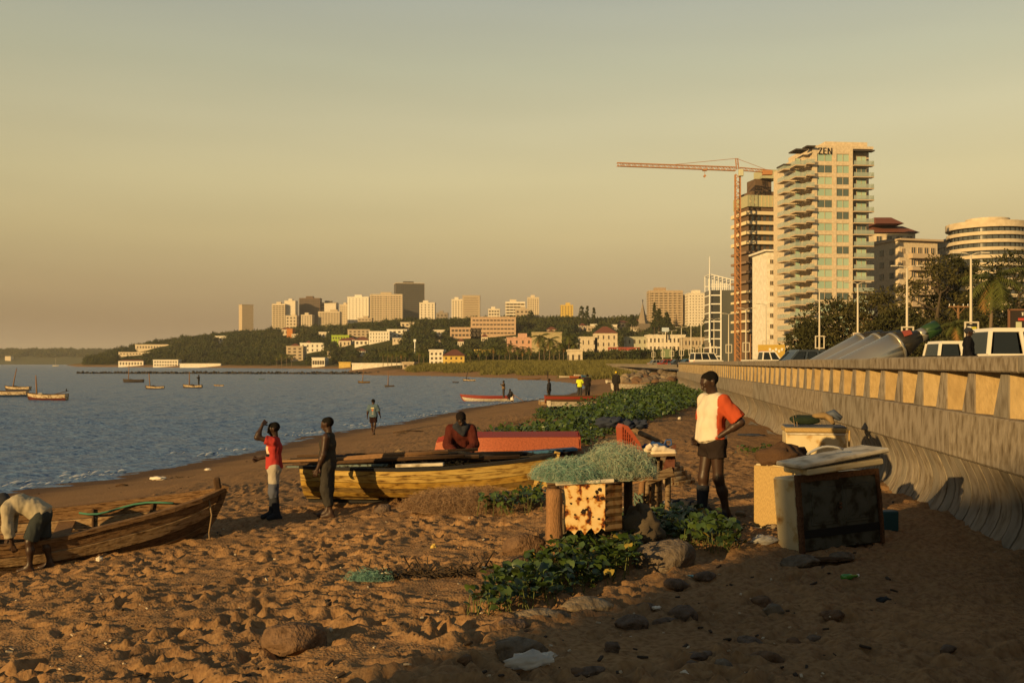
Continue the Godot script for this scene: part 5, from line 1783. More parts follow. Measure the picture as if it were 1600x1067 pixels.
func make_people():
	var skin := mat("skin", L(0.042, 0.021, 0.013), 0.5, {"spec": 0.4})
	var skin_b := mat("skin_dark", L(0.038, 0.020, 0.013), 0.45, {"spec": 0.4})
	var hair := mat("hair_black", L(0.01, 0.009, 0.008), 0.95, {"spec": 0.1})
	var painted := mat("painted_cloth", Color.WHITE, 0.95, {"vc": true, "spec": 0.1})
	# the man by the freezers
	var f := spot(1114, 813)
	var j := pose({"sL": Vector3(0.19, 1.41, -0.03), "eL": Vector3(0.31, 1.17, -0.19), "wL": Vector3(0.19, 1.0, 0.03), "handL": Vector3(-0.45, -0.35, 0.8), "sR": Vector3(-0.19, 1.41, 0.0), "eR": Vector3(-0.30, 1.14, -0.04), "wR": Vector3(-0.13, 0.98, 0.15), "handR": Vector3(0.3, -0.75, 0.4), "curl": 0.8,
		"kR": Vector3(-0.10, 0.50, 0.07), "aR": Vector3(-0.10, 0.085, 0.09), "kL": Vector3(0.10, 0.50, -0.02), "aL": Vector3(0.12, 0.085, -0.12), "pel": Vector3(0, 0.96, 0.02), "wai": Vector3(0, 1.10, 0.03), "hed": Vector3(0, 1.622, 0.045)})
	var white := Color(0.55, 0.49, 0.39)
	var oran := Color(0.38, 0.068, 0.028)
	var sp := func(p: Vector3) -> Color:
		# white front, yoke and tail, broad orange side panels and sleeves
		if absf(p.x) > 0.205: return oran
		if p.z > 0.05: return white
		if p.y > 1.455 or (p.y < 1.03 and p.z < -0.04): return white
		return oran
	var man := person("man standing in white and orange polo shirt and dark shorts beside the freezers", f, deg_to_rad(-72), 1.76, j, skin_b, [
		["shorts", cloth("shorts_dark", L(0.035, 0.026, 0.024)), "trousers", {"reach": 0.42, "loose": 0.018, "g": 0.012}],
		["shirt", painted, "shirt", {"sleeve": 0.88, "drop": 0.0, "g": 0.02, "flare": 0.03, "paint": sp, "loose": 0.03}],
		["hair", hair, "hair", {}],
		["socks", mats.dark_cloth, "bones", {"bones": [[j.aR + Vector3(0, -0.03, 0), j.aR.lerp(j.kR, 0.78), 0.054, 0.078, 1]] + foot_bones(j, "R", 0.012) + foot_bones(j, "L", 0.008)}]], 0.016)
	# boy with the raised arm
	f = spot(428, 811)
	j = pose({"sL": Vector3(0.175, 1.42, 0.02), "eL": Vector3(0.17, 1.50, 0.30), "wL": Vector3(0.13, 1.73, 0.20), "handL": Vector3(-0.4, 0.5, -0.5), "eR": Vector3(-0.22, 1.15, 0.03), "wR": Vector3(-0.2, 1.08, 0.28), "aL": Vector3(0.10, 0.085, -0.06), "aR": Vector3(-0.10, 0.085, 0.05), "curl": 1.0})
	var red := Color(0.34, 0.042, 0.036)
	var rp := func(p: Vector3) -> Color:
		if p.z > 0.01 and absf(p.x) < 0.16:
			if p.y > 1.20 and p.y < 1.33: return Color(0.6, 0.42, 0.30)
			if p.y > 1.14 and p.y <= 1.20: return Color(0.015, 0.013, 0.012)
		return red
	person("boy in red shirt with pale chest stripe shading his eyes with a raised arm", f, deg_to_rad(-78), 1.44, j, skin_b, [
		["shorts", mat("painted_shorts", Color.WHITE, 0.95, {"vc": true}), "trousers", {"reach": 1.25, "loose": 0.012, "paint": func(p: Vector3) -> Color: return Color(0.34, 0.30, 0.25) if p.y > 0.66 else Color(0.075, 0.085, 0.12)}],
		["shirt", painted, "shirt", {"sleeve": 0.5, "drop": 0.03, "flare": 0.02, "paint": rp}],
		["hair", hair, "hair", {}],
		["boots", mats.dark_cloth, "shoes", {"high": 0.85}]], 0.018)
	# boy with the vest
	f = spot(512, 809)
	j = pose({"eL": Vector3(0.23, 1.12, 0.02), "wL": Vector3(0.22, 0.86, 0.13), "eR": Vector3(-0.22, 1.12, 0.02), "wR": Vector3(-0.2, 0.87, 0.15), "aL": Vector3(0.09, 0.085, -0.08), "aR": Vector3(-0.09, 0.085, 0.04)})
	person("boy in dark grey vest and long trousers standing by the yellow boat's stern", f, deg_to_rad(-95), 1.47, j, skin, [
		["trousers", cloth("trouser_grey", L(0.055, 0.05, 0.045)), "trousers", {"reach": 1.68, "loose": 0.02, "g": 0.012}],
		["vest", cloth("vest_grey", L(0.06, 0.052, 0.042)), "shirt", {"sleeve": 0.0, "drop": -0.02, "g": 0.008, "collar": false}],
		["hair", hair, "hair", {}]], 0.018)
	# man walking off along the water
	f = spot(583, 680)
	j = pose({"kL": Vector3(0.09, 0.50, 0.10), "aL": Vector3(0.07, 0.085, 0.20), "kR": Vector3(-0.09, 0.51, -0.02), "aR": Vector3(-0.08, 0.12, -0.22), "eL": Vector3(0.26, 1.14, -0.07), "wL": Vector3(0.30, 0.9, 0.0), "eR": Vector3(-0.27, 1.15, 0.03), "wR": Vector3(-0.31, 0.92, 0.14)})
	var bp := func(p: Vector3) -> Color:
		if p.z < -0.02:
			if p.y > 1.29 and p.y < 1.345 and absf(p.x) < 0.08: return Color(0.5, 0.42, 0.2)
			if p.y > 1.19 and p.y < 1.26 and absf(p.x) < 0.04: return Color(0.55, 0.16, 0.05)
			if p.y > 1.10 and p.y < 1.14 and absf(p.x) < 0.03: return Color(0.4, 0.35, 0.3)
			if p.y > 1.02 and p.y < 1.06 and absf(p.x) < 0.03: return Color(0.4, 0.35, 0.3)
		return Color(0.075, 0.115, 0.15)
	person("man in printed blue shirt walking away along the water's edge", f, deg_to_rad(172), 1.74, j, skin, [
		["shorts", cloth("shorts_maroon", L(0.03, 0.015, 0.015)), "trousers", {"reach": 0.72, "loose": 0.03}],
		["shirt", painted, "shirt", {"sleeve": 0.9, "drop": 0.08, "flare": 0.03, "g": 0.02, "loose": 0.03, "paint": bp}],
		["hair", hair, "hair", {}]], 0.026)
	# man in the red jacket behind the yellow boat
	var yb := Vector3(at(720, 720, 19.3).x, sand(at(720, 720, 19.3).x, 19.3) - 0.05, -19.3)
	j = pose({"pel": Vector3(0, 0.60, -0.1), "wai": Vector3(0, 0.72, -0.06), "che": Vector3(0, 0.90, 0.03), "nec": Vector3(0, 1.03, 0.10), "hed": Vector3(0, 1.175, 0.19), "look": Vector3(0.1, -0.5, 0.87), "sL": Vector3(0.2, 0.98, 0.06), "sR": Vector3(-0.2, 0.98, 0.06), "eL": Vector3(0.26, 0.70, 0.16), "wL": Vector3(0.12, 0.56, 0.36), "eR": Vector3(-0.26, 0.70, 0.16), "wR": Vector3(-0.12, 0.56, 0.36),
		"hL": Vector3(0.1, 0.55, -0.1), "hR": Vector3(-0.1, 0.55, -0.1), "kL": Vector3(0.14, 0.52, 0.30), "kR": Vector3(-0.14, 0.52, 0.30), "aL": Vector3(0.13, 0.085, 0.2), "aR": Vector3(-0.13, 0.085, 0.2)})
	person("man in maroon jacket and cap bent over the yellow boat", yb, deg_to_rad(4), 1.72, j, skin, [
		["trousers", mats.dark_cloth, "trousers", {"reach": 1.9, "loose": 0.015}],
		["jacket", cloth("maroon", L(0.10, 0.026, 0.020)), "shirt", {"sleeve": 1.92, "drop": 0.1, "g": 0.035, "flare": 0.03}],
		["scarf", mats.dark_cloth, "bones", {"bones": [[j.nec + Vector3(-0.1, 0, 0.02), j.nec + Vector3(0.1, 0, 0.02), 0.07, 0.07], [j.nec + Vector3(0.08, 0.0, 0.06), j.che + Vector3(0.04, 0.0, 0.17), 0.055, 0.045], [j.nec + Vector3(-0.08, 0.0, 0.06), j.che + Vector3(-0.02, 0.04, 0.17), 0.055, 0.04], [j.nec + Vector3(0, 0.05, -0.04), j.hed + Vector3(0, 0.0, -0.06), 0.085, 0.085]]}],
		["cap", cloth("cap", L(0.02, 0.016, 0.016)), "cap", {}]], 0.02)
	# the man bending at the old boat, and his neighbour half out of the picture
	f = spot(46, 893)
	j = pose({"pel": Vector3(0, 0.88, -0.16), "wai": Vector3(0, 0.97, -0.05), "che": Vector3(0, 1.03, 0.15), "nec": Vector3(0, 1.0, 0.32), "hed": Vector3(0, 0.97, 0.49), "look": Vector3(0, -0.6, 0.8), "sL": Vector3(0.18, 0.98, 0.27), "sR": Vector3(-0.18, 0.98, 0.27), "eL": Vector3(0.21, 0.70, 0.26), "wL": Vector3(0.17, 0.44, 0.20), "eR": Vector3(-0.2, 0.70, 0.32), "wR": Vector3(-0.14, 0.46, 0.30), "hL": Vector3(0.095, 0.85, -0.17), "hR": Vector3(-0.095, 0.85, -0.17), "kL": Vector3(0.11, 0.47, -0.02), "kR": Vector3(-0.11, 0.47, -0.16), "aL": Vector3(0.11, 0.085, -0.02), "aR": Vector3(-0.12, 0.085, -0.26)})
	person("man in cream shirt and denim shorts bending over a white bag at the old boat", f, deg_to_rad(-80), 1.42, j, skin_b, [
		["shorts", cloth("denim", L(0.05, 0.058, 0.06)), "trousers", {"reach": 0.92, "loose": 0.03, "g": 0.018}],
		["shirt", cloth("cream_shirt", L(0.46, 0.40, 0.29)), "shirt", {"sleeve": 1.55, "drop": 0.05, "g": 0.028, "flare": 0.02}],
		["cap", mats.dark_cloth, "cap", {}]], 0.02)
	f = spot(-22, 900)
	j = pose({"pel": Vector3(0, 0.90, -0.12), "wai": Vector3(0, 1.0, -0.04), "che": Vector3(0, 1.12, 0.10), "nec": Vector3(0, 1.16, 0.25), "hed": Vector3(0, 1.17, 0.42), "look": Vector3(0, -0.6, 0.8), "sL": Vector3(0.18, 1.12, 0.2), "sR": Vector3(-0.18, 1.12, 0.2), "eL": Vector3(0.21, 0.85, 0.26), "wL": Vector3(0.17, 0.6, 0.26), "eR": Vector3(-0.2, 0.85, 0.26), "wR": Vector3(-0.14, 0.6, 0.28), "hL": Vector3(0.095, 0.87, -0.13), "hR": Vector3(-0.095, 0.87, -0.13)})
	person("person in navy shirt stooping at the left edge beside the cream shirt man", f, deg_to_rad(60), 1.40, j, skin_b, [
		["shorts", mats.dark_cloth, "trousers", {"reach": 0.95, "loose": 0.03}],
		["shirt", cloth("navy", L(0.025, 0.032, 0.07)), "shirt", {"sleeve": 0.7, "drop": 0.05, "g": 0.025}],
		["cap", mats.dark_cloth, "cap", {}]], 0.024)
	# figures further along the beach
	var far := [
		["person in dark clothes standing in the moored red and white boat holding out an arm", at(787, 622, 100), -100, 1.7, L(0.16, 0.10, 0.05), L(0.04, 0.03, 0.025), {"eL": Vector3(0.36, 1.3, 0.08), "wL": Vector3(0.52, 1.36, 0.16)}],
		["person in black top and white shorts wading beside the moored boat with a pole", Vector3(at(800, 629, 99).x, -0.35, -99), -60, 1.7, L(0.015, 0.015, 0.018), L(0.55, 0.5, 0.44), {"che": Vector3(0, 1.27, 0.1), "nec": Vector3(0, 1.4, 0.17), "hed": Vector3(0, 1.55, 0.24), "sL": Vector3(0.18, 1.36, 0.15), "sR": Vector3(-0.18, 1.36, 0.15), "eL": Vector3(0.2, 1.1, 0.28), "wL": Vector3(0.12, 0.98, 0.48), "eR": Vector3(-0.2, 1.1, 0.28), "wR": Vector3(-0.1, 1.0, 0.48)}],
		["person all in black standing on the wet sand by the beached boats", spot(858, 630), -100, 1.78, L(0.013, 0.013, 0.016), L(0.013, 0.013, 0.016), {}],
		["person in bright yellow green shirt standing behind the beached boats", spot(906, 621), 175, 1.72, L(0.52, 0.60, 0.03), L(0.03, 0.03, 0.03), {"eR": Vector3(-0.32, 1.16, 0.02), "wR": Vector3(-0.45, 0.98, 0.1)}],
		["person in black printed top right of the yellow green shirt", spot(918, 620), 178, 1.72, L(0.014, 0.012, 0.012), L(0.014, 0.012, 0.012), {}],
		["person in dark hooded clothes with yellow cap near the boulders", spot(963, 618), 160, 1.65, L(0.014, 0.013, 0.012), L(0.02, 0.016, 0.013), {}],
		["tiny dark person far along the beach by the grass bank", spot(856, 592), 90, 1.75, L(0.02, 0.018, 0.015), L(0.02, 0.018, 0.015), {}],
		["person standing in the small boat out on the water", Vector3(at(310, 604, 156).x, 0.35, -156), -90, 1.65, L(0.03, 0.025, 0.02), L(0.02, 0.02, 0.02), {"eL": Vector3(0.24, 1.2, 0.12), "wL": Vector3(0.12, 1.35, 0.3)}]]
	for q in far:
		var jj := pose(q[6])
		var wr := [["trousers", mat("c_%d" % int(q[5].r * 9999 + q[5].g * 999), q[5], 0.95), "trousers", {"reach": 1.9 if not q[0].contains("wading") else 0.9, "loose": 0.015}], ["top", mat("t_%d" % int(q[4].r * 9999 + q[4].g * 999 + q[4].b * 77), q[4], 0.95), "shirt", {"sleeve": 1.8 if not q[0].contains("yellow green") else 0.8, "drop": 0.08, "g": 0.025, "flare": 0.02}], ["cap", mat("yellow_cap", L(0.55, 0.4, 0.03), 0.9) if q[0].contains("yellow cap") else hair, "hair", {}]]
		person(q[0], q[1], deg_to_rad(q[2]), q[3], jj, skin_b, wr, 0.034, "figures along the water's edge")
	# the officer behind the parapet
	j = pose({"eL": Vector3(0.27, 1.15, -0.02), "wL": Vector3(0.2, 1.0, 0.16)})
	person("officer in black uniform and cap standing before the white vehicles behind the parapet", Vector3(at(1514, 540, 30).x, 3.02, -30), deg_to_rad(70), 1.80, j, skin_b, [
		["trousers", mats.dark_cloth, "trousers", {"reach": 1.9, "loose": 0.015}],
		["uniform", cloth("uniform", L(0.016, 0.016, 0.02)), "shirt", {"sleeve": 1.85, "drop": 0.1, "g": 0.03}],
		["cap", mats.dark_cloth, "cap", {}]], 0.026)
# ---- boats ---------------------------------------------------------------------------
# A planked hull: u runs from stern (0) to bow (1), v from keel (0) to gunwale (1).
func hull_pt(o: Dictionary, u: float, v: float, side: float, inset := 0.0) -> Vector3:
	var len: float = o.len
	var wide: float
	if u < 0.5: wide = lerpf(o.get("stern", 0.6), 1.0, sin(u / 0.5 * PI / 2))
	else: wide = pow(maxf(cos((u - 0.5) / 0.5 * PI / 2), 0.0), 0.75)
	var hb: float = maxf(o.beam / 2.0 * wide - inset, 0.012)
	var top: float = o.depth * (1.0 + o.get("bow_rise", 0.3) * pow(maxf(u - 0.4, 0.0) / 0.6, 2.2) + o.get("stern_rise", 0.1) * pow(maxf(0.4 - u, 0.0) / 0.4, 2.0))
	var keel: float = o.depth * o.get("rocker", 0.35) * pow(maxf(u - 0.72, 0.0) / 0.28, 2.0)
	var t := v * PI / 2
	var fl: float = o.get("flat", 0.75)
	var x: float = (u - 0.5) * len + o.get("rake", 0.25) * v * smoothstep(0.7, 1.0, u) * len * 0.3
	return Vector3(x, keel + inset * (1.0 - v) + (top - keel - inset * (1.0 - v)) * pow(1.0 - cos(t), o.get("bilge", 0.95)), side * hb * pow(sin(t), fl))
func make_boat(t: Node3D, o: Dictionary):
	var ns: int = o.get("strakes", 6)
	var seg: int = o.get("seg", 16)
	var th: float = o.get("thick", 0.03)
	var jag: float = o.get("jag", 0.0)
	for side in [-1.0, 1.0]:
		for k in ns:
			var v0 := float(k) / ns
			var v1 := float(k + 1) / ns
			var g := 0.006 if ns > 3 else 0.0
			var push: float = (0.012 if k % 2 == 0 else 0.0) * o.get("lap", 1.0)
			var sh := Sh.new(true)
			var u0: float = o.get("u0", 0.0) + (rnd(0.0, jag) if jag > 0 else 0.0)
			for i in seg:
				var ua := lerpf(u0, 1.0, float(i) / seg)
				var ub := lerpf(u0, 1.0, float(i + 1) / seg)
				var p := []
				for u in [ua, ub]:
					p.append([hull_pt(o, u, v0 + g, side, -push), hull_pt(o, u, v1 - g, side, -push), hull_pt(o, u, v1 - g, side, th), hull_pt(o, u, v0 + g, side, th)])
				for q in 4:
					var r := (q + 1) % 4
					var mid: Vector3 = (p[0][0] + p[0][2] + p[1][0] + p[1][2]) / 4.0
					sh.st.set_smooth_group(q + 1)
					sh.face([p[0][q], p[1][q], p[1][r], p[0][r]], mid)
				if i == 0:
					sh.st.set_smooth_group(-1)
					sh.face(p[0], (p[1][0] + p[1][2]) / 2)
			part("plank", sh, o.paint[k % o.paint.size()] if o.paint.size() != ns else o.paint[k], t)
	# gunwales
	for side in [-1.0, 1.0]:
		var pts := []
		for i in seg + 1:
			var u := lerpf(o.get("u0", 0.0), 0.995, float(i) / seg)
			pts.append(hull_pt(o, u, 1.0, side, th * 0.3) + Vector3(0, 0.012, 0))
		var gw := Sh.new()
		for i in seg: gw.bar(pts[i], pts[i + 1] + (pts[i + 1] - pts[i]) * 0.03, o.get("rail", 0.05), o.get("rail", 0.05) * 0.7)
		part("gunwale", gw, o.get("rail_mat", mats.wood), t)
	if o.get("keel", true):
		var kl := Sh.new()
		var prev := hull_pt(o, o.get("u0", 0.0), 0.0, 1.0) * Vector3(1, 1, 0)
		for i in seg:
			var nx := hull_pt(o, lerpf(o.get("u0", 0.0), 1.0, float(i + 1) / seg), 0.0, 1.0) * Vector3(1, 1, 0)
			kl.bar(prev - Vector3(0, 0.03, 0), nx - Vector3(0, 0.03, 0), 0.06, 0.07)
			prev = nx
		part("keel", kl, o.get("rail_mat", mats.wood), t)
		var sm := Sh.new()
		prev = hull_pt(o, 1.0, 0.0, 1.0) * Vector3(1, 1, 0) - Vector3(0, 0.03, 0)
		for i in 5:
			var nx := hull_pt(o, 1.0, (i + 1) / 5.0, 1.0) * Vector3(1, 1, 0) + Vector3(0.02, 0.06 if i == 4 else 0.0, 0)
			sm.bar(prev, nx, 0.075, 0.09)
			prev = nx
		part("stem", sm, o.get("stem_mat", o.get("rail_mat", mats.wood)), t)
	if o.get("transom", true):
		var tr := Sh.new()
		var ring := []
		for i in 9: ring.append(hull_pt(o, o.get("u0", 0.0) + 0.004, i / 8.0, -1.0))
		for i in 9: ring.append(hull_pt(o, o.get("u0", 0.0) + 0.004, 1.0 - i / 8.0, 1.0))
		var c := Vector3.ZERO
		for p in ring: c += p
		c /= ring.size()
		for i in ring.size():
			for q in [0.0, 0.035]:
				tr.face([c + Vector3(q, 0, 0), ring[i] + Vector3(q, 0, 0), ring[(i + 1) % ring.size()] + Vector3(q, 0, 0)], c + Vector3(0.017, 0, 0))
		part("transom", tr, o.get("transom_mat", o.paint[-1]), t)
	for q in o.get("ribs", []):
		for side in [-1.0, 1.0]:
			var rb := Sh.new(true)
			var pts := []
			for i in 7: pts.append(hull_pt(o, q, 0.02 + i / 6.0 * 0.95, side, th + 0.03))
			rb.tube(pts, 0.022, 5)
			part("frame", rb, o.get("rib_mat", mats.wood_dark), t)
	for q in o.get("thwarts", []):
		var a := hull_pt(o, q, 0.8, -1.0, th)
		var b := hull_pt(o, q, 0.8, 1.0, th)
		var tw := Sh.new()
		tw.bar(a, b, o.get("thwart_w", 0.2), 0.035, Vector3.UP, 0.005)
		part("thwart", tw, o.get("thwart_mat", mats.wood), t)
func boat_turn(dx: float, dd: float) -> float:
	# heading with the bow towards (dx, depth)
	return atan2(dd, dx)
func make_beach_boats():
	# the old open boat at the left
	var bow := spot(290, 842)
	var st := Vector3(bow.x - 4.0, 0, bow.z + 1.15)
	var dirv := Vector2(bow.x - st.x, st.z - bow.z).normalized()
	var o := {"len": 4.3, "beam": 1.5, "depth": 0.54, "bow_rise": 0.74, "stern_rise": 0.05, "stern": 0.7, "rocker": 0.5, "rake": 0.35, "strakes": 6, "seg": 18, "paint": [mats.old_plank_b, mats.old_plank_c, mats.old_plank, mats.old_plank_b, mats.old_plank_c, mats.old_plank], "rail_mat": mats.old_plank, "rail": 0.075, "ribs": [0.25, 0.4, 0.55, 0.7, 0.84], "thwarts": [0.34, 0.62], "thwart_w": 0.22, "thwart_mat": mats.wood, "jag": 0.03, "lap": 1.6}
	var c := Vector3((bow.x * 0.5 + st.x * 0.5), 0, (bow.z + st.z) / 2)
	c.y = sand(c.x, -c.z) - 0.06
	var b := thing("wooden_boat", "old weathered open wooden boat with bare brown planks, left of the boys", "boat", c, boat_turn(dirv.x, dirv.y))
	b.rotation.z = 0.02
	b.rotation.x = 0.15
	make_boat(b, o)
	var sh := Sh.new()
	var tip := hull_pt(o, 1.0, 1.0, 1.0)
	sh.bar(Vector3(tip.x - 0.06, tip.y - 0.16, 0), Vector3(tip.x - 0.10, tip.y + 0.17, 0), 0.08, 0.09, Vector3.UP, 0.02)
	part("bow_post", sh, mats.wood_dark, b)
	sh = Sh.new(true)
	sh.tube([Vector3(tip.x - 0.2, tip.y - 0.1, 0.12), Vector3(tip.x - 0.17, tip.y - 0.3, 0.17), Vector3(tip.x - 0.21, tip.y - 0.55, 0.16), Vector3(tip.x - 0.18, tip.y - 0.92, 0.2)], 0.012, 6)
	part("mooring_rope", sh, mats.rope, b)
	sh = Sh.new(true)
	var rp := []
	for i in 9: rp.append(hull_pt(o, 0.66 + i * 0.028, 0.93 - 0.03 * sin(i * 0.8), -1.0, 0.12) + Vector3(0, 0.02, 0.05 * sin(i * 0.9)))
	sh.tube(rp, 0.016, 5)
	part("green_rope", sh, mats.rope_green, b)
	sh = Sh.new()
	sh.bar(Vector3(-1.9, 0.47, -0.25), Vector3(0.9, 0.38, -0.1), 0.09, 0.06, Vector3.UP, 0.01)
	part("pole", sh, mats.wood, b)
	sh = Sh.new(true)
	sh.tube([Vector3(0.62, 0.08, 0.45), Vector3(-0.3, 0.3, 0.95)], [0.05, 0.035], 7)
	part("prop_stick", sh, mats.wood_dark, b)
	var bd := thing("cloth_bundle", "black cloth bundle lying on the old boat's far gunwale", "bundle", b.transform * (hull_pt(o, 0.33, 1.0, -1.0) + Vector3(0, 0.0, 0)))
	part("bundle", lump(0.16, 0.12, 0.13, 5, 31), mats.black, bd)
	# the yellow boat
	var l0 := spot(482, 797)
	var l1 := spot(838, 764)
	dirv = Vector2(l1.x - l0.x, l0.z - l1.z).normalized()
	var L0 := Vector2(l1.x - l0.x, l0.z - l1.z).length() + 0.1
	o = {"len": L0, "beam": 1.25, "depth": 0.50, "bow_rise": 0.34, "stern_rise": 0.04, "stern": 0.62, "rocker": 0.25, "rake": 0.25, "strakes": 7, "seg": 20, "paint": [mats.yellow_worn, mats.yellow_worn, mats.yellow_paint, mats.yellow_worn, mats.yellow_paint, mats.yellow_pale, mats.yellow_pale], "rail_mat": mats.tarry, "stem_mat": mats.yellow_pale, "rail": 0.07, "ribs": [0.2, 0.35, 0.5, 0.65, 0.8], "thwarts": [0.3, 0.52, 0.74], "lap": 1.0, "transom_mat": mats.yellow_worn, "bilge": 0.85}
	c = (l0 + l1) / 2 + Vector3(0, 0, -0.25)
	c.y = sand(c.x, -c.z) - 0.03
	b = thing("yellow_boat", "yellow planked rowing boat with black gunwale loaded with poles and nets", "boat", c, boat_turn(dirv.x, dirv.y))
	b.rotation.z = 0.015
	make_boat(b, o)
	# load of poles, tarred nets and boards
	var ld := thing("pole_bundle", "bundle of long dark poles and tarred net lying along the yellow boat", "poles", b.position, b.rotation.y)
	for i in 9:
		sh = Sh.new(true)
		var z := rnd(-0.42, 0.25)
		var y := 0.58 + rnd(-0.03, 0.08)
		var p0 := Vector3(-L0 / 2 - rnd(0.0, 0.6), y - 0.05, z)
		var p1 := Vector3(L0 * rnd(0.1, 0.45), y + rnd(0.03, 0.16), z + rnd(-0.1, 0.1))
		sh.tube([p0, p0.lerp(p1, 0.5) + Vector3(0, rnd(-0.03, 0.02), 0), p1], [0.022, 0.035, 0.03], 6)
		part("pole", sh, [mats.wood_dark, mats.tarry, mats.wood, mats.wood_dark][i % 4], ld)
	for i in 7:
		var lp := lump(rnd(0.18, 0.34), rnd(0.035, 0.06), rnd(0.06, 0.12), 6, 40 + i)
		part("tarred_net", lp, mats.tarry, ld, Vector3(-1.3 + i * 0.46, 0.6 + 0.016 * i, rnd(-0.3, 0.1)))
	net_heap(ld, "net_strands", Vector3(1.7, 0.70, 0.3), 1500, [mats.tarry], 0.004)
	sh = Sh.new()
	sh.box(Vector3(0.05, 0.56, 0.34), Vector3(0.75, 0.05, 0.10), Basis(Vector3.BACK, 0.05), 0.008)
	part("white_board", sh, mats.boat_white, ld)
	sh = Sh.new()
	sh.bar(Vector3(-L0 / 2 - 0.28, 0.49, 0.25), Vector3(-0.5, 0.54, 0.2), 0.08, 0.03)
	part("blue_board", sh, mat("faded_blue", L(0.14, 0.19, 0.2), 0.8, {"tex": texs.peel, "scale": 2.0}), ld)
	sh = Sh.new()
	sh.bar(Vector3(L0 / 2 - 0.06, 0.12, 0.33), Vector3(L0 / 2 + 0.08, 0.60, 0.28), 0.07, 0.05, Vector3.FORWARD, 0.008)
	part("yellow_prop", sh, mats.yellow_pale, ld)
	# upturned red boat and the blue one beneath it
	var r0 := spot(900, 711)
	o = {"len": 3.1, "beam": 1.15, "depth": 0.40, "bow_rise": 0.1, "stern_rise": 0.0, "stern": 0.86, "rocker": 0.3, "rake": 0.1, "strakes": 2, "seg": 18, "paint": [mats.boat_red, mats.boat_coral], "rail_mat": mats.boat_coral, "transom_mat": mats.boat_red, "flat": 0.72, "bilge": 0.9, "keel": false}
	b = thing("red_boat", "upturned red and coral boat lying behind the yellow one", "boat", Vector3(r0.x - 1.45, r0.y + 0.46, r0.z - 0.55), boat_turn(-0.98, -0.05))
	make_boat(b, o)
	b.rotation.x = PI + 0.10
	var b2 := thing("blue_board", "bright blue painted hull board lying under the red boat", "board", Vector3(r0.x - 0.55, r0.y + 0.05, r0.z + 0.3), 0.12)
	sh = Sh.new()
	sh.bar(Vector3(-0.75, 0.02, 0), Vector3(0.55, 0.1, -0.05), 0.34, 0.06, Vector3.UP, 0.01)
	part("board", sh, mats.boat_blue, b2)
	# cluster of boats drawn up further along
	var specs := [["long red brown boat drawn up beside the figures", 958, 627, 7.2, 1.3, [mats.boat_red, mats.wood, mats.boat_red], 0.05, false], ["white transom boat with red top in the beached cluster", 884, 634, 3.4, 1.2, [mats.boat_blue, mats.boat_white, mats.boat_red], 1.1, false], ["pale upturned dinghy at the seaward end of the beached cluster", 885, 631, 3.6, 1.2, [mats.boat_white, mats.old_plank_c], 0.1, true], ["long white boat with blue trim nearest the vines", 944, 636, 5.2, 1.1, [mats.boat_blue, mats.boat_white], 0.2, false]]
	for q in specs:
		var p := spot(q[1], q[2])
		b = thing("beached_boat", q[0], "boat", p + Vector3(0, 0.27 if q[7] else -0.03, 0), q[6], "boats drawn up beyond the vines")
		make_boat(b, {"len": q[3], "beam": q[4], "depth": 0.3, "bow_rise": 0.3, "stern": 0.7, "strakes": q[5].size(), "seg": 12, "paint": q[5], "rail_mat": mats.wood_dark, "thwarts": [0.3, 0.6]})
		if q[7]: b.rotation.x = PI
	# far ones by the grass
	var far := [["small wooden boat on the far sand bar", 826, 595, 5.0, mats.old_plank, 0.1], ["pale boat lying on the far beach, left one", 892, 591, 5.0, mats.boat_white, 0.1], ["coral red boat lying on the far beach", 905, 591.5, 4.0, mats.boat_coral, 0.15], ["pale upturned boat on the far beach, right one", 917, 589, 5.5, mats.boat_white, 0.2], ["blue boat at the end of the far beach", 925, 590, 4.5, mats.boat_blue, 0.3], ["long pale boat below the boulders", 975, 599, 6.0, mats.boat_white, 0.35], ["white boat stern poking from the vines near the boulders", 992, 610, 3.5, mats.boat_white, 0.3]]
	for q in far:
		var p := spot(q[1], q[2])
		b = thing("beached_dinghy", q[0], "boat", p, q[5], "boats drawn up on the far beach")
		make_boat(b, {"len": q[3], "beam": 1.3, "depth": 0.5, "bow_rise": 0.25, "stern": 0.7, "strakes": 2, "seg": 8, "paint": [q[4], q[4]], "rail_mat": mats.wood, "keel": false})
# a lumpy rounded body
func lump(rx: float, ry: float, rz: float, rough: int, sd: int, amp := 0.28, flatten := 0.0) -> ArrayMesh:
	var fn := FastNoiseLite.new()
	fn.seed = sd
	fn.frequency = 0.9
	fn.fractal_octaves = 3
	var sh := Sh.new(true)
	var nu := 10 + rough * 2
	var nv := 6 + rough
	var g := []
	for i in nv + 1:
		var row := []
		var th := PI * i / nv
		for k in nu:
			var ph := TAU * k / nu
			var v := Vector3(sin(th) * cos(ph), cos(th), sin(th) * sin(ph))
			var r := 1.0 + amp * fn.get_noise_3d(v.x * 1.6 + sd, v.y * 1.6, v.z * 1.6) * 2.0
			v *= r
			if flatten > 0.0: v.y = maxf(v.y, -flatten)
			row.append(v * Vector3(rx, ry, rz))
		g.append(row)
	for i in nv:
		for k in nu:
			var k2 := (k + 1) % nu
			if i > 0: sh.tri(g[i][k], g[i][k2], g[i + 1][k2])
			if i < nv - 1: sh.tri(g[i][k], g[i + 1][k2], g[i + 1][k])
			elif i == nv - 1 and i > 0: pass
	return sh.mesh()
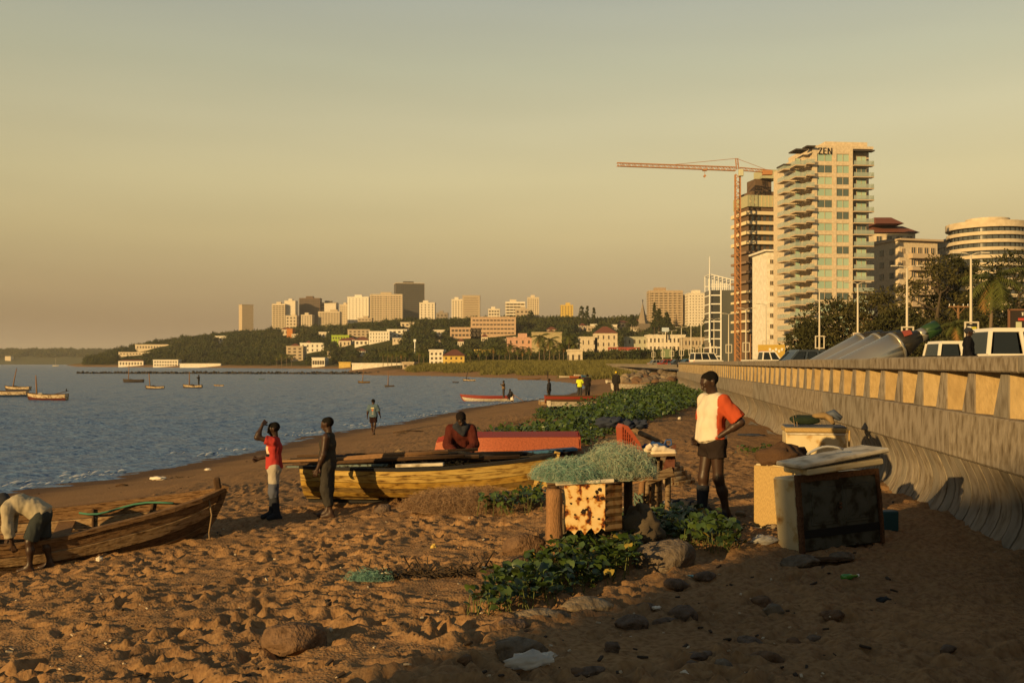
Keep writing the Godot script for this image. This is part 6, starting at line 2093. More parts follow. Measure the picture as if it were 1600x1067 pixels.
func make_sea_boats():
	mat("hull_dark", L(0.035, 0.028, 0.024), 0.7)
	mat("hull_maroon", L(0.085, 0.02, 0.016), 0.7)
	mat("hull_blue", L(0.012, 0.03, 0.075), 0.6)
	mat("hull_cream", L(0.50, 0.42, 0.30), 0.7, {"tex": texs.peel, "scale": 0.6})
	mat("hull_teal", L(0.03, 0.14, 0.17), 0.7)
	var G := "small boats moored in the bay"
	# label, px of left and right end, row of the waterline, mast px (0 none), row of its top, lean, upper paint, lower paint, heading left?
	for q in [["dark moored boat with tall pale mast at the left edge", 7, 48, 610.0, 18, 574.0, 2.0, "hull_cream", "hull_dark"],
		["long navy boat with cream top strake cut by the left edge", -22, 42, 620.0, 0, 0, 0, "hull_cream", "hull_blue"],
		["cream boat with maroon bottom, mast and raised boom", 42, 106, 625.0, 56, 584.0, -0.4, "hull_cream", "hull_maroon"],
		["dark boat with tall mast farthest left beyond the others", 193, 224, 597.5, 200, 565.0, 0.5, "hull_dark", "hull_dark"],
		["dark boat with short leaning mast, fourth along the bay", 228, 256, 607.5, 234, 581.0, -0.6, "hull_cream", "hull_dark"],
		["cream boat with upright mast and a figure aboard", 286, 316, 606.0, 295, 579.0, 0.0, "hull_cream", "hull_dark"],
		["tiny low boat without a mast right of the figure's boat", 334, 349, 603.5, 0, 0, 0, "hull_cream", "hull_dark"],
		["tiny teal boat in the middle of the bay", 404, 413, 593.5, 0, 0, 0, "hull_teal", "hull_teal"],
		["ochre boat with leaning mast near the groyne's end", 560, 578, 598.5, 566, 574.0, 0.8, "yellow_worn", "hull_dark"],
		["dark boat with upright mast right of the ochre boat", 601, 616, 604.5, 606, 578.0, 0.2, "hull_dark", "hull_dark"],
		["small blue grey boat near the far sand bar", 707, 717, 598.0, 0, 0, 0, "hull_blue", "hull_dark"],
		["pale boat with black slanting sail pole by the far sand bar", 724, 743, 595.5, 728, 575.0, 1.6, "hull_cream", "hull_dark"]]:
		var d: float = EYE * 1600.0 / (q[3] - 567.0)
		var w: float = (q[2] - q[1]) / 1600.0 * d
		var c := at((q[1] + q[2]) / 2.0, q[3], d)
		var t := thing("moored_boat", q[0], "boat", Vector3(c.x, -0.16, c.z), PI + rnd(-0.12, 0.12), G)
		var o := {"len": w * 0.97, "beam": w * 0.26, "depth": w * 0.135 + 0.14, "bow_rise": 0.25, "stern": 0.7, "strakes": 3, "seg": 12, "paint": [mats[q[8]], mats[q[8]], mats[q[7]]], "rail_mat": mats.wood_dark, "thwarts": [0.3, 0.55], "rake": 0.15, "rail": 0.09, "keel": w > 2.0}
		make_boat(t, o)
		if q[4] > 0:
			var mx: float = -((q[4] - (q[1] + q[2]) / 2.0) / 1600.0 * d)
			var mh: float = (q[3] - q[5]) / 1600.0 * d
			var lean: float = q[6] * 0.3
			var sh := Sh.new(true)
			sh.tube([Vector3(mx, 0.1, 0), Vector3(mx - lean * 0.4, mh * 0.5, 0), Vector3(mx - lean, mh, 0)], [0.09, 0.075, 0.05], 6)
			part("mast", sh, mats.black if q[0].contains("black") else mats.wood, t)
			if q[0].contains("boom"):
				sh = Sh.new(true)
				sh.tube([Vector3(-0.6, o.depth, 0), Vector3(-w * 0.53, o.depth + 0.42, 0)], [0.05, 0.03], 6)
				part("boom", sh, mats.wood_dark, t)
				part("bird", lump(0.06, 0.13, 0.07, 2, 3, 0.1), mats.black, t, Vector3(-w * 0.47, o.depth + 0.5, 0))
			if w > 2.2:
				part("gear", lump(0.35, 0.14, 0.25, 4, int(q[1]) + 90), mats.boat_white if q[0].begins_with("cream boat with maroon") else mats.tarry, t, Vector3(mx - 0.4, o.depth + 0.02, 0))
	# white yacht far out
	var y := thing("white_yacht", "tiny white yacht far out before the distant land", "yacht", Vector3(at(86, 572, 1150).x, -0.3, -1150))
	make_boat(y, {"len": 6.5, "beam": 2.2, "depth": 1.3, "strakes": 2, "seg": 8, "paint": [mats.boat_white, mats.boat_white], "rail_mat": mats.boat_white, "keel": false})
	var ys := Sh.new(true)
	ys.tube([Vector3(0, 0.8, 0), Vector3(0, 9.0, 0)], 0.12, 6)
	part("mast", ys, mats.boat_white, y)
	# the red and white boat at the shore
	var c := at(764, 627, 101)
	var t := thing("rowing_boat", "red and white rowing boat afloat near the shore with two people", "boat", Vector3(c.x, -0.12, c.z), PI + 0.05)
	make_boat(t, {"len": 4.9, "beam": 1.3, "depth": 0.62, "bow_rise": 0.3, "stern_rise": 0.1, "stern": 0.6, "strakes": 4, "seg": 14, "paint": [mats.boat_white, mats.boat_white, mats.boat_white, mats.boat_red], "rail_mat": mats.boat_red, "thwarts": [0.3, 0.6], "rail": 0.09})
	var pl := thing("push_pole", "long thin pole held by the wading person", "pole", at(801, 616, 98.8))
	ys = Sh.new(true)
	ys.tube([Vector3(0, 0, 0), Vector3(1.2, -0.75, 0.5)], 0.03, 5)
	part("pole", ys, mats.wood, pl)
# ---- nets ----------------------------------------------------------------------------
# a heap of net: hundreds of thin curling strands over a lumpy mound
func net_heap(t: Node3D, called: String, sz: Vector3, n: int, m: Array, wd := 0.004, core: Material = null):
	for k in m.size():
		var sh := Sh.new()
		for i in n / m.size():
			var a := rng.randf() * TAU
			var r := sqrt(rng.randf())
			var top := sqrt(maxf(0.0, 1.0 - r * r))
			var p := Vector3(cos(a) * r * sz.x, top * sz.y * rnd(0.25, 1.06), sin(a) * r * sz.z)
			p.x += sz.x * 0.12 * sin(p.z * 7.0)
			var rad := rnd(0.02, 0.075)
			var ax := Vector3(rng.randfn(), rng.randfn() * 0.7, rng.randfn()).normalized()
			var u := ax.cross(Vector3(rng.randfn(), rng.randfn(), rng.randfn())).normalized()
			var v := ax.cross(u)
			var ph := rng.randf() * TAU
			var arc := rnd(1.5, 4.5)
			var prev := Vector3.ZERO
			var w := wd * rnd(0.6, 1.3)
			for s in 7:
				var th := ph + arc * s / 6.0
				var q := p + (u * cos(th) + v * sin(th)) * rad * (1.0 + 0.3 * sin(th * 3.0)) + ax * (s - 3) * rad * 0.1
				if q.y < 0.005: q.y = 0.005
				if s > 0:
					var sd := (q - prev).cross(ax).normalized() * w
					sh.tri(prev - sd, q - sd, q + sd)
					sh.tri(prev - sd, q + sd, prev + sd)
				prev = q
		var o := part(called, sh, m[k], t)
		o.set_meta("kind", "stuff")
	if core != null:
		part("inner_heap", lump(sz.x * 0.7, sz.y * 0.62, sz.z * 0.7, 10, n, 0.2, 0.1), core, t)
func net_mat(key: String, c: Color) -> StandardMaterial3D:
	return mat(key, c, 0.7, {"back": Color(c.r * 1.5, c.g * 1.5, c.b * 1.5), "spec": 0.2})
func make_net_stand():
	var foot := spot(868, 876)
	var D := -foot.z
	var k := D / 1600.0
	var base := Vector3(foot.x, foot.y, foot.z)
	# the trestle made of an old fridge panel, a log and tin
	var t := thing("net_stand", "makeshift stand of rusty enamel panel, split log and corrugated tin holding nets", "stand", base)
	var sh := Sh.new(true)
	var lg := []
	var rr := []
	for i in 9:
		var u := i / 8.0
		lg.append(Vector3((868 - 868) * k + 0.005 * sin(u * 9.0) - 0.02 * u, -0.12 + u * (112 * k + 0.12), 0.01 * sin(u * 6.0)))
		rr.append(0.088 - 0.012 * u + 0.004 * sin(i * 2.1))
	sh.tube(lg, rr, 11)
	part("log", sh, mat("split_log", L(0.36, 0.19, 0.085), 0.85, {"tex": texs.grain, "scale": Vector3(7, 0.7, 7), "bump": texs.bumps, "bscale": 1.4}), t)
	sh = Sh.new()
	# panel with a ragged rusted foot
	var ol := [Vector2(0.085, 118 * k), Vector2(0.085 + 64 * k, 122 * k)]
	for i in 13: ol.append(Vector2(0.085 + (64 - i * 64.0 / 12.0) * k, (46 + 4 * sin(i * 1.9) + rnd(-2, 3) - i * 0.2) * k))
	sh.slab(ol, -0.03, -0.012)
	part("enamel_panel", sh, mat("rusty_enamel", L(0.62, 0.50, 0.30), 0.6, {"tex": texs.rust, "scale": 1.9, "spec": 0.4}), t)
	var hs := Sh.new(true)
	for q in [[0.19, 0.44, 0.012], [0.27, 0.47, 0.024], [0.30, 0.49, 0.02], [0.40, 0.66, 0.02], [0.38, 0.61, 0.016], [0.43, 0.68, 0.022], [0.20, 0.40, 0.011], [0.42, 0.40, 0.016], [0.31, 0.6, 0.01], [0.15, 0.55, 0.012], [0.45, 0.6, 0.018], [0.36, 0.42, 0.008]]:
		var ring := []
		for i in 7: ring.append(Vector3(q[0] + cos(TAU * i / 7) * q[2] * rnd(0.7, 1.4), q[1] + sin(TAU * i / 7) * q[2] * rnd(0.6, 1.3), -0.008))
		for i in 7: hs.tri(Vector3(q[0], q[1], -0.008), ring[(i + 1) % 7], ring[i])
	part("rust_holes", hs, mat("hole", L(0.02, 0.012, 0.008), 0.95), t).set_meta("kind", "stuff")
	sh = Sh.new()
	sh.box(Vector3(0.05 + 38 * k, 122.5 * k, -0.02), Vector3(92 * k, 0.035, 0.07), Basis(Vector3.BACK, 0.06), 0.006)
	part("white_lath", sh, mats.boat_white, t)
	sh = Sh.new()
	# corrugated sheet, ridges lying across
	var prev := []
	for i in 25:
		var y := (45 + i * 3.1) * k
		var z := -0.02 + 0.012 * sin(i * PI / 2.0 * 1.0)
		var row := [Vector3(0.09 + 64 * k, y, z), Vector3(0.09 + 92 * k, y, z - 0.12)]
		if i > 0:
			sh.face([prev[0], prev[1], row[1], row[0]], Vector3(0.5, y, -1.0))
			sh.face([prev[0] + Vector3(0, 0, -.006), prev[1] + Vector3(0, 0, -.006), row[1] + Vector3(0, 0, -.006), row[0] + Vector3(0, 0, -.006)], Vector3(0.5, y, 1.0))
		prev = row
	part("corrugated_sheet", sh, mat("tin", L(0.20, 0.145, 0.09), 0.7, {"tex": texs.rust, "scale": 2.2}), t)
	# deck of laths that carries the nets, and its back legs
	for i in 6:
		sh = Sh.new()
		sh.bar(Vector3(-0.08, 118 * k, -0.08 - i * 0.13), Vector3(0.95, 127 * k, -0.12 - i * 0.14), 0.10, 0.03, Vector3.UP, 0.004)
		part("deck_lath", sh, [mats.wood_grey, mats.wood_dark, mats.wood][i % 3], t)
	for q in [Vector3(0.02, 0, -0.75), Vector3(0.78, 0, -0.7)]:
		sh = Sh.new(true)
		sh.tube([q + Vector3(0, -0.15, 0), q + Vector3(0, 120 * k, 0)], [0.05, 0.045], 8)
		part("leg", sh, mats.wood_dark, t)
	for i in 4: part("under_net", lump(0.24, 0.2, 0.2, 7, 120 + i, 0.35), mat("under_sack", L(0.13, 0.10, 0.065), 0.95, {"tex": texs.grain, "scale": 4.0}), t, Vector3(0.2 + i * 0.22, 0.1 + 0.12 * (i % 2), -0.45 - 0.08 * (i % 2)))
	# green net
	var gn := thing("green_net", "heap of sea green fishing net piled on the makeshift stand", "net", base + Vector3(0.17, 121 * k, -0.30), 0.1)
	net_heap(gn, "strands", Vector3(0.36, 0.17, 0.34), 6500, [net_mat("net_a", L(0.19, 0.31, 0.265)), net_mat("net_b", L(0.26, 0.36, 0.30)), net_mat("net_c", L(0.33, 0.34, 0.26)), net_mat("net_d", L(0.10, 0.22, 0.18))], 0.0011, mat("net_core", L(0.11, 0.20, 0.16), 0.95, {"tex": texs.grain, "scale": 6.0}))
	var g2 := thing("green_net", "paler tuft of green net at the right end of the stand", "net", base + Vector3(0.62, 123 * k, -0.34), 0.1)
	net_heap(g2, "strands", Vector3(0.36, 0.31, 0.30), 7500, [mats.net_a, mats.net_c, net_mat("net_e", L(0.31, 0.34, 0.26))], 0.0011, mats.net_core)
	# brown net on the sand before the yellow boat
	var bp := spot(735, 800)
	var bn := thing("brown_net", "heap of pale brown net lying on the sand before the yellow boat", "net", bp + Vector3(0, -0.03, -0.3), -0.08)
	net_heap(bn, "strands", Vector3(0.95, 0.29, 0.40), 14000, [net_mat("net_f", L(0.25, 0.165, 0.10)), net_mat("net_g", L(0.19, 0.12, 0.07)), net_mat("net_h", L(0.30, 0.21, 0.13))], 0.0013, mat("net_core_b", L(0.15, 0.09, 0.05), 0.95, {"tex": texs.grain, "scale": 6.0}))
	# right part: the posts with the board, crate, shoes
	var p := spot(1022, 812)
	var kk := -p.z / 1600.0
	var r := thing("post_frame", "rough frame of driftwood posts and boards right of the green net", "frame", p)
	for q in [[-22, 0, -13, 100, 0.045], [-12, 0, -6, 104, 0.035], [3, -4, 8, 98, 0.05], [24, -6, 30, 112, 0.04], [12, -8, 14, 90, 0.05]]:
		sh = Sh.new(true)
		sh.tube([Vector3(q[0] * kk, -0.1, q[1] * 0.02), Vector3((q[0] * 0.4 + q[2] * 0.6 - 2) * kk, q[3] * kk * 0.55, q[1] * 0.03), Vector3(q[2] * kk, q[3] * kk, q[1] * 0.03)], [q[4], q[4] * 0.9, q[4] * 0.75], 8)
		part("post", sh, [mats.wood_grey, mats.wood, mats.wood_dark][int(absf(q[0])) % 3], r)
	sh = Sh.new()
	sh.bar(Vector3(-12 * kk, 62 * kk, 0.07), Vector3(30 * kk, 76 * kk, 0.0), 0.03, 0.11, Vector3.UP, 0.006)
	part("board", sh, mats.wood_grey, r)
	sh = Sh.new()
	sh.slab([Vector2(10 * kk, 62 * kk), Vector2(32 * kk, 70 * kk), Vector2(35 * kk, 118 * kk), Vector2(24 * kk, 110 * kk)], -0.05, -0.02)
	part("red_board", sh, mat("red_brown_board", L(0.13, 0.05, 0.035), 0.8, {"tex": texs.peel, "scale": 2.0}), r)
	sh = Sh.new()
	sh.box(Vector3(6 * kk, 102 * kk, -0.02), Vector3(52 * kk, 0.03, 0.34), Basis(Vector3.BACK, 0.04), 0.005)
	part("shelf", sh, mats.wood_grey, r)
	sh = Sh.new()
	sh.bar(Vector3(-60 * kk, 50 * kk, -0.1), Vector3(-10 * kk, 64 * kk, 0.02), 0.08, 0.035)
	part("rail", sh, mats.wood, r)
	# a pair of pale shoes
	for i in 2:
		var s := thing("shoe", ["white running shoe lying on the shelf, nearer one", "white running shoe leaning behind the nearer one"][i], "shoe", p + Vector3((14 - i * 12) * kk, 104 * kk + i * 0.03, 0.08 - i * 0.12), deg_to_rad(4 + i * 24), "pair of white shoes")
		var a := acc_new()
		flesh([[Vector3(-0.12, 0.05, 0), Vector3(0.0, 0.065, 0), 0.032, 0.033], [Vector3(0, 0.05, 0), Vector3(0.125, 0.03, 0), 0.034, 0.026], [Vector3(-0.11, 0.05, 0), Vector3(-0.085, 0.095, 0), 0.032, 0.03, 1]], 0.007, 0.014, a)
		part("upper", acc_mesh(a), mat("shoe_white", L(0.52, 0.45, 0.36), 0.8), s)
		a = acc_new()
		flesh([[Vector3(-0.125, 0.012, 0), Vector3(0.12, 0.014, 0), 0.036, 0.040], [Vector3(-0.125, 0.02, 0), Vector3(0.12, 0.02, 0), 0.036, 0.040]], 0.008, 0.01, a)
		var so := part("sole", acc_mesh(a), mat("shoe_sole", L(0.62, 0.52, 0.36), 0.7), s)
		so.scale.y = 0.55
		if i == 1: s.rotation.x = 0.6
	# crate
	var ct := thing("plastic_crate", "red orange slatted plastic crate standing on end behind the net", "crate", p + Vector3(-42 * kk, 96 * kk, -0.18), 0.5)
	var cm := mat("crate_red", L(0.30, 0.065, 0.03), 0.55)
	ct.position = p + Vector3(-37 * kk, 99 * kk, -0.12)
	ct.rotation.y = 0.15
	var co := []
	for q in [[968, 670], [972, 664], [980, 667], [990, 680], [999, 693], [1006, 712], [985, 714], [971, 709]]: co.append(Vector2((q[0] - 985) * kk, (714 - q[1]) * kk))
	sh = Sh.new()
	sh.slab(co, -0.14, 0.10)
	part("shell", sh, cm, ct)
	for i in 7:
		sh = Sh.new()
		sh.bar(Vector3((970 + i * 3 - 985) * kk, 0.03, 0.108), Vector3((970 + i * 3.6 - 985) * kk, (46 - i * 4.2) * kk, 0.108), 0.014, 0.008)
		part("slat", sh, cm, ct)
	for i in 6:
		sh = Sh.new()
		sh.bar(Vector3(-16 * kk, (6 + i * 6) * kk, 0.114), Vector3((10 - i * 3) * kk, (4 + i * 6) * kk, 0.114), 0.014, 0.008)
		part("slat", sh, cm, ct)
	# blue bag, dark jacket
	var bg := thing("blue_bag", "crumpled bright blue bag with a handle behind the shoes", "bag", p + Vector3(6 * kk, 108 * kk, -0.2))
	part("bag_body", lump(0.17, 0.075, 0.1, 7, 12, 0.35), mat("bag_blue", L(0.02, 0.06, 0.19), 0.5), bg)
	sh = Sh.new(true)
	sh.tube([Vector3(0.1, 0.02, 0), Vector3(0.13, 0.11, 0), Vector3(0.19, 0.12, 0), Vector3(0.2, 0.06, 0), Vector3(0.14, 0.02, 0)], 0.012, 6)
	part("handle", sh, mats.bag_blue, bg)
	var jk := thing("dark_jacket", "dark blue jacket thrown over a pole behind the crate", "jacket", p + Vector3(-32 * kk, 146 * kk, -0.75))
	for i in 4: part("fold", lump(0.14, 0.06, 0.10, 6, 50 + i, 0.4), mat("jacket_blue", L(0.025, 0.032, 0.055), 0.9), jk, Vector3(-0.25 + i * 0.13, 0.02 * (i % 2) - 0.015 * i, 0), Basis(Vector3.UP, i * 0.8))
	sh = Sh.new(true)
	sh.tube([Vector3(-0.1, 0.0, 0), Vector3(0.42, -0.25, 0.3)], 0.035, 7)
	part("pole", sh, mats.wood_grey, jk)
	sh = Sh.new(true)
	sh.tube([Vector3(0.35, -0.24, 0.25), Vector3(0.25, -1.0, 0.3)], 0.035, 7)
	part("support", sh, mats.wood_dark, jk)
	# knotted green rope
	var rp := thing("green_rope", "knotted grey green rope hanging from the driftwood post", "rope", p + Vector3(-26 * kk, 30 * kk, 0.12))
	for i in 5:
		sh = Sh.new(true)
		var pts := []
		for s in 10: pts.append(Vector3(0.05 * sin(s * 0.9 + i * 1.3), 0.08 - 0.03 * s + 0.02 * sin(i * 2.0), 0.04 * cos(s * 1.1 + i)))
		sh.tube(pts, 0.013, 5)
		part("strand", sh, mats.rope_green_b if mats.has("rope_green_b") else mat("rope_green_b", L(0.10, 0.14, 0.105), 0.95), rp)
	sh = Sh.new(true)
	sh.tube([Vector3(0, 0.03, 0), Vector3(-0.15, -0.06, 0.02), Vector3(-0.33, -0.14, 0.05)], 0.007, 5)
	part("strand", sh, mats.rope_green_b, rp)
	# painted hull piece and debris between stand and man
	var hp := thing("boat_fragment", "broken white and rust hull piece leaning behind the standing man", "wreckage", spot(1075, 760) + Vector3(0, 0, 0), 0.4)
	sh = Sh.new(true)
	for i in 6:
		sh.bar(Vector3(-0.42, 0.02 + i * 0.075, -0.03 * i * i * 0.3), Vector3(0.25 - 0.05 * i, 0.05 + i * 0.065, -0.2 - 0.03 * i), 0.025, 0.072, Vector3.UP, 0.004)
	part("planks", sh, mat("wreck_paint", L(0.33, 0.29, 0.24), 0.85, {"tex": texs.rust, "scale": 2.5}), hp).set_meta("kind", "stuff")
	for i in 5:
		var dk := thing("debris_rag", ["dark rag under the post frame, leftmost", "grey plastic scrap under the post frame", "dark rag beside the man's front foot", "dull blue scrap behind the post frame", "black rag between post frame and man"][i], "rag", spot(1035 + i * 14, 806 - 9 * (i % 3)))
		part("rag", lump(rnd(0.12, 0.22), rnd(0.06, 0.12), rnd(0.1, 0.16), 5, 70 + i, 0.4), [mats.black, mat("grey_plastic", L(0.2, 0.21, 0.22), 0.4), mats.dark_cloth, mat("dull_blue", L(0.06, 0.09, 0.14), 0.7), mats.black][i], dk)
# ---- old freezers by the wall ------------------------------------------------------------
func make_freezers():
	mat("enamel", L(0.56, 0.48, 0.31), 0.45, {"tex": noise_tex("stain", 512, 0.008, [[0.0, Color(0.6, 0.42, 0.22)], [0.22, Color(0.86, 0.78, 0.66)], [0.4, Color(0.97, 0.95, 0.92)], [1.0, 1.0]], FastNoiseLite.TYPE_SIMPLEX_SMOOTH, 6, 55), "scale": 0.9, "spec": 0.4})
	mat("enamel_yellow", L(0.50, 0.34, 0.13), 0.6, {"tex": texs.grain, "scale": Vector3(8, 1.0, 8)})
	mat("enamel_dark", L(0.085, 0.085, 0.07), 0.6, {"tex": noise_tex("grime", 512, 0.007, [[0.0, Color(0.28, 0.2, 0.13)], [0.3, Color(0.6, 0.55, 0.48)], [0.5, Color(0.9, 0.9, 0.88)], [1.0, 1.0]], FastNoiseLite.TYPE_SIMPLEX_SMOOTH, 6, 57), "scale": 1.3})
	mat("rust_edge", L(0.12, 0.058, 0.028), 0.9, {"tex": texs.blotch, "scale": 3.0})
	mat("lid_blue", L(0.06, 0.075, 0.11), 0.6)
	# the far one: white chest standing at the wall
	var k := 14.9 / 1600.0
	var c := at(1276, 735, 14.9)
	c.y = sand(c.x, 14.9)
	var t := thing("chest_freezer", "white chest freezer against the wall carrying a rolled green tarpaulin", "freezer", c, deg_to_rad(-10))
	var w := 92.0 * k
	var h := EYE - (676.0 - 567.0) * k - c.y
	var sh := Sh.new()
	sh.box(Vector3(0, h / 2 - 0.1, -0.3), Vector3(w, h + 0.2, 0.62), Basis(), 0.02)
	part("cabinet", sh, mats.enamel, t)
	sh = Sh.new()
	sh.box(Vector3(0, h + 0.035, -0.3), Vector3(w + 0.03, 0.07, 0.66), Basis(), 0.015)
	part("lid", sh, mats.enamel_yellow, t)
	sh = Sh.new()
	sh.box(Vector3(0, h + 0.078, -0.32), Vector3(w, 0.012, 0.62))
	part("lid_sheet", sh, mats.lid_blue, t)
	sh = Sh.new()
	sh.box(Vector3(0, h - 0.02, 0.022), Vector3(w - 0.02, 0.03, 0.012), Basis(), 0.004)
	part("seal_strip", sh, mats.boat_white, t)
	sh = Sh.new()
	sh.box(Vector3(w / 2 + 0.035, h - 0.08, -0.02), Vector3(0.025, 0.24, 0.05), Basis(), 0.006)
	part("hinge", sh, mats.enamel_yellow, t)
	var top := t.transform * Vector3(-0.05, h + 0.085, -0.28)
	var tp := thing("rolled_tarpaulin", "dark green rolled tarpaulin tied with cord on the white freezer", "tarpaulin", top, deg_to_rad(-6))
	for i in 3:
		sh = Sh.new(true)
		var rings := []
		for s in 9:
			var x := -0.28 + s * 0.05
			rings.append(Vector3(x, 0.075 + 0.01 * i, 0.06 - i * 0.08 + 0.008 * sin(s * 1.7 + i)))
		sh.tube(rings, [0.03, 0.06, 0.07, 0.072, 0.068, 0.07, 0.066, 0.05, 0.03], 12, true, 0.85)
		part("roll", sh, mat("tarp_green", L(0.022, 0.038, 0.018), 0.8, {"tex": texs.grain, "scale": Vector3(1, 9, 9), "bump": texs.bumps, "bscale": 1.0}), tp)
	sh = Sh.new(true)
	sh.tube([Vector3(0.05, 0.14, 0.02), Vector3(0.2, 0.15, -0.08), Vector3(0.3, 0.1, -0.05), Vector3(0.33, 0.03, 0.02)], [0.05, 0.075, 0.07, 0.03], 10, true, 0.7)
	part("khaki_fold", sh, mat("khaki", L(0.22, 0.15, 0.07), 0.9), tp)
	sh = Sh.new(true)
	sh.tube([Vector3(0.18, 0.12, -0.2), Vector3(0.36, 0.17, -0.12), Vector3(0.46, 0.1, -0.08)], [0.05, 0.09, 0.05], 10, true, 0.8)
	part("dark_fold", sh, mats.lid_blue, tp)
	for q in [-0.26, -0.22]:
		sh = Sh.new(true)
		sh.tube([Vector3(q, 0.15, 0.03), Vector3(q, 0.05, 0.14), Vector3(q + 0.01, -0.1, 0.16), Vector3(q + 0.03, -0.2, 0.165)], 0.006, 5)
		part("cord", sh, mats.rope, tp)
	# the pair in front: an orange-yellow box behind, the dark doored one leaning before it
	c = spot(1228, 826)
	var d := -c.z
	k = d / 1600.0
	var y := thing("yellowed_fridge", "yellowed fridge box standing left of the dark doored freezer", "fridge", c + Vector3(-0.02, 0, -0.1), deg_to_rad(48))
	h = 0.70
	sh = Sh.new()
	sh.box(Vector3(0.14, h / 2 - 0.05, 0), Vector3(0.62, h + 0.1, 0.48), Basis(), 0.02)
	part("cabinet", sh, mats.enamel, y)
	sh = Sh.new()
	sh.box(Vector3(-0.185, h / 2, 0), Vector3(0.03, h - 0.03, 0.46), Basis(), 0.006)
	part("side_panel", sh, mats.enamel_yellow, y)
	sh = Sh.new()
	for i in 3: sh.box(Vector3(0.05 + i * 0.12, 0.08 + 0.2 * i, 0.243), Vector3(0.05, 0.13, 0.008))
	part("rust_patches", sh, mats.rust_edge, y).set_meta("kind", "stuff")
	sh = Sh.new(true)
	sh.tube([Vector3(-0.28, h + 0.04, 0.2), Vector3(-0.1, h + 0.03, 0.3), Vector3(0.08, h + 0.03, 0.32)], 0.028, 8)
	part("pipe", sh, mats.rust_edge, y)
	var ca := spot(1252, 860)
	var cb := spot(1386, 846)
	var z := thing("dark_freezer", "dark grey freezer with embossed door and rusted edges, nearest the camera", "freezer", Vector3(ca.x, ca.y - 0.03, ca.z), atan2(ca.z - cb.z, cb.x - ca.x) + 0.02)
	w = (cb - ca).length() * 0.97
	h = 0.72
	z.rotation.z = 0.05
	z.rotation.x = -0.06
	sh = Sh.new()
	sh.box(Vector3(w / 2, h / 2, -0.21), Vector3(w, h, 0.37), Basis(), 0.02)
	part("cabinet", sh, mats.enamel, z)
	# door skin with two raised fields
	sh = Sh.new()
	sh.box(Vector3(w / 2, h / 2, -0.005), Vector3(w - 0.06, h - 0.02, 0.05), Basis(), 0.012)
	var dr := part("door", sh, mats.enamel_dark, z)
	for i in 2:
		sh = Sh.new()
		sh.box(Vector3(w * (0.30 + 0.40 * i), h * 0.60, 0.018), Vector3(w * 0.33, h * 0.52, 0.018), Basis(), 0.009)
		part("embossed_field", sh, mats.enamel_dark, dr)
		sh = Sh.new()
		sh.box(Vector3(w * (0.30 + 0.40 * i), h * 0.60, 0.026), Vector3(w * 0.27, h * 0.44, 0.010), Basis(), 0.005)
		part("embossed_field", sh, mats.enamel_dark, dr)
	sh = Sh.new()
	sh.box(Vector3(w / 2, h * 0.245, 0.021), Vector3(w - 0.08, h * 0.11, 0.006))
	part("dark_band", sh, mats.black, dr)
	for i in 2:
		sh = Sh.new(true)
		sh.tube([Vector3(w / 2, h * (0.56 + 0.05 * i), 0.015), Vector3(w / 2, h * (0.56 + 0.05 * i), 0.035)], 0.014, 8)
		part("bolt", sh, mats.rust_edge, dr)
	for q in [0.015, w - 0.015]:
		sh = Sh.new()
		for i in 8: sh.box(Vector3(q + rnd(-0.005, 0.005), h * (i + 0.5) / 8.0, 0.01), Vector3(0.032, h / 8.0 + 0.004, 0.06), Basis(Vector3.BACK, rnd(-0.06, 0.06)))
		part("rusted_edge", sh, mats.rust_edge, z)
	sh = Sh.new()
	for i in 6: sh.box(Vector3(w * (i + 0.5) / 6.0, h - 0.005, 0.008), Vector3(w / 6.0, 0.05 + rnd(0, 0.03), 0.05), Basis(Vector3.BACK, rnd(-0.05, 0.05)))
	part("rusted_edge", sh, mats.rust_edge, z)
	# lids lying across both
	var lt := thing("freezer_lid", "long white freezer lid lying across the two front freezers", "lid", z.position + Vector3(0, h + 0.03, -0.1), z.rotation.y + 0.02)
	lt.rotation.z = 0.09
	sh = Sh.new()
	sh.box(Vector3(w / 2 - 0.02, 0.03, -0.05), Vector3(w - 0.05, 0.06, 0.40), Basis(), 0.012)
	part("lid_body", sh, mats.enamel, lt)
	sh = Sh.new()
	sh.box(Vector3(w / 2, 0.075, -0.1), Vector3(w - 0.08, 0.03, 0.38))
	part("blue_liner", sh, mats.lid_blue, lt)
	sh = Sh.new()
	sh.box(Vector3(w / 2 - 0.02, 0.115, -0.05), Vector3(w + 0.10, 0.045, 0.42), Basis(Vector3.BACK, 0.04), 0.012)
	part("upper_lid", sh, mats.boat_white, lt)
	sh = Sh.new(true)
	var arc := []
	for i in 8: arc.append(Vector3(0.05 + i * 0.06, 0.20 + 0.05 * sin(i / 7.0 * PI), 0.1))
	sh.tube(arc, 0.012, 6)
	part("wire_handle", sh, mats.white_paint, lt)
	var st := thing("brown_sack", "brown lumpy sack lying on the yellowed fridge", "sack", y.transform * Vector3(0.0, h + 0.05, 0.0))
	part("sack", lump(0.26, 0.14, 0.2, 7, 83, 0.25), mat("sack_brown", L(0.10, 0.055, 0.03), 0.95, {"tex": texs.grain, "scale": 3.0}), st)
	st = thing("brown_sack", "flatter dark sack corner right of the lumpy sack", "sack", y.transform * Vector3(0.36, h + 0.06, -0.1), 0.4)
	part("sack", lump(0.24, 0.09, 0.14, 6, 91, 0.3), mat("sack_dark", L(0.06, 0.032, 0.022), 0.95, {"tex": texs.grain, "scale": 3.0}), st)
	var bx := thing("teal_box", "small teal box half hidden behind the dark freezer", "box", spot(1388, 828) + Vector3(0, 0, 0), 0.2)
	sh = Sh.new()
	sh.box(Vector3(0, 0.1, 0), Vector3(0.18, 0.22, 0.14), Basis(), 0.01)
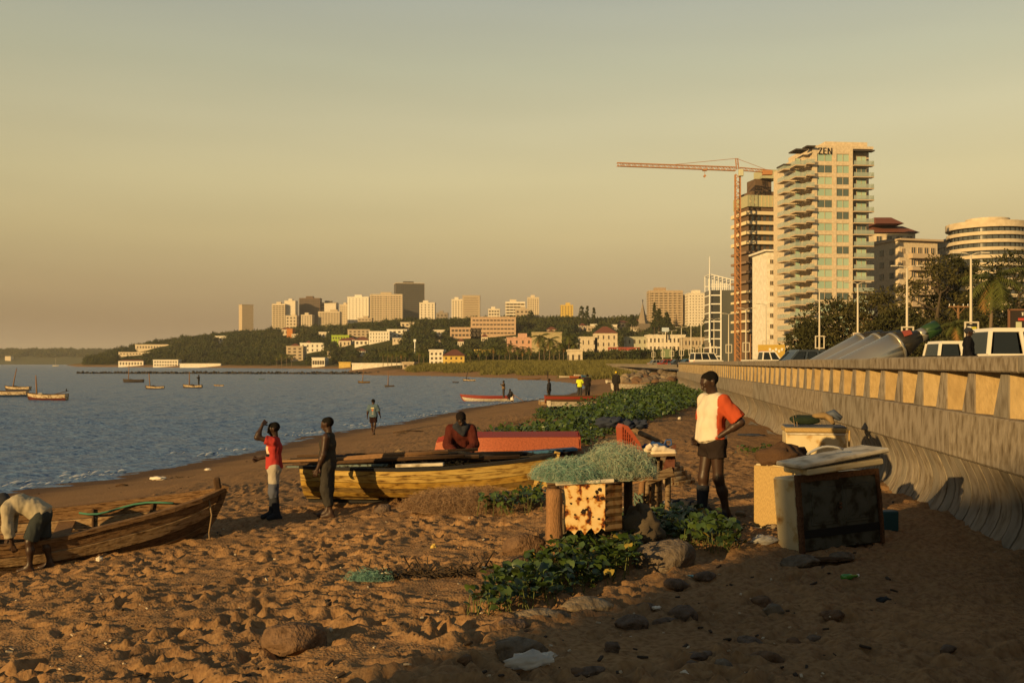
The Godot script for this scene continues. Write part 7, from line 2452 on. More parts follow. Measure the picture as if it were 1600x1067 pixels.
	part("box", sh, mat("teal", L(0.02, 0.075, 0.095), 0.6), bx)
# ---- along the coast road ---------------------------------------------------------------
func make_street():
	var wh := mat("lamp_paint", L(0.50, 0.45, 0.36), 0.6)
	# street lamps with twin arms and an empty sign frame half way up
	var proto := Node3D.new()
	var sh := Sh.new(true)
	sh.tube([Vector3(0, -0.3, 0), Vector3(0, 4.0, 0), Vector3(0, 8.0, 0)], [0.11, 0.09, 0.06], 10)
	part("pole", sh, wh, proto)
	for q in [-1.0, 1.0]:
		sh = Sh.new(true)
		sh.tube([Vector3(0, 7.95, 0), Vector3(q * 0.35, 8.1, 0), Vector3(q * 0.7, 8.12, 0)], 0.035, 6)
		var arm := part("arm", sh, wh, proto)
		sh = Sh.new()
		sh.box(Vector3(q * 0.95, 8.12, 0), Vector3(0.55, 0.1, 0.22), Basis(), 0.03)
		part("lamp_head", sh, wh, arm)
	sh = Sh.new()
	for q in [-0.43, 0.43]: sh.box(Vector3(q, 2.9, 0.1), Vector3(0.1, 1.3, 0.08))
	for q in [2.3, 3.5]: sh.box(Vector3(0, q, 0.1), Vector3(0.76, 0.1, 0.08))
	part("sign_frame", sh, wh, proto)
	var lamps := [[1518, 398], [1418, 418], [1341, 443], [1281, 456], [1197, 476], [1166, 483], [1139, 491], [1116, 499], [1096, 503], [1080, 508], [1065, 512], [1050, 517], [1036, 520], [1021, 523]]
	var lab := ["street lamp nearest the camera with small posters in its sign frame", "street lamp behind the silver bottle's green cap", "street lamp with a red notice above the silver bottles", "street lamp left of the silver bottles with an empty frame"]
	for i in lamps.size():
		var q: Array = lamps[i]
		var d: float = 7.2 * 1600.0 / (567.0 - q[1])
		var o: Node3D = proto if i == 0 else proto.duplicate()
		o.name = numbered("street_lamp")
		add_child(o)
		o.position = Vector3(at(q[0], 567, d).x, 3.0, -d)
		tag(o, lab[i] if i < 4 else "white street lamp, number %s in the row counted from the camera" % ["five", "six", "seven", "eight", "nine", "ten", "eleven", "twelve", "thirteen", "fourteen"][i - 4], "street lamp", "street lamps along the coast road")
		if i == 13:
			for k in 3:
				sh = Sh.new()
				sh.box(Vector3([-0.16, 0.16, 0.0][k], [2.85, 2.95, 3.3][k], 0.12), Vector3([0.25, 0.3, 0.7][k], [0.8, 0.5, 0.14][k], 0.02))
				part("poster", sh, [mats.white_paint, mat("poster_yellow", L(0.45, 0.42, 0.05), 0.7), mats.dark_cloth][k], proto)
		if i == 2:
			sh = Sh.new()
			sh.box(Vector3(0, 3.25, 0.12), Vector3(0.74, 0.42, 0.02))
			part("red_notice", sh, mat("notice_red", L(0.4, 0.06, 0.04), 0.7), o)
	# wooden power poles
	for q in [["wooden power pole with cross arm right of the second street lamp", 1498, 477, 100.0], ["wooden power pole with cross arm behind the silver bottles", 1350, 497, 130.0], ["bare wooden pole left of the silver bottles", 1293, 525, 120.0], ["wooden power pole by the white block", 1173, 522, 170.0], ["wooden pole at the right below the round tower", 1546, 478, 105.0]]:
		var p := thing("power_pole", q[0], "pole", Vector3(at(q[1], 567, q[3]).x, 2.9, -q[3]), 0.0, "wooden poles along the road")
		var h: float = EYE - (q[2] - 567.0) / 1600.0 * q[3] - 2.9
		sh = Sh.new(true)
		sh.tube([Vector3(0, -0.3, 0), Vector3(0, h, 0)], [0.16, 0.11], 8)
		part("pole", sh, mats.wood, p)
		if q[0].contains("cross arm"):
			sh = Sh.new()
			sh.box(Vector3(0, h - 0.15, 0.12), Vector3(2.0, 0.14, 0.12))
			part("cross_arm", sh, mats.wood, p)
			for s in [-0.9, -0.45, 0.45, 0.9]:
				sh = Sh.new(true)
				sh.tube([Vector3(s, h - 0.08, 0.12), Vector3(s, h + 0.14, 0.12)], [0.05, 0.03], 6)
				part("insulator", sh, mats.white_paint, p)
			sh = Sh.new()
			for s in [-1.0, 1.0]: sh.bar(Vector3(0, h - 0.9, 0.1), Vector3(s * 0.6, h - 0.2, 0.12), 0.06, 0.05)
			part("brace", sh, mats.wood, p)
	# white vehicles
	var paint := mat("car_white", L(0.66, 0.62, 0.54), 0.25, {"spec": 0.5})
	car("white_minibus", "white minibus with dark side windows nearest the parapet at the right edge", Vector3(at(1524, 567, 34).x + 2.3, 3.02, -34), 0.0, paint, 4.6, 1.92, "van")
	car("white_pickup", "white police pickup with dark marks on its tailgate left of the officer", Vector3(at(1446, 567, 38).x + 2.45, 3.02, -38), 0.0, paint, 4.9, 1.78, "pickup")
	car("white_car", "white car behind the pickup next to the bottle's green cap", Vector3(at(1455, 567, 46).x + 2.1, 3.02, -46), 0.0, paint, 4.3, 1.75, "van")
	car("dark_car", "dark blue car left of the silver bottles", Vector3(at(1268, 567, 60).x, 3.02, -60), 0.1, mat("car_dark", L(0.03, 0.04, 0.055), 0.2, {"spec": 0.6}), 4.3, 1.55, "sedan")
	car("white_van", "small white van far along the road", Vector3(at(1104, 567, 150).x, 3.0, -150), 0.3, paint, 4.8, 2.3, "van")
	car("white_truck", "white truck parked before the yellow billboard", Vector3(at(1196, 567, 105).x, 3.0, -105), 0.1, paint, 4.6, 2.0, "pickup")
	var far := ["grey car far along the road, leftmost of the traffic", "red car far along the road", "dark car far along the road beside the red one", "blue car far along the road nearest the van"]
	for i in 4:
		car("car", far[i], Vector3(at(1028 + i * 17, 567, 220 - i * 12).x, 3.0, -(220.0 - i * 12)), 0.2, [mats.steel, mats.boat_red, mats.car_dark, mats.boat_blue][i], 4.3, 1.5, "sedan")
	# the giant silver bottles lying on their sides
	var d := 24.0
	var k := d / 1600.0
	for i in 3:
		var dd := d + i * 1.3
		var kk := dd / 1600.0
		var a := Vector3((1338 - i * 26 - 800) * kk, EYE - 0.10 - i * 0.02, -dd)
		var b := Vector3((1404 - i * 26 - 800) * kk, EYE + (567 - 543 + i * 1.0) * kk, -dd - 0.15)
		var t := thing("bottle_sculpture", ["giant silver metal bottle with green cap lying tilted behind the parapet", "second giant metal bottle behind the one with the green cap", "third giant metal bottle, farthest left behind the parapet"][i], "sculpture", a, 0.0, "giant metal bottles behind the parapet")
		var ax := (b - a).normalized()
		var al := a - ax * 0.9
		var r := 20.0 * k * 1.2
		var l0 := al - a
		var l1 := b - a
		sh = Sh.new(true)
		sh.tube([l0, l0.lerp(l1, 0.33), l0.lerp(l1, 0.66), l1], r, 28)
		part("body", sh, mat("brushed", L(0.42, 0.39, 0.33), 0.32, {"metal": 0.75}), t)
		for q in [0.0, 1.0]:
			sh = Sh.new(true)
			var c := l0.lerp(l1, q)
			sh.tube([c - ax * 0.03, c + ax * 0.03], r * 1.05, 28)
			part("hoop", sh, mats.steel, t)
		# raised perforated strip along the top
		sh = Sh.new()
		for s in 26:
			var c := l0.lerp(l1, (s + 0.5) / 26.0)
			for m in 3:
				var an := -0.25 + m * 0.2
				sh.box(c + (Vector3.UP * cos(an) + Vector3(0, 0, 1) * sin(an)) * (r + 0.012), Vector3(0.03, 0.025, 0.05))
		part("perforated_strip", sh, mat("strip", L(0.10, 0.09, 0.05), 0.6, {"metal": 0.4}), t).set_meta("kind", "stuff")
		var n0 := l1 + ax * 0.02
		var nk := n0 + ax * (42.0 * k)
		sh = Sh.new(true)
		sh.tube([n0, n0.lerp(nk, 0.5), nk], [r * 0.98, r * 0.74, r * 0.42], 28)
		part("mesh_shoulder", sh, mat("mesh_metal", L(0.16, 0.14, 0.11), 0.5, {"metal": 0.5, "tex": texs.fine, "scale": 8.0}), t)
		if i == 0:
			sh = Sh.new(true)
			for s in 6:
				var an := 0.15 + s * 0.13
				var o1 := Vector3.UP * cos(an) + Vector3(0, 0, 1) * sin(an)
				var o2 := Vector3.UP * cos(an + 0.13) + Vector3(0, 0, 1) * sin(an + 0.13)
				var c0 := n0.lerp(nk, 0.15)
				var c1 := n0.lerp(nk, 0.55)
				sh.face([c0 + o1 * (r * 0.92 + 0.012), c0 + o2 * (r * 0.92 + 0.012), c1 + o2 * (r * 0.73 + 0.012), c1 + o1 * (r * 0.73 + 0.012)], c0)
			part("red_label", sh, mat("label_red", L(0.28, 0.06, 0.035), 0.6), t)
			sh = Sh.new(true)
			sh.tube([nk, nk + ax * 0.16], [r * 0.46, r * 0.44], 20)
			part("neck", sh, mats.brushed, t)
			sh = Sh.new(true)
			sh.tube([nk + ax * 0.16, nk + ax * 0.5], [r * 0.5, r * 0.5], 20)
			part("cap", sh, mat("cap_green", L(0.02, 0.05, 0.018), 0.4), t)
		sh = Sh.new()
		for q in [0.15, 0.8]:
			var c := l0.lerp(l1, q)
			sh.box(Vector3(c.x, (3.02 - a.y + c.y - r) / 2.0, c.z), Vector3(0.12, c.y - r - (3.02 - a.y), 0.4))
		part("cradle", sh, mats.steel, t)
	# billboard by the white block
	var bb := thing("yellow_billboard", "yellow and red advertising billboard below the white block", "billboard", Vector3(at(1206, 567, 118).x, 3.0, -118))
	sh = Sh.new()
	sh.box(Vector3(0, 1.9, 0), Vector3(3.1, 2.0, 0.15), Basis(), 0.02)
	part("board", sh, mat("board_yellow", L(0.55, 0.38, 0.08), 0.6, {"tex": texs.faint, "scale": 1.0}), bb)
	sh = Sh.new()
	sh.box(Vector3(-0.85, 1.75, 0.085), Vector3(1.3, 0.9, 0.02))
	part("red_field", sh, mats.notice_red, bb)
	sh = Sh.new()
	for i in 5: sh.box(Vector3(-0.2 + i * 0.35, 2.35 - 0.2 * (i % 2), 0.09), Vector3(0.25, 0.3, 0.02))
	part("print", sh, mats.white_paint, bb).set_meta("kind", "stuff")
	for q in [-1.2, 1.2]:
		sh = Sh.new()
		sh.box(Vector3(q, 0.5, -0.05), Vector3(0.12, 1.1, 0.12))
		part("post", sh, mats.steel, bb)
	# sign board at the right edge
	d = 56.0
	k = d / 1600.0
	var sg := thing("sign_board", "brown framed sign board with white letters cut by the right edge", "sign", at(1602, 501, d))
	sh = Sh.new()
	sh.box(Vector3.ZERO, Vector3(50 * k, 34 * k, 0.1), Basis(), 0.02)
	part("board", sh, mat("sign_dark", L(0.03, 0.022, 0.018), 0.7), sg)
	for q in [[0, 17, 50, 2.5], [0, -17, 50, 2.5], [-25, 0, 2.5, 36], [25, 0, 2.5, 36]]:
		sh = Sh.new()
		sh.box(Vector3(q[0] * k, q[1] * k, 0.03), Vector3(q[2] * k, q[3] * k, 0.12))
		part("frame", sh, mat("sign_frame_brown", L(0.16, 0.08, 0.045), 0.7), sg)
	letters("TI", 5.0 * k, mats.white_paint, sg, Vector3(-3.5 * k, 10.0 * k, 0.08))
	sh = Sh.new()
	sh.box(Vector3(-10 * k, -7 * k, 0.06), Vector3(9 * k, 10 * k, 0.03))
	part("notice", sh, mat("notice_pale", L(0.42, 0.44, 0.3), 0.7), sg)
	sh = Sh.new()
	sh.box(Vector3(-2 * k, 2 * k, 0.06), Vector3(18 * k, 4 * k, 0.03))
	part("notice", sh, mats.notice_red, sg)
	for q in [-20, 20]:
		sh = Sh.new()
		sh.box(Vector3(q * k, -34 * k, -0.05), Vector3(0.12, 36 * k, 0.12))
		part("post", sh, mats.sign_frame_brown, sg)
func car(called: String, label: String, p: Vector3, turn: float, paint: Material, ln: float, h: float, kind: String):
	var t := thing(called, label, "vehicle", p, turn)
	var w := 1.78
	var hx := ln / 2
	var belt := h * 0.56
	var sh := Sh.new()
	# lower body
	sh.slab([Vector2(-hx, 0.32), Vector2(-hx + 0.05, belt), Vector2(hx - 0.9, belt), Vector2(hx - 0.08, belt - 0.14), Vector2(hx, 0.5), Vector2(hx - 0.05, 0.28), Vector2(-hx + 0.1, 0.25)], -w / 2, w / 2)
	part("body", sh, paint, t)
	# cabin: pillars and roof round the glass
	var x0 := -hx + 0.06
	var x1 := hx - 0.95
	if kind == "pickup": x0 = -hx + 1.75
	if kind == "sedan": x0 = -hx + 0.5
	var ra := x0 + (0.12 if kind != "sedan" else 0.55)
	var rb := x1 - 0.55
	var inw := 0.11
	sh = Sh.new()
	sh.slab([Vector2(ra, h - 0.13), Vector2(ra + 0.08, h), Vector2(rb - 0.1, h), Vector2(rb + 0.06, h - 0.13)], -w / 2 + inw, w / 2 - inw)
	part("roof", sh, paint, t)
	var nw := 2 if kind == "pickup" else 3
	for q in [-1.0, 1.0]:
		for i in nw + 1:
			var u := float(i) / nw
			var wdt := 0.10 if i > 0 and i < nw else 0.12
			sh = Sh.new()
			sh.bar(Vector3(lerpf(x0, x1, u), belt - 0.02, q * (w / 2 - 0.05)), Vector3(lerpf(ra, rb, u), h - 0.1, q * (w / 2 - inw - 0.04)), 0.07, wdt, Vector3.RIGHT)
			part("pillar", sh, paint, t)
	for q in [-1.0, 1.0]:
		for i in nw:
			var u0 := float(i) / nw + 0.045
			var u1 := float(i + 1) / nw - 0.045
			sh = Sh.new()
			sh.face([Vector3(lerpf(x0, x1, u0), belt, q * (w / 2 - 0.07)), Vector3(lerpf(x0, x1, u1), belt, q * (w / 2 - 0.07)), Vector3(lerpf(ra, rb, u1), h - 0.12, q * (w / 2 - inw - 0.05)), Vector3(lerpf(ra, rb, u0), h - 0.12, q * (w / 2 - inw - 0.05))], Vector3(0, belt, 0))
			part("window", sh, mats.glass_dark, t)
	for q in [[x0, ra, "rear_window"], [x1, rb, "windscreen"]]:
		sh = Sh.new()
		sh.face([Vector3(q[0], belt, -w / 2 + 0.12), Vector3(q[0], belt, w / 2 - 0.12), Vector3(q[1], h - 0.12, w / 2 - inw - 0.08), Vector3(q[1], h - 0.12, -w / 2 + inw + 0.08)], Vector3(0, belt, 0))
		part(q[2], sh, mats.glass_dark, t)
	if kind == "pickup":
		sh = Sh.new()
		sh.box(Vector3(-hx + 0.9, belt + 0.02, 0), Vector3(1.5, 0.06, w - 0.25))
		part("bed_load", sh, mats.black, t)
		letters("21 A33", 0.24, mats.black, t, Vector3(-hx + 0.75, belt - 0.22, w / 2 + 0.012), Basis(), "plate_marks", 0.02)
	for q in [-1.0, 1.0]:
		for x in [-hx + 0.8, hx - 0.85]:
			sh = Sh.new(true)
			sh.tube([Vector3(x, 0.33, q * (w / 2 - 0.2)), Vector3(x, 0.33, q * (w / 2 + 0.012))], 0.33, 18)
			var wl := part("wheel", sh, mats.black, t)
			sh = Sh.new(true)
			sh.tube([Vector3(x, 0.33, q * (w / 2 - 0.1)), Vector3(x, 0.33, q * (w / 2 + 0.022))], 0.2, 14)
			part("rim", sh, mats.steel, wl)
		sh = Sh.new()
		sh.box(Vector3(hx - 0.06, belt - 0.28, q * (w / 2 - 0.25)), Vector3(0.1, 0.14, 0.3), Basis(), 0.02)
		part("headlight", sh, mats.glass_rail, t)
		sh = Sh.new()
		sh.box(Vector3(-hx + 0.02, belt - 0.28, q * (w / 2 - 0.14)), Vector3(0.08, 0.3, 0.12), Basis(), 0.02)
		part("tail_light", sh, mats.notice_red, t)
# ---- vines, stones and litter -----------------------------------------------------------
func leaf_mesh(bend: float, tw: float) -> ArrayMesh:
	# a round, notched, slightly folded leaf, 1 long, its stalk end at the origin
	var sh := Sh.new(true)
	var rim := [Vector2(0.0, 0.0), Vector2(0.30, 0.10), Vector2(0.46, 0.38), Vector2(0.42, 0.68), Vector2(0.22, 0.92), Vector2(0.0, 0.86)]
	for s in [-1.0, 1.0]:
		var prev := Vector3.ZERO
		for i in rim.size():
			var p: Vector2 = rim[i]
			var v := Vector3(p.x * s, absf(p.x) * 0.32 + sin(p.y * PI) * bend + tw * p.x * s * p.y, -p.y)
			if i > 1:
				if s > 0: sh.tri(Vector3(0, sin(0.45 * PI) * bend * 0.9, -0.45), prev, v)
				else: sh.tri(Vector3(0, sin(0.45 * PI) * bend * 0.9, -0.45), v, prev)
			prev = v
	return sh.mesh()
func inside(p: Vector2, poly: Array) -> bool: return Geometry2D.is_point_in_polygon(p, PackedVector2Array(poly))
func make_vines():
	var lm := [mat("vine_leaf", L(0.034, 0.062, 0.014), 0.42, {"back": Color(0.06, 0.10, 0.02), "spec": 0.45}), mat("vine_leaf_b", L(0.052, 0.082, 0.018), 0.42, {"back": Color(0.09, 0.13, 0.03), "spec": 0.45}), mat("vine_leaf_c", L(0.024, 0.046, 0.012), 0.45, {"back": Color(0.045, 0.08, 0.02), "spec": 0.45}), mat("vine_leaf_old", L(0.26, 0.19, 0.03), 0.6, {"back": Color(0.2, 0.15, 0.03)})]
	var lv := [leaf_mesh(0.12, 0.0), leaf_mesh(0.2, 0.25), leaf_mesh(0.05, -0.3)]
	# the near plant: outline as seen on the ground
	var areas := [["dense green beach vine with round leaves spreading below the net stand", [[728, 968], [760, 936], [815, 905], [858, 884], [905, 860], [950, 838], [985, 828], [1000, 850], [1000, 880], [990, 905], [930, 925], [860, 950], [790, 965]], 280, 900],
		["round leafed vine behind the large split boulder", [[1000, 838], [1040, 822], [1090, 826], [1130, 838], [1160, 860], [1150, 868], [1100, 862], [1060, 850]], 140, 380],
		["small vine tuft beside the brown net at the yellow boat", [[738, 805], [775, 795], [820, 780], [848, 775], [850, 800], [800, 806]], 60, 140],
		["sparse vine sprigs on the sand left of the white freezer", [[1135, 712], [1180, 704], [1225, 700], [1225, 712], [1170, 718]], 40, 30]]
	for ai in areas.size():
		var a: Array = areas[ai]
		var poly := []
		var mid := Vector3.ZERO
		for q in a[1]:
			var g := spot(q[0], q[1])
			poly.append(Vector2(g.x, -g.z))
			mid += g
		mid /= a[1].size()
		var lo := Vector2(1e9, 1e9)
		var hi := -lo
		for p in poly: lo = lo.min(p); hi = hi.max(p)
		var t := thing("beach_vine", a[0], "plant", mid, 0.0, "vines on the near sand")
		var mm := [[], [], [], []]
		var n := 0
		var tries := 0
		var stems := Sh.new(true)
		while n < a[2] + a[3] and tries < 9000:
			tries += 1
			var p := Vector2(rnd(lo.x, hi.x), rnd(lo.y, hi.y))
			if not inside(p, poly): continue
			var d := p.y
			var edge := clampf(n_big.get_noise_2d(p.x * 6.0, p.y * 6.0) * 0.5 + 0.5, 0.0, 1.0)
			var hgt := rnd(0.03, 0.13 + 0.18 * edge) * (1.0 if ai < 3 else 0.5)
			var sz := rnd(0.06, 0.115) * (1.0 if ai < 3 else 0.9)
			var b := Basis(Vector3.UP, rng.randf() * TAU) * Basis(Vector3.RIGHT, rnd(0.0, 1.15)) * Basis(Vector3.BACK, rnd(-0.5, 0.5))
			var xf := Transform3D(b.scaled_local(Vector3(sz, sz, sz)), Vector3(p.x, sand(p.x, d) + hgt, -d) - mid)
			var mi: int = [0, 0, 1, 2, 2, 0, 1, 2, 0, 1][rng.randi() % 10]
			if rng.randf() < 0.02: mi = 3
			if n < a[2] and n < 300:
				part("leaf", lv[n % 3], lm[mi], t, xf.origin, xf.basis)
			else:
				mm[mi].append(xf)
			if n % 3 == 0: stems.tube([Vector3(p.x + rnd(-0.05, 0.05), sand(p.x, d) - 0.01, -d) - mid, xf.origin], 0.004, 4, false)
			n += 1
		part("stems", stems, mat("vine_stem", L(0.09, 0.10, 0.03), 0.8), t).set_meta("kind", "stuff")
		for mi in 4:
			if mm[mi].is_empty(): continue
			var m := MultiMesh.new()
			m.transform_format = MultiMesh.TRANSFORM_3D
			m.mesh = lv[mi % 3]
			m.instance_count = mm[mi].size()
			for i in mm[mi].size(): m.set_instance_transform(i, mm[mi][i])
			var o := MultiMeshInstance3D.new()
			o.name = "inner_leaves"
			o.multimesh = m
			o.material_override = lm[mi]
			t.add_child(o, true)
			o.set_meta("kind", "stuff")
	# the wide cover on the bank
	var tuft := []
	for k in 2:
		var st := SurfaceTool.new()
		st.begin(Mesh.PRIMITIVE_TRIANGLES)
		for i in 15:
			var b := Basis(Vector3.UP, rng.randf() * TAU) * Basis(Vector3.RIGHT, rnd(0.0, 1.2)) * Basis(Vector3.BACK, rnd(-0.5, 0.5))
			st.append_from(lv[i % 3], 0, Transform3D(b.scaled_local(Vector3.ONE * rnd(0.07, 0.11)), Vector3(rnd(-0.2, 0.2), rnd(0.02, 0.22), rnd(-0.2, 0.2))))
		tuft.append(st.commit())
	var polys := [[[745, 694], [775, 684], [830, 678], [850, 672], [905, 655], [960, 640], [1000, 622], [1012, 610], [1036, 600], [1060, 597], [1085, 606], [1097, 618], [1098, 632], [1060, 643], [1010, 660], [950, 682], [912, 697], [860, 696], [800, 697]],
		[[832, 654], [870, 643], [930, 634], [985, 618], [1003, 614], [985, 632], [930, 650], [890, 652], [850, 658]], [[700, 702], [740, 694], [745, 700], [715, 708]]]
	var xs := [[], []]
	for pl in polys:
		var poly := []
		var lo := Vector2(1e9, 1e9)
		var hi := -lo
		for q in pl:
			var g := spot(q[0], q[1])
			poly.append(Vector2(g.x, -g.z))
			lo = lo.min(poly[-1]); hi = hi.max(poly[-1])
		var area := (hi.x - lo.x) * (hi.y - lo.y)
		for i in int(minf(area * 14.0, 26000.0)):
			var p := Vector2(rnd(lo.x, hi.x), rnd(lo.y, hi.y))
			if not inside(p, poly): continue
			if n_big.get_noise_2d(p.x * 4.0, p.y * 2.0) < -0.42: continue
			if p.x > wall_x(p.y) - 0.5: continue
			var s := rnd(0.8, 1.5)
			xs[i % 2].append(Transform3D(Basis(Vector3.UP, rng.randf() * TAU).scaled(Vector3(s, s * rnd(0.7, 1.4), s)), Vector3(p.x, sand(p.x, p.y) - 0.02, -p.y)))
	for k in 2:
		var m := MultiMesh.new()
		m.transform_format = MultiMesh.TRANSFORM_3D
		m.mesh = tuft[k]
		m.instance_count = xs[k].size()
		for i in xs[k].size(): m.set_instance_transform(i, xs[k][i])
		var o := MultiMeshInstance3D.new()
		o.name = numbered("vine_cover")
		o.multimesh = m
		o.material_override = [lm[0], lm[1]][k]
		add_child(o)
		tag(o, ["dark green beach vines carpeting the bank along the sea wall", "lighter green vine leaves mixed over the bank along the sea wall"][k], "ground cover", "vines carpeting the bank", "stuff")
func rock(label: String, p: Vector3, r: Vector3, sd: int, m: Material, turn := 0.0, group := "", cut := 3):
	var t := thing("rock", label, "rock", p + Vector3(0, r.y * 0.25, 0), turn, group)
	# a faceted stone: a lumpy body cut by a few planes
	var fn := FastNoiseLite.new()
	fn.seed = sd; fn.frequency = 0.8; fn.fractal_octaves = 4
	var lr := RandomNumberGenerator.new()
	lr.seed = sd
	var pl := []
	for i in 7 + cut: pl.append([Vector3(lr.randfn(), lr.randfn() * 0.7, lr.randfn()).normalized(), lr.randf_range(0.62, 0.9)])
	var sh := Sh.new(true)
	var nu := 26
	var nv := 16
	var g := []
	for i in nv + 1:
		var row := []
		var th := PI * i / nv
		for k in nu:
			var ph := TAU * k / nu
			var v := Vector3(sin(th) * cos(ph), cos(th), sin(th) * sin(ph))
			var rad := 1.0
			for q in pl:
				var dn: float = v.dot(q[0])
				if dn > 0.01: rad = minf(rad, q[1] / dn)
			rad += fn.get_noise_3d(v.x * 2.0, v.y * 2.0, v.z * 2.0) * 0.10 + fn.get_noise_3d(v.x * 7.0, v.y * 7.0, v.z * 7.0) * 0.03
			row.append(v * rad * r)
		g.append(row)
	for i in nv:
		for k in nu:
			var k2 := (k + 1) % nu
			if i > 0: sh.tri(g[i][k], g[i][k2], g[i + 1][k2])
			if i < nv - 1: sh.tri(g[i][k], g[i + 1][k2], g[i + 1][k])
	part("stone", sh, m, t)
func make_stones():
	var rb := mat("rock_brown", L(0.165, 0.10, 0.058), 0.9, {"tex": texs.blotch, "scale": 1.6, "bump": texs.bumps, "bscale": 2.0})
	var rg := mat("rock_grey", L(0.17, 0.135, 0.10), 0.9, {"tex": texs.blotch, "scale": 1.3, "bump": texs.bumps, "bscale": 2.0})
	var rd := mat("rock_umber", L(0.14, 0.10, 0.075), 0.85, {"tex": texs.blotch, "scale": 1.8, "bump": texs.bumps, "bscale": 2.0})
	var rp := mat("rock_pale", L(0.30, 0.235, 0.155), 0.9, {"tex": texs.blotch, "scale": 1.1, "bump": texs.bumps, "bscale": 2.0})
	# label, px, py of the foot, half width / height / half depth in px, material
	for q in [["large brown boulder alone on the sand, lower left", 450, 1022, 62, 31, 44, rb, 0.2], ["wide grey brown rock at the bottom beside the clear bag", 808, 1032, 50, 22, 35, rg, 0.1], ["small rock left of the wide grey brown rock", 727, 1036, 14, 9, 12, rb, 0.4],
		["rounded brown boulder left of the log foot", 822, 868, 40, 24, 30, rb, 0.1], ["flat brown rock below the rounded boulder", 815, 888, 34, 13, 24, rb, 0.5], ["low rock in the sand left of the vine", 760, 902, 24, 10, 18, rb, 0.9],
		["large split boulder right of the near vine", 1044, 890, 52, 38, 40, rg, 0.15], ["long pale slab below the vine, left", 832, 968, 55, 9, 25, rp, 0.25], ["pale cracked slab below the vine, right", 918, 956, 50, 14, 30, rp, 0.2], ["small dark grey stone under the pale slabs", 800, 982, 26, 9, 18, rd, 0.1], ["grey stone between the pale slabs", 872, 970, 20, 10, 14, rg, 0.3],
		["angular leaning rock, left of the pair on the shaded sand", 990, 985, 30, 16, 22, rd, 0.5], ["dark rock in shade, right of the pair", 1072, 968, 26, 15, 20, rd, 0.2], ["long dark stone lying between the dark pair", 1038, 978, 30, 8, 12, rd, 0.6], ["upright dark shard in the shade", 957, 1018, 15, 14, 8, rd, 0.1], ["thin dark slab at the bottom edge", 920, 1056, 32, 9, 16, rd, 0.35], ["long slate slab half buried in the shade", 1092, 1030, 34, 7, 16, rd, 0.7], ["low dark stone near the blue litter", 1060, 918, 24, 10, 16, rd, 0.1], ["dark stone behind the low dark stone", 1106, 905, 20, 8, 14, rd, 0.1],
		["half buried shaded rock under the dark freezer", 1262, 884, 40, 11, 22, rg, 0.1], ["small rock before the dark freezer", 1322, 874, 26, 8, 16, rg, 0.4], ["pale yellow stone below the yellowed fridge", 1212, 830, 15, 8, 10, rp, 0.1], ["brown stone below the yellowed fridge", 1240, 838, 16, 10, 12, rb, 0.2],
		["rough orange brown stone near the man's feet", 1096, 826, 24, 11, 16, rb, 0.4], ["small block of yellow stone right of the man's feet", 1160, 806, 10, 7, 8, rp, 0.2], ["stone wedged under the yellow boat's stern", 598, 802, 16, 11, 12, rd, 0.3], ["dark stone left of the yellow boat's stern", 462, 768, 10, 5, 7, rd, 0.2], ["shaded rock by the wall at the lower right", 1485, 1020, 18, 8, 12, rd, 0.3]]:
		var p := spot(q[1], q[2])
		var k := -p.z / 1600.0
		rock(q[0], p + Vector3(0, 0, -q[5] * k * 0.8), Vector3(q[3] * k, q[4] * k, q[5] * k), int(q[1]), q[6], q[7])
	for i in 15:
		var q := Vector2(rnd(760, 1330), rnd(905, 1055))
		if q.x < 980.0 - (q.y - 930.0) * 1.2: continue
		var p := spot(q.x, q.y)
		rock("small half buried stone on the shaded sand", p + Vector3(0, -0.02, 0), Vector3(rnd(0.04, 0.13), rnd(0.03, 0.06), rnd(0.04, 0.1)), 500 + i, [rd, rg, rb][i % 3], rnd(0, 3), "small stones on the shaded sand")
	# tree stump in the sand
	var s := thing("wood_stump", "short wooden stump standing in the sand before the vines", "stump", spot(838, 671))
	var sh := Sh.new(true)
	sh.tube([Vector3(0, -0.1, 0), Vector3(0.01, 0.28, 0)], [0.16, 0.14], 9)
	part("stump", sh, mats.wood_dark, s)
	# the boulder slope at the end of the wall
	var G := "boulders heaped at the end of the sea wall"
	var proto := []
	for i in 4:
		rock("boulder in the heap at the end of the sea wall", Vector3(0, -50, 0), Vector3(1.0, 0.72, 0.8), 300 + i, [rg, rb, rg, rp][i], 0.0, G)
		proto.append(get_child(get_child_count() - 1))
	var n := 0
	for i in 74:
		var u := rng.randf()
		var px := lerpf(972.0, 1062.0, pow(u, 0.8))
		var py := lerpf(601.0, 584.0, rng.randf()) + (2.0 if px < 1000 else 0.0)
		var d := lerpf(124.0, 98.0, (py - 584.0) / 17.0) + rnd(-2, 2)
		var p := at(px, py, d)
		var g := sand(p.x, d)
		var lift: float = clampf(p.y, g - 0.2, g + 1.6)
		var c: Node3D = proto[i % 4] if i < 4 else proto[i % 4].duplicate()
		if i >= 4:
			c.name = numbered("rock")
			add_child(c)
		c.position = Vector3(p.x, lift, p.z)
		var sc := rnd(0.45, 0.95)
		c.basis = Basis.from_euler(Vector3(rnd(-0.4, 0.4), rnd(0, TAU), rnd(-0.4, 0.4))).scaled(Vector3.ONE * sc)
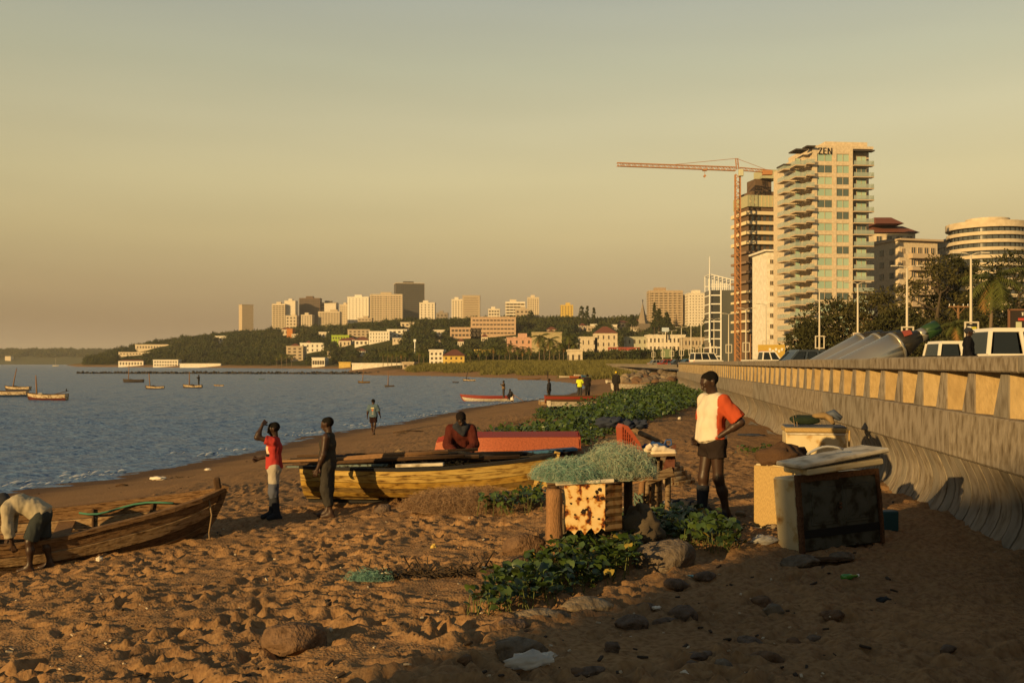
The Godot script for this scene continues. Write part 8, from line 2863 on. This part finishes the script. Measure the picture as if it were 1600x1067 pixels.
func make_litter():
	# low wrack of dry weed and twigs along the tide line
	var wr := mat("wrack", L(0.05, 0.034, 0.02), 0.95)
	var sh := Sh.new()
	for q in [[560, 775, 898, 903, 340], [690, 800, 668, 700, 420], [780, 880, 646, 668, 260], [620, 640, 674, 680, 30], [540, 700, 716, 725, 120], [240, 300, 745, 750, 14]]:
		for i in q[4]:
			var px := rnd(q[0], q[1])
			var py := lerpf(q[2], q[3], clampf((px - q[0]) / (q[1] - q[0]) * -1.0 + 1.0 + rng.randfn() * 0.14, -0.2, 1.2))
			var p := spot(px, py)
			var dv := Vector3(rng.randfn(), rng.randfn() * 0.25, rng.randfn()).normalized() * rnd(0.03, 0.16)
			sh.bar(p + Vector3(0, 0.012, 0) - dv, p + Vector3(0, 0.02 + absf(dv.y), 0) + dv, rnd(0.004, 0.016), rnd(0.004, 0.01))
	tag(part("tide_wrack", sh, wr, self), "dark dry weed and twigs strewn along the tide line", "seaweed", "", "stuff")
	# small pale scraps and shells
	sh = Sh.new()
	for i in 240:
		var p := spot(rnd(0, 1300), rnd(720, 1060))
		var s := rnd(0.006, 0.02)
		sh.box(p + Vector3(0, s * 0.4, 0), Vector3(s * rnd(1, 2.4), s * 0.6, s), Basis.from_euler(Vector3(rnd(-0.5, 0.5), rnd(0, 3), rnd(-0.5, 0.5))))
	tag(part("shell_scraps", sh, mat("shell", L(0.42, 0.34, 0.24), 0.8), self), "tiny pale shells and scraps scattered over the sand", "shells", "", "stuff")
	sh = Sh.new()
	for i in 300:
		var p := spot(rnd(0, 1400), rnd(700, 1060))
		var s := rnd(0.008, 0.03)
		sh.box(p + Vector3(0, s * 0.3, 0), Vector3(s * rnd(1, 3.0), s * 0.6, s), Basis.from_euler(Vector3(rnd(-0.5, 0.5), rnd(0, 3), rnd(-0.5, 0.5))), s * 0.12)
	tag(part("dark_chips", sh, mat("chip", L(0.04, 0.028, 0.02), 0.9), self), "tiny dark wood chips and pebbles scattered over the sand", "pebbles", "", "stuff")
	var film := mat("clear_plastic", L(0.6, 0.58, 0.54), 0.2, {"alpha": 0.55})
	var white := mat("bag_white", L(0.62, 0.56, 0.47), 0.5, {"back": Color(0.3, 0.28, 0.22)})
	for q in [["white plastic bag between the bending man's hands", 20, 888, 0.14, 0.17, 0.12, white], ["white bag lying flat near the water left of the boy", 247, 750, 0.22, 0.06, 0.12, white], ["clear crumpled plastic bag at the bottom beside the wide rock", 832, 1042, 0.14, 0.05, 0.06, film], ["crumpled clear plastic near the yellowed fridge", 1195, 850, 0.13, 0.05, 0.07, film], ["white bottle end on the upper beach", 324, 735, 0.10, 0.04, 0.04, white], ["pale green plastic lump beside the vine", 806, 900, 0.10, 0.06, 0.06, mat("lump_green", L(0.13, 0.2, 0.16), 0.6)], ["white stone in the sand by the bending man", 154, 876, 0.04, 0.03, 0.03, white], ["white shell at the bottom right", 1070, 1056, 0.022, 0.018, 0.02, white], ["pale crust on the shaded sand", 1026, 952, 0.035, 0.015, 0.025, white], ["small blue rag on the upper beach", 646, 712, 0.10, 0.06, 0.07, mats.bag_blue], ["dark blue rag near the wall behind the man", 1175, 681, 0.32, 0.03, 0.12, mats.jacket_blue], ["pale scrap on the sand bank behind the man", 1062, 655, 0.05, 0.04, 0.03, white], ["white board end right of the man's feet", 1160, 828, 0.2, 0.02, 0.04, mats.boat_white], ["brown weathered bag on the upper beach", 624, 712, 0.16, 0.10, 0.1, mats.rope], ["dark driftwood piece before the wall lower right", 1290, 878, 0.18, 0.025, 0.05, mats.wood_dark], ["small dark lump in the shaded sand at the right", 1382, 942, 0.05, 0.025, 0.04, mats.black], ["thin blue pen like scrap beside the low dark stone", 1094, 902, 0.09, 0.012, 0.012, mat("scrap_blue", L(0.1, 0.22, 0.32), 0.5)], ["small yellow cup on the sand", 677, 858, 0.03, 0.03, 0.03, mat("cup", L(0.5, 0.35, 0.08), 0.5)], ["dark tarp edge beside the green net's foot", 815, 776, 0.35, 0.04, 0.09, mats.jacket_blue], ["thin pale sandal on the shaded sand", 1070, 815, 0.11, 0.015, 0.04, white]]:
		var p := spot(q[1], q[2])
		var t := thing("litter", q[0], "litter", p + Vector3(0, q[4] * 0.7, 0), rnd(-0.3, 0.3), "litter on the beach")
		part("scrap", lump(q[3], q[4], q[5], 6, int(q[1] * 3 + q[2]), 0.35), q[6], t)
	var ns := thing("net_scrap", "pale green net scrap lying on the tide line", "net", spot(578, 906))
	net_heap(ns, "strands", Vector3(0.2, 0.035, 0.08), 420, [mats.net_d, mats.net_a], 0.0012)
	# green bottle
	var b := thing("green_bottle", "small bright green bottle lying on the shaded sand", "bottle", spot(1326, 906), 0.3)
	sh = Sh.new(true)
	sh.tube([Vector3(-0.06, 0.025, 0), Vector3(0.02, 0.025, 0), Vector3(0.05, 0.028, 0), Vector3(0.09, 0.03, 0)], [0.026, 0.027, 0.012, 0.011], 10)
	part("bottle_body", sh, mat("bottle_green", L(0.06, 0.25, 0.03), 0.15, {"spec": 0.6}), b)
	sh = Sh.new(true)
	sh.tube([Vector3(0.09, 0.03, 0), Vector3(0.105, 0.031, 0)], 0.014, 8)
	part("cap", sh, mats.white_paint, b)
	# drift poles
	for q in [["bleached stick lying on the tide line", 604, 903, 0.25, 0.006, mats.boat_white], ["dark branch on the sand behind the walking man", 640, 676, 1.6, 0.03, mats.wood_dark], ["long pale pole on the boulders at the bend", 1035, 602, 6.0, 0.08, mats.wood_grey], ["dark root washed up behind the old boat", 190, 760, 0.35, 0.03, mats.wood_dark]]:
		var p := spot(q[1], q[2])
		var t := thing("driftwood", q[0], "driftwood", p, rnd(-0.3, 0.5))
		sh = Sh.new(true)
		sh.tube([Vector3(-q[3] / 2, 0.02, 0), Vector3(0, 0.05 + q[3] * 0.03, 0.04), Vector3(q[3] / 2, 0.03, 0)], [q[4], q[4], q[4] * 0.6], 6)
		part("stick", sh, q[5], t)
# the narrow house behind the camera that shades the lower right of the beach
func make_shade_hut():
	var dir := Vector2(sin(deg_to_rad(SUN_TURN)), cos(deg_to_rad(SUN_TURN)))   # x, depth
	var side := Vector2(dir.y, -dir.x)                                              # to the right of the light
	var p0 := Vector2(0.9, 8.3) - dir * 50.0 + side * 3.6
	var h := 12.78
	var t := thing("tall_house", "narrow tall plastered house standing behind the camera", "house", Vector3(p0.x, 0.4, -p0.y), atan2(dir.x, -dir.y))
	var w := 7.0
	var sh := Sh.new()
	sh.box(Vector3(0, h / 2 - 1.0, 0), Vector3(w, h + 2.0, 7.0))
	part("wall", sh, mats.plaster, t)
	sh = Sh.new()
	sh.box(Vector3(0, h + 0.1, 0), Vector3(w + 0.4, 0.2, 7.4))
	part("roof", sh, mats.concrete, t)
	for q in 8: pane(t, Vector3(-1.7 + 3.4 * (q % 2), 2.0 + 2.8 * int(q / 2.0), 3.53), Vector3(1.2, 1.4, 0.14), mats.far_glass, mats.zen_slab)
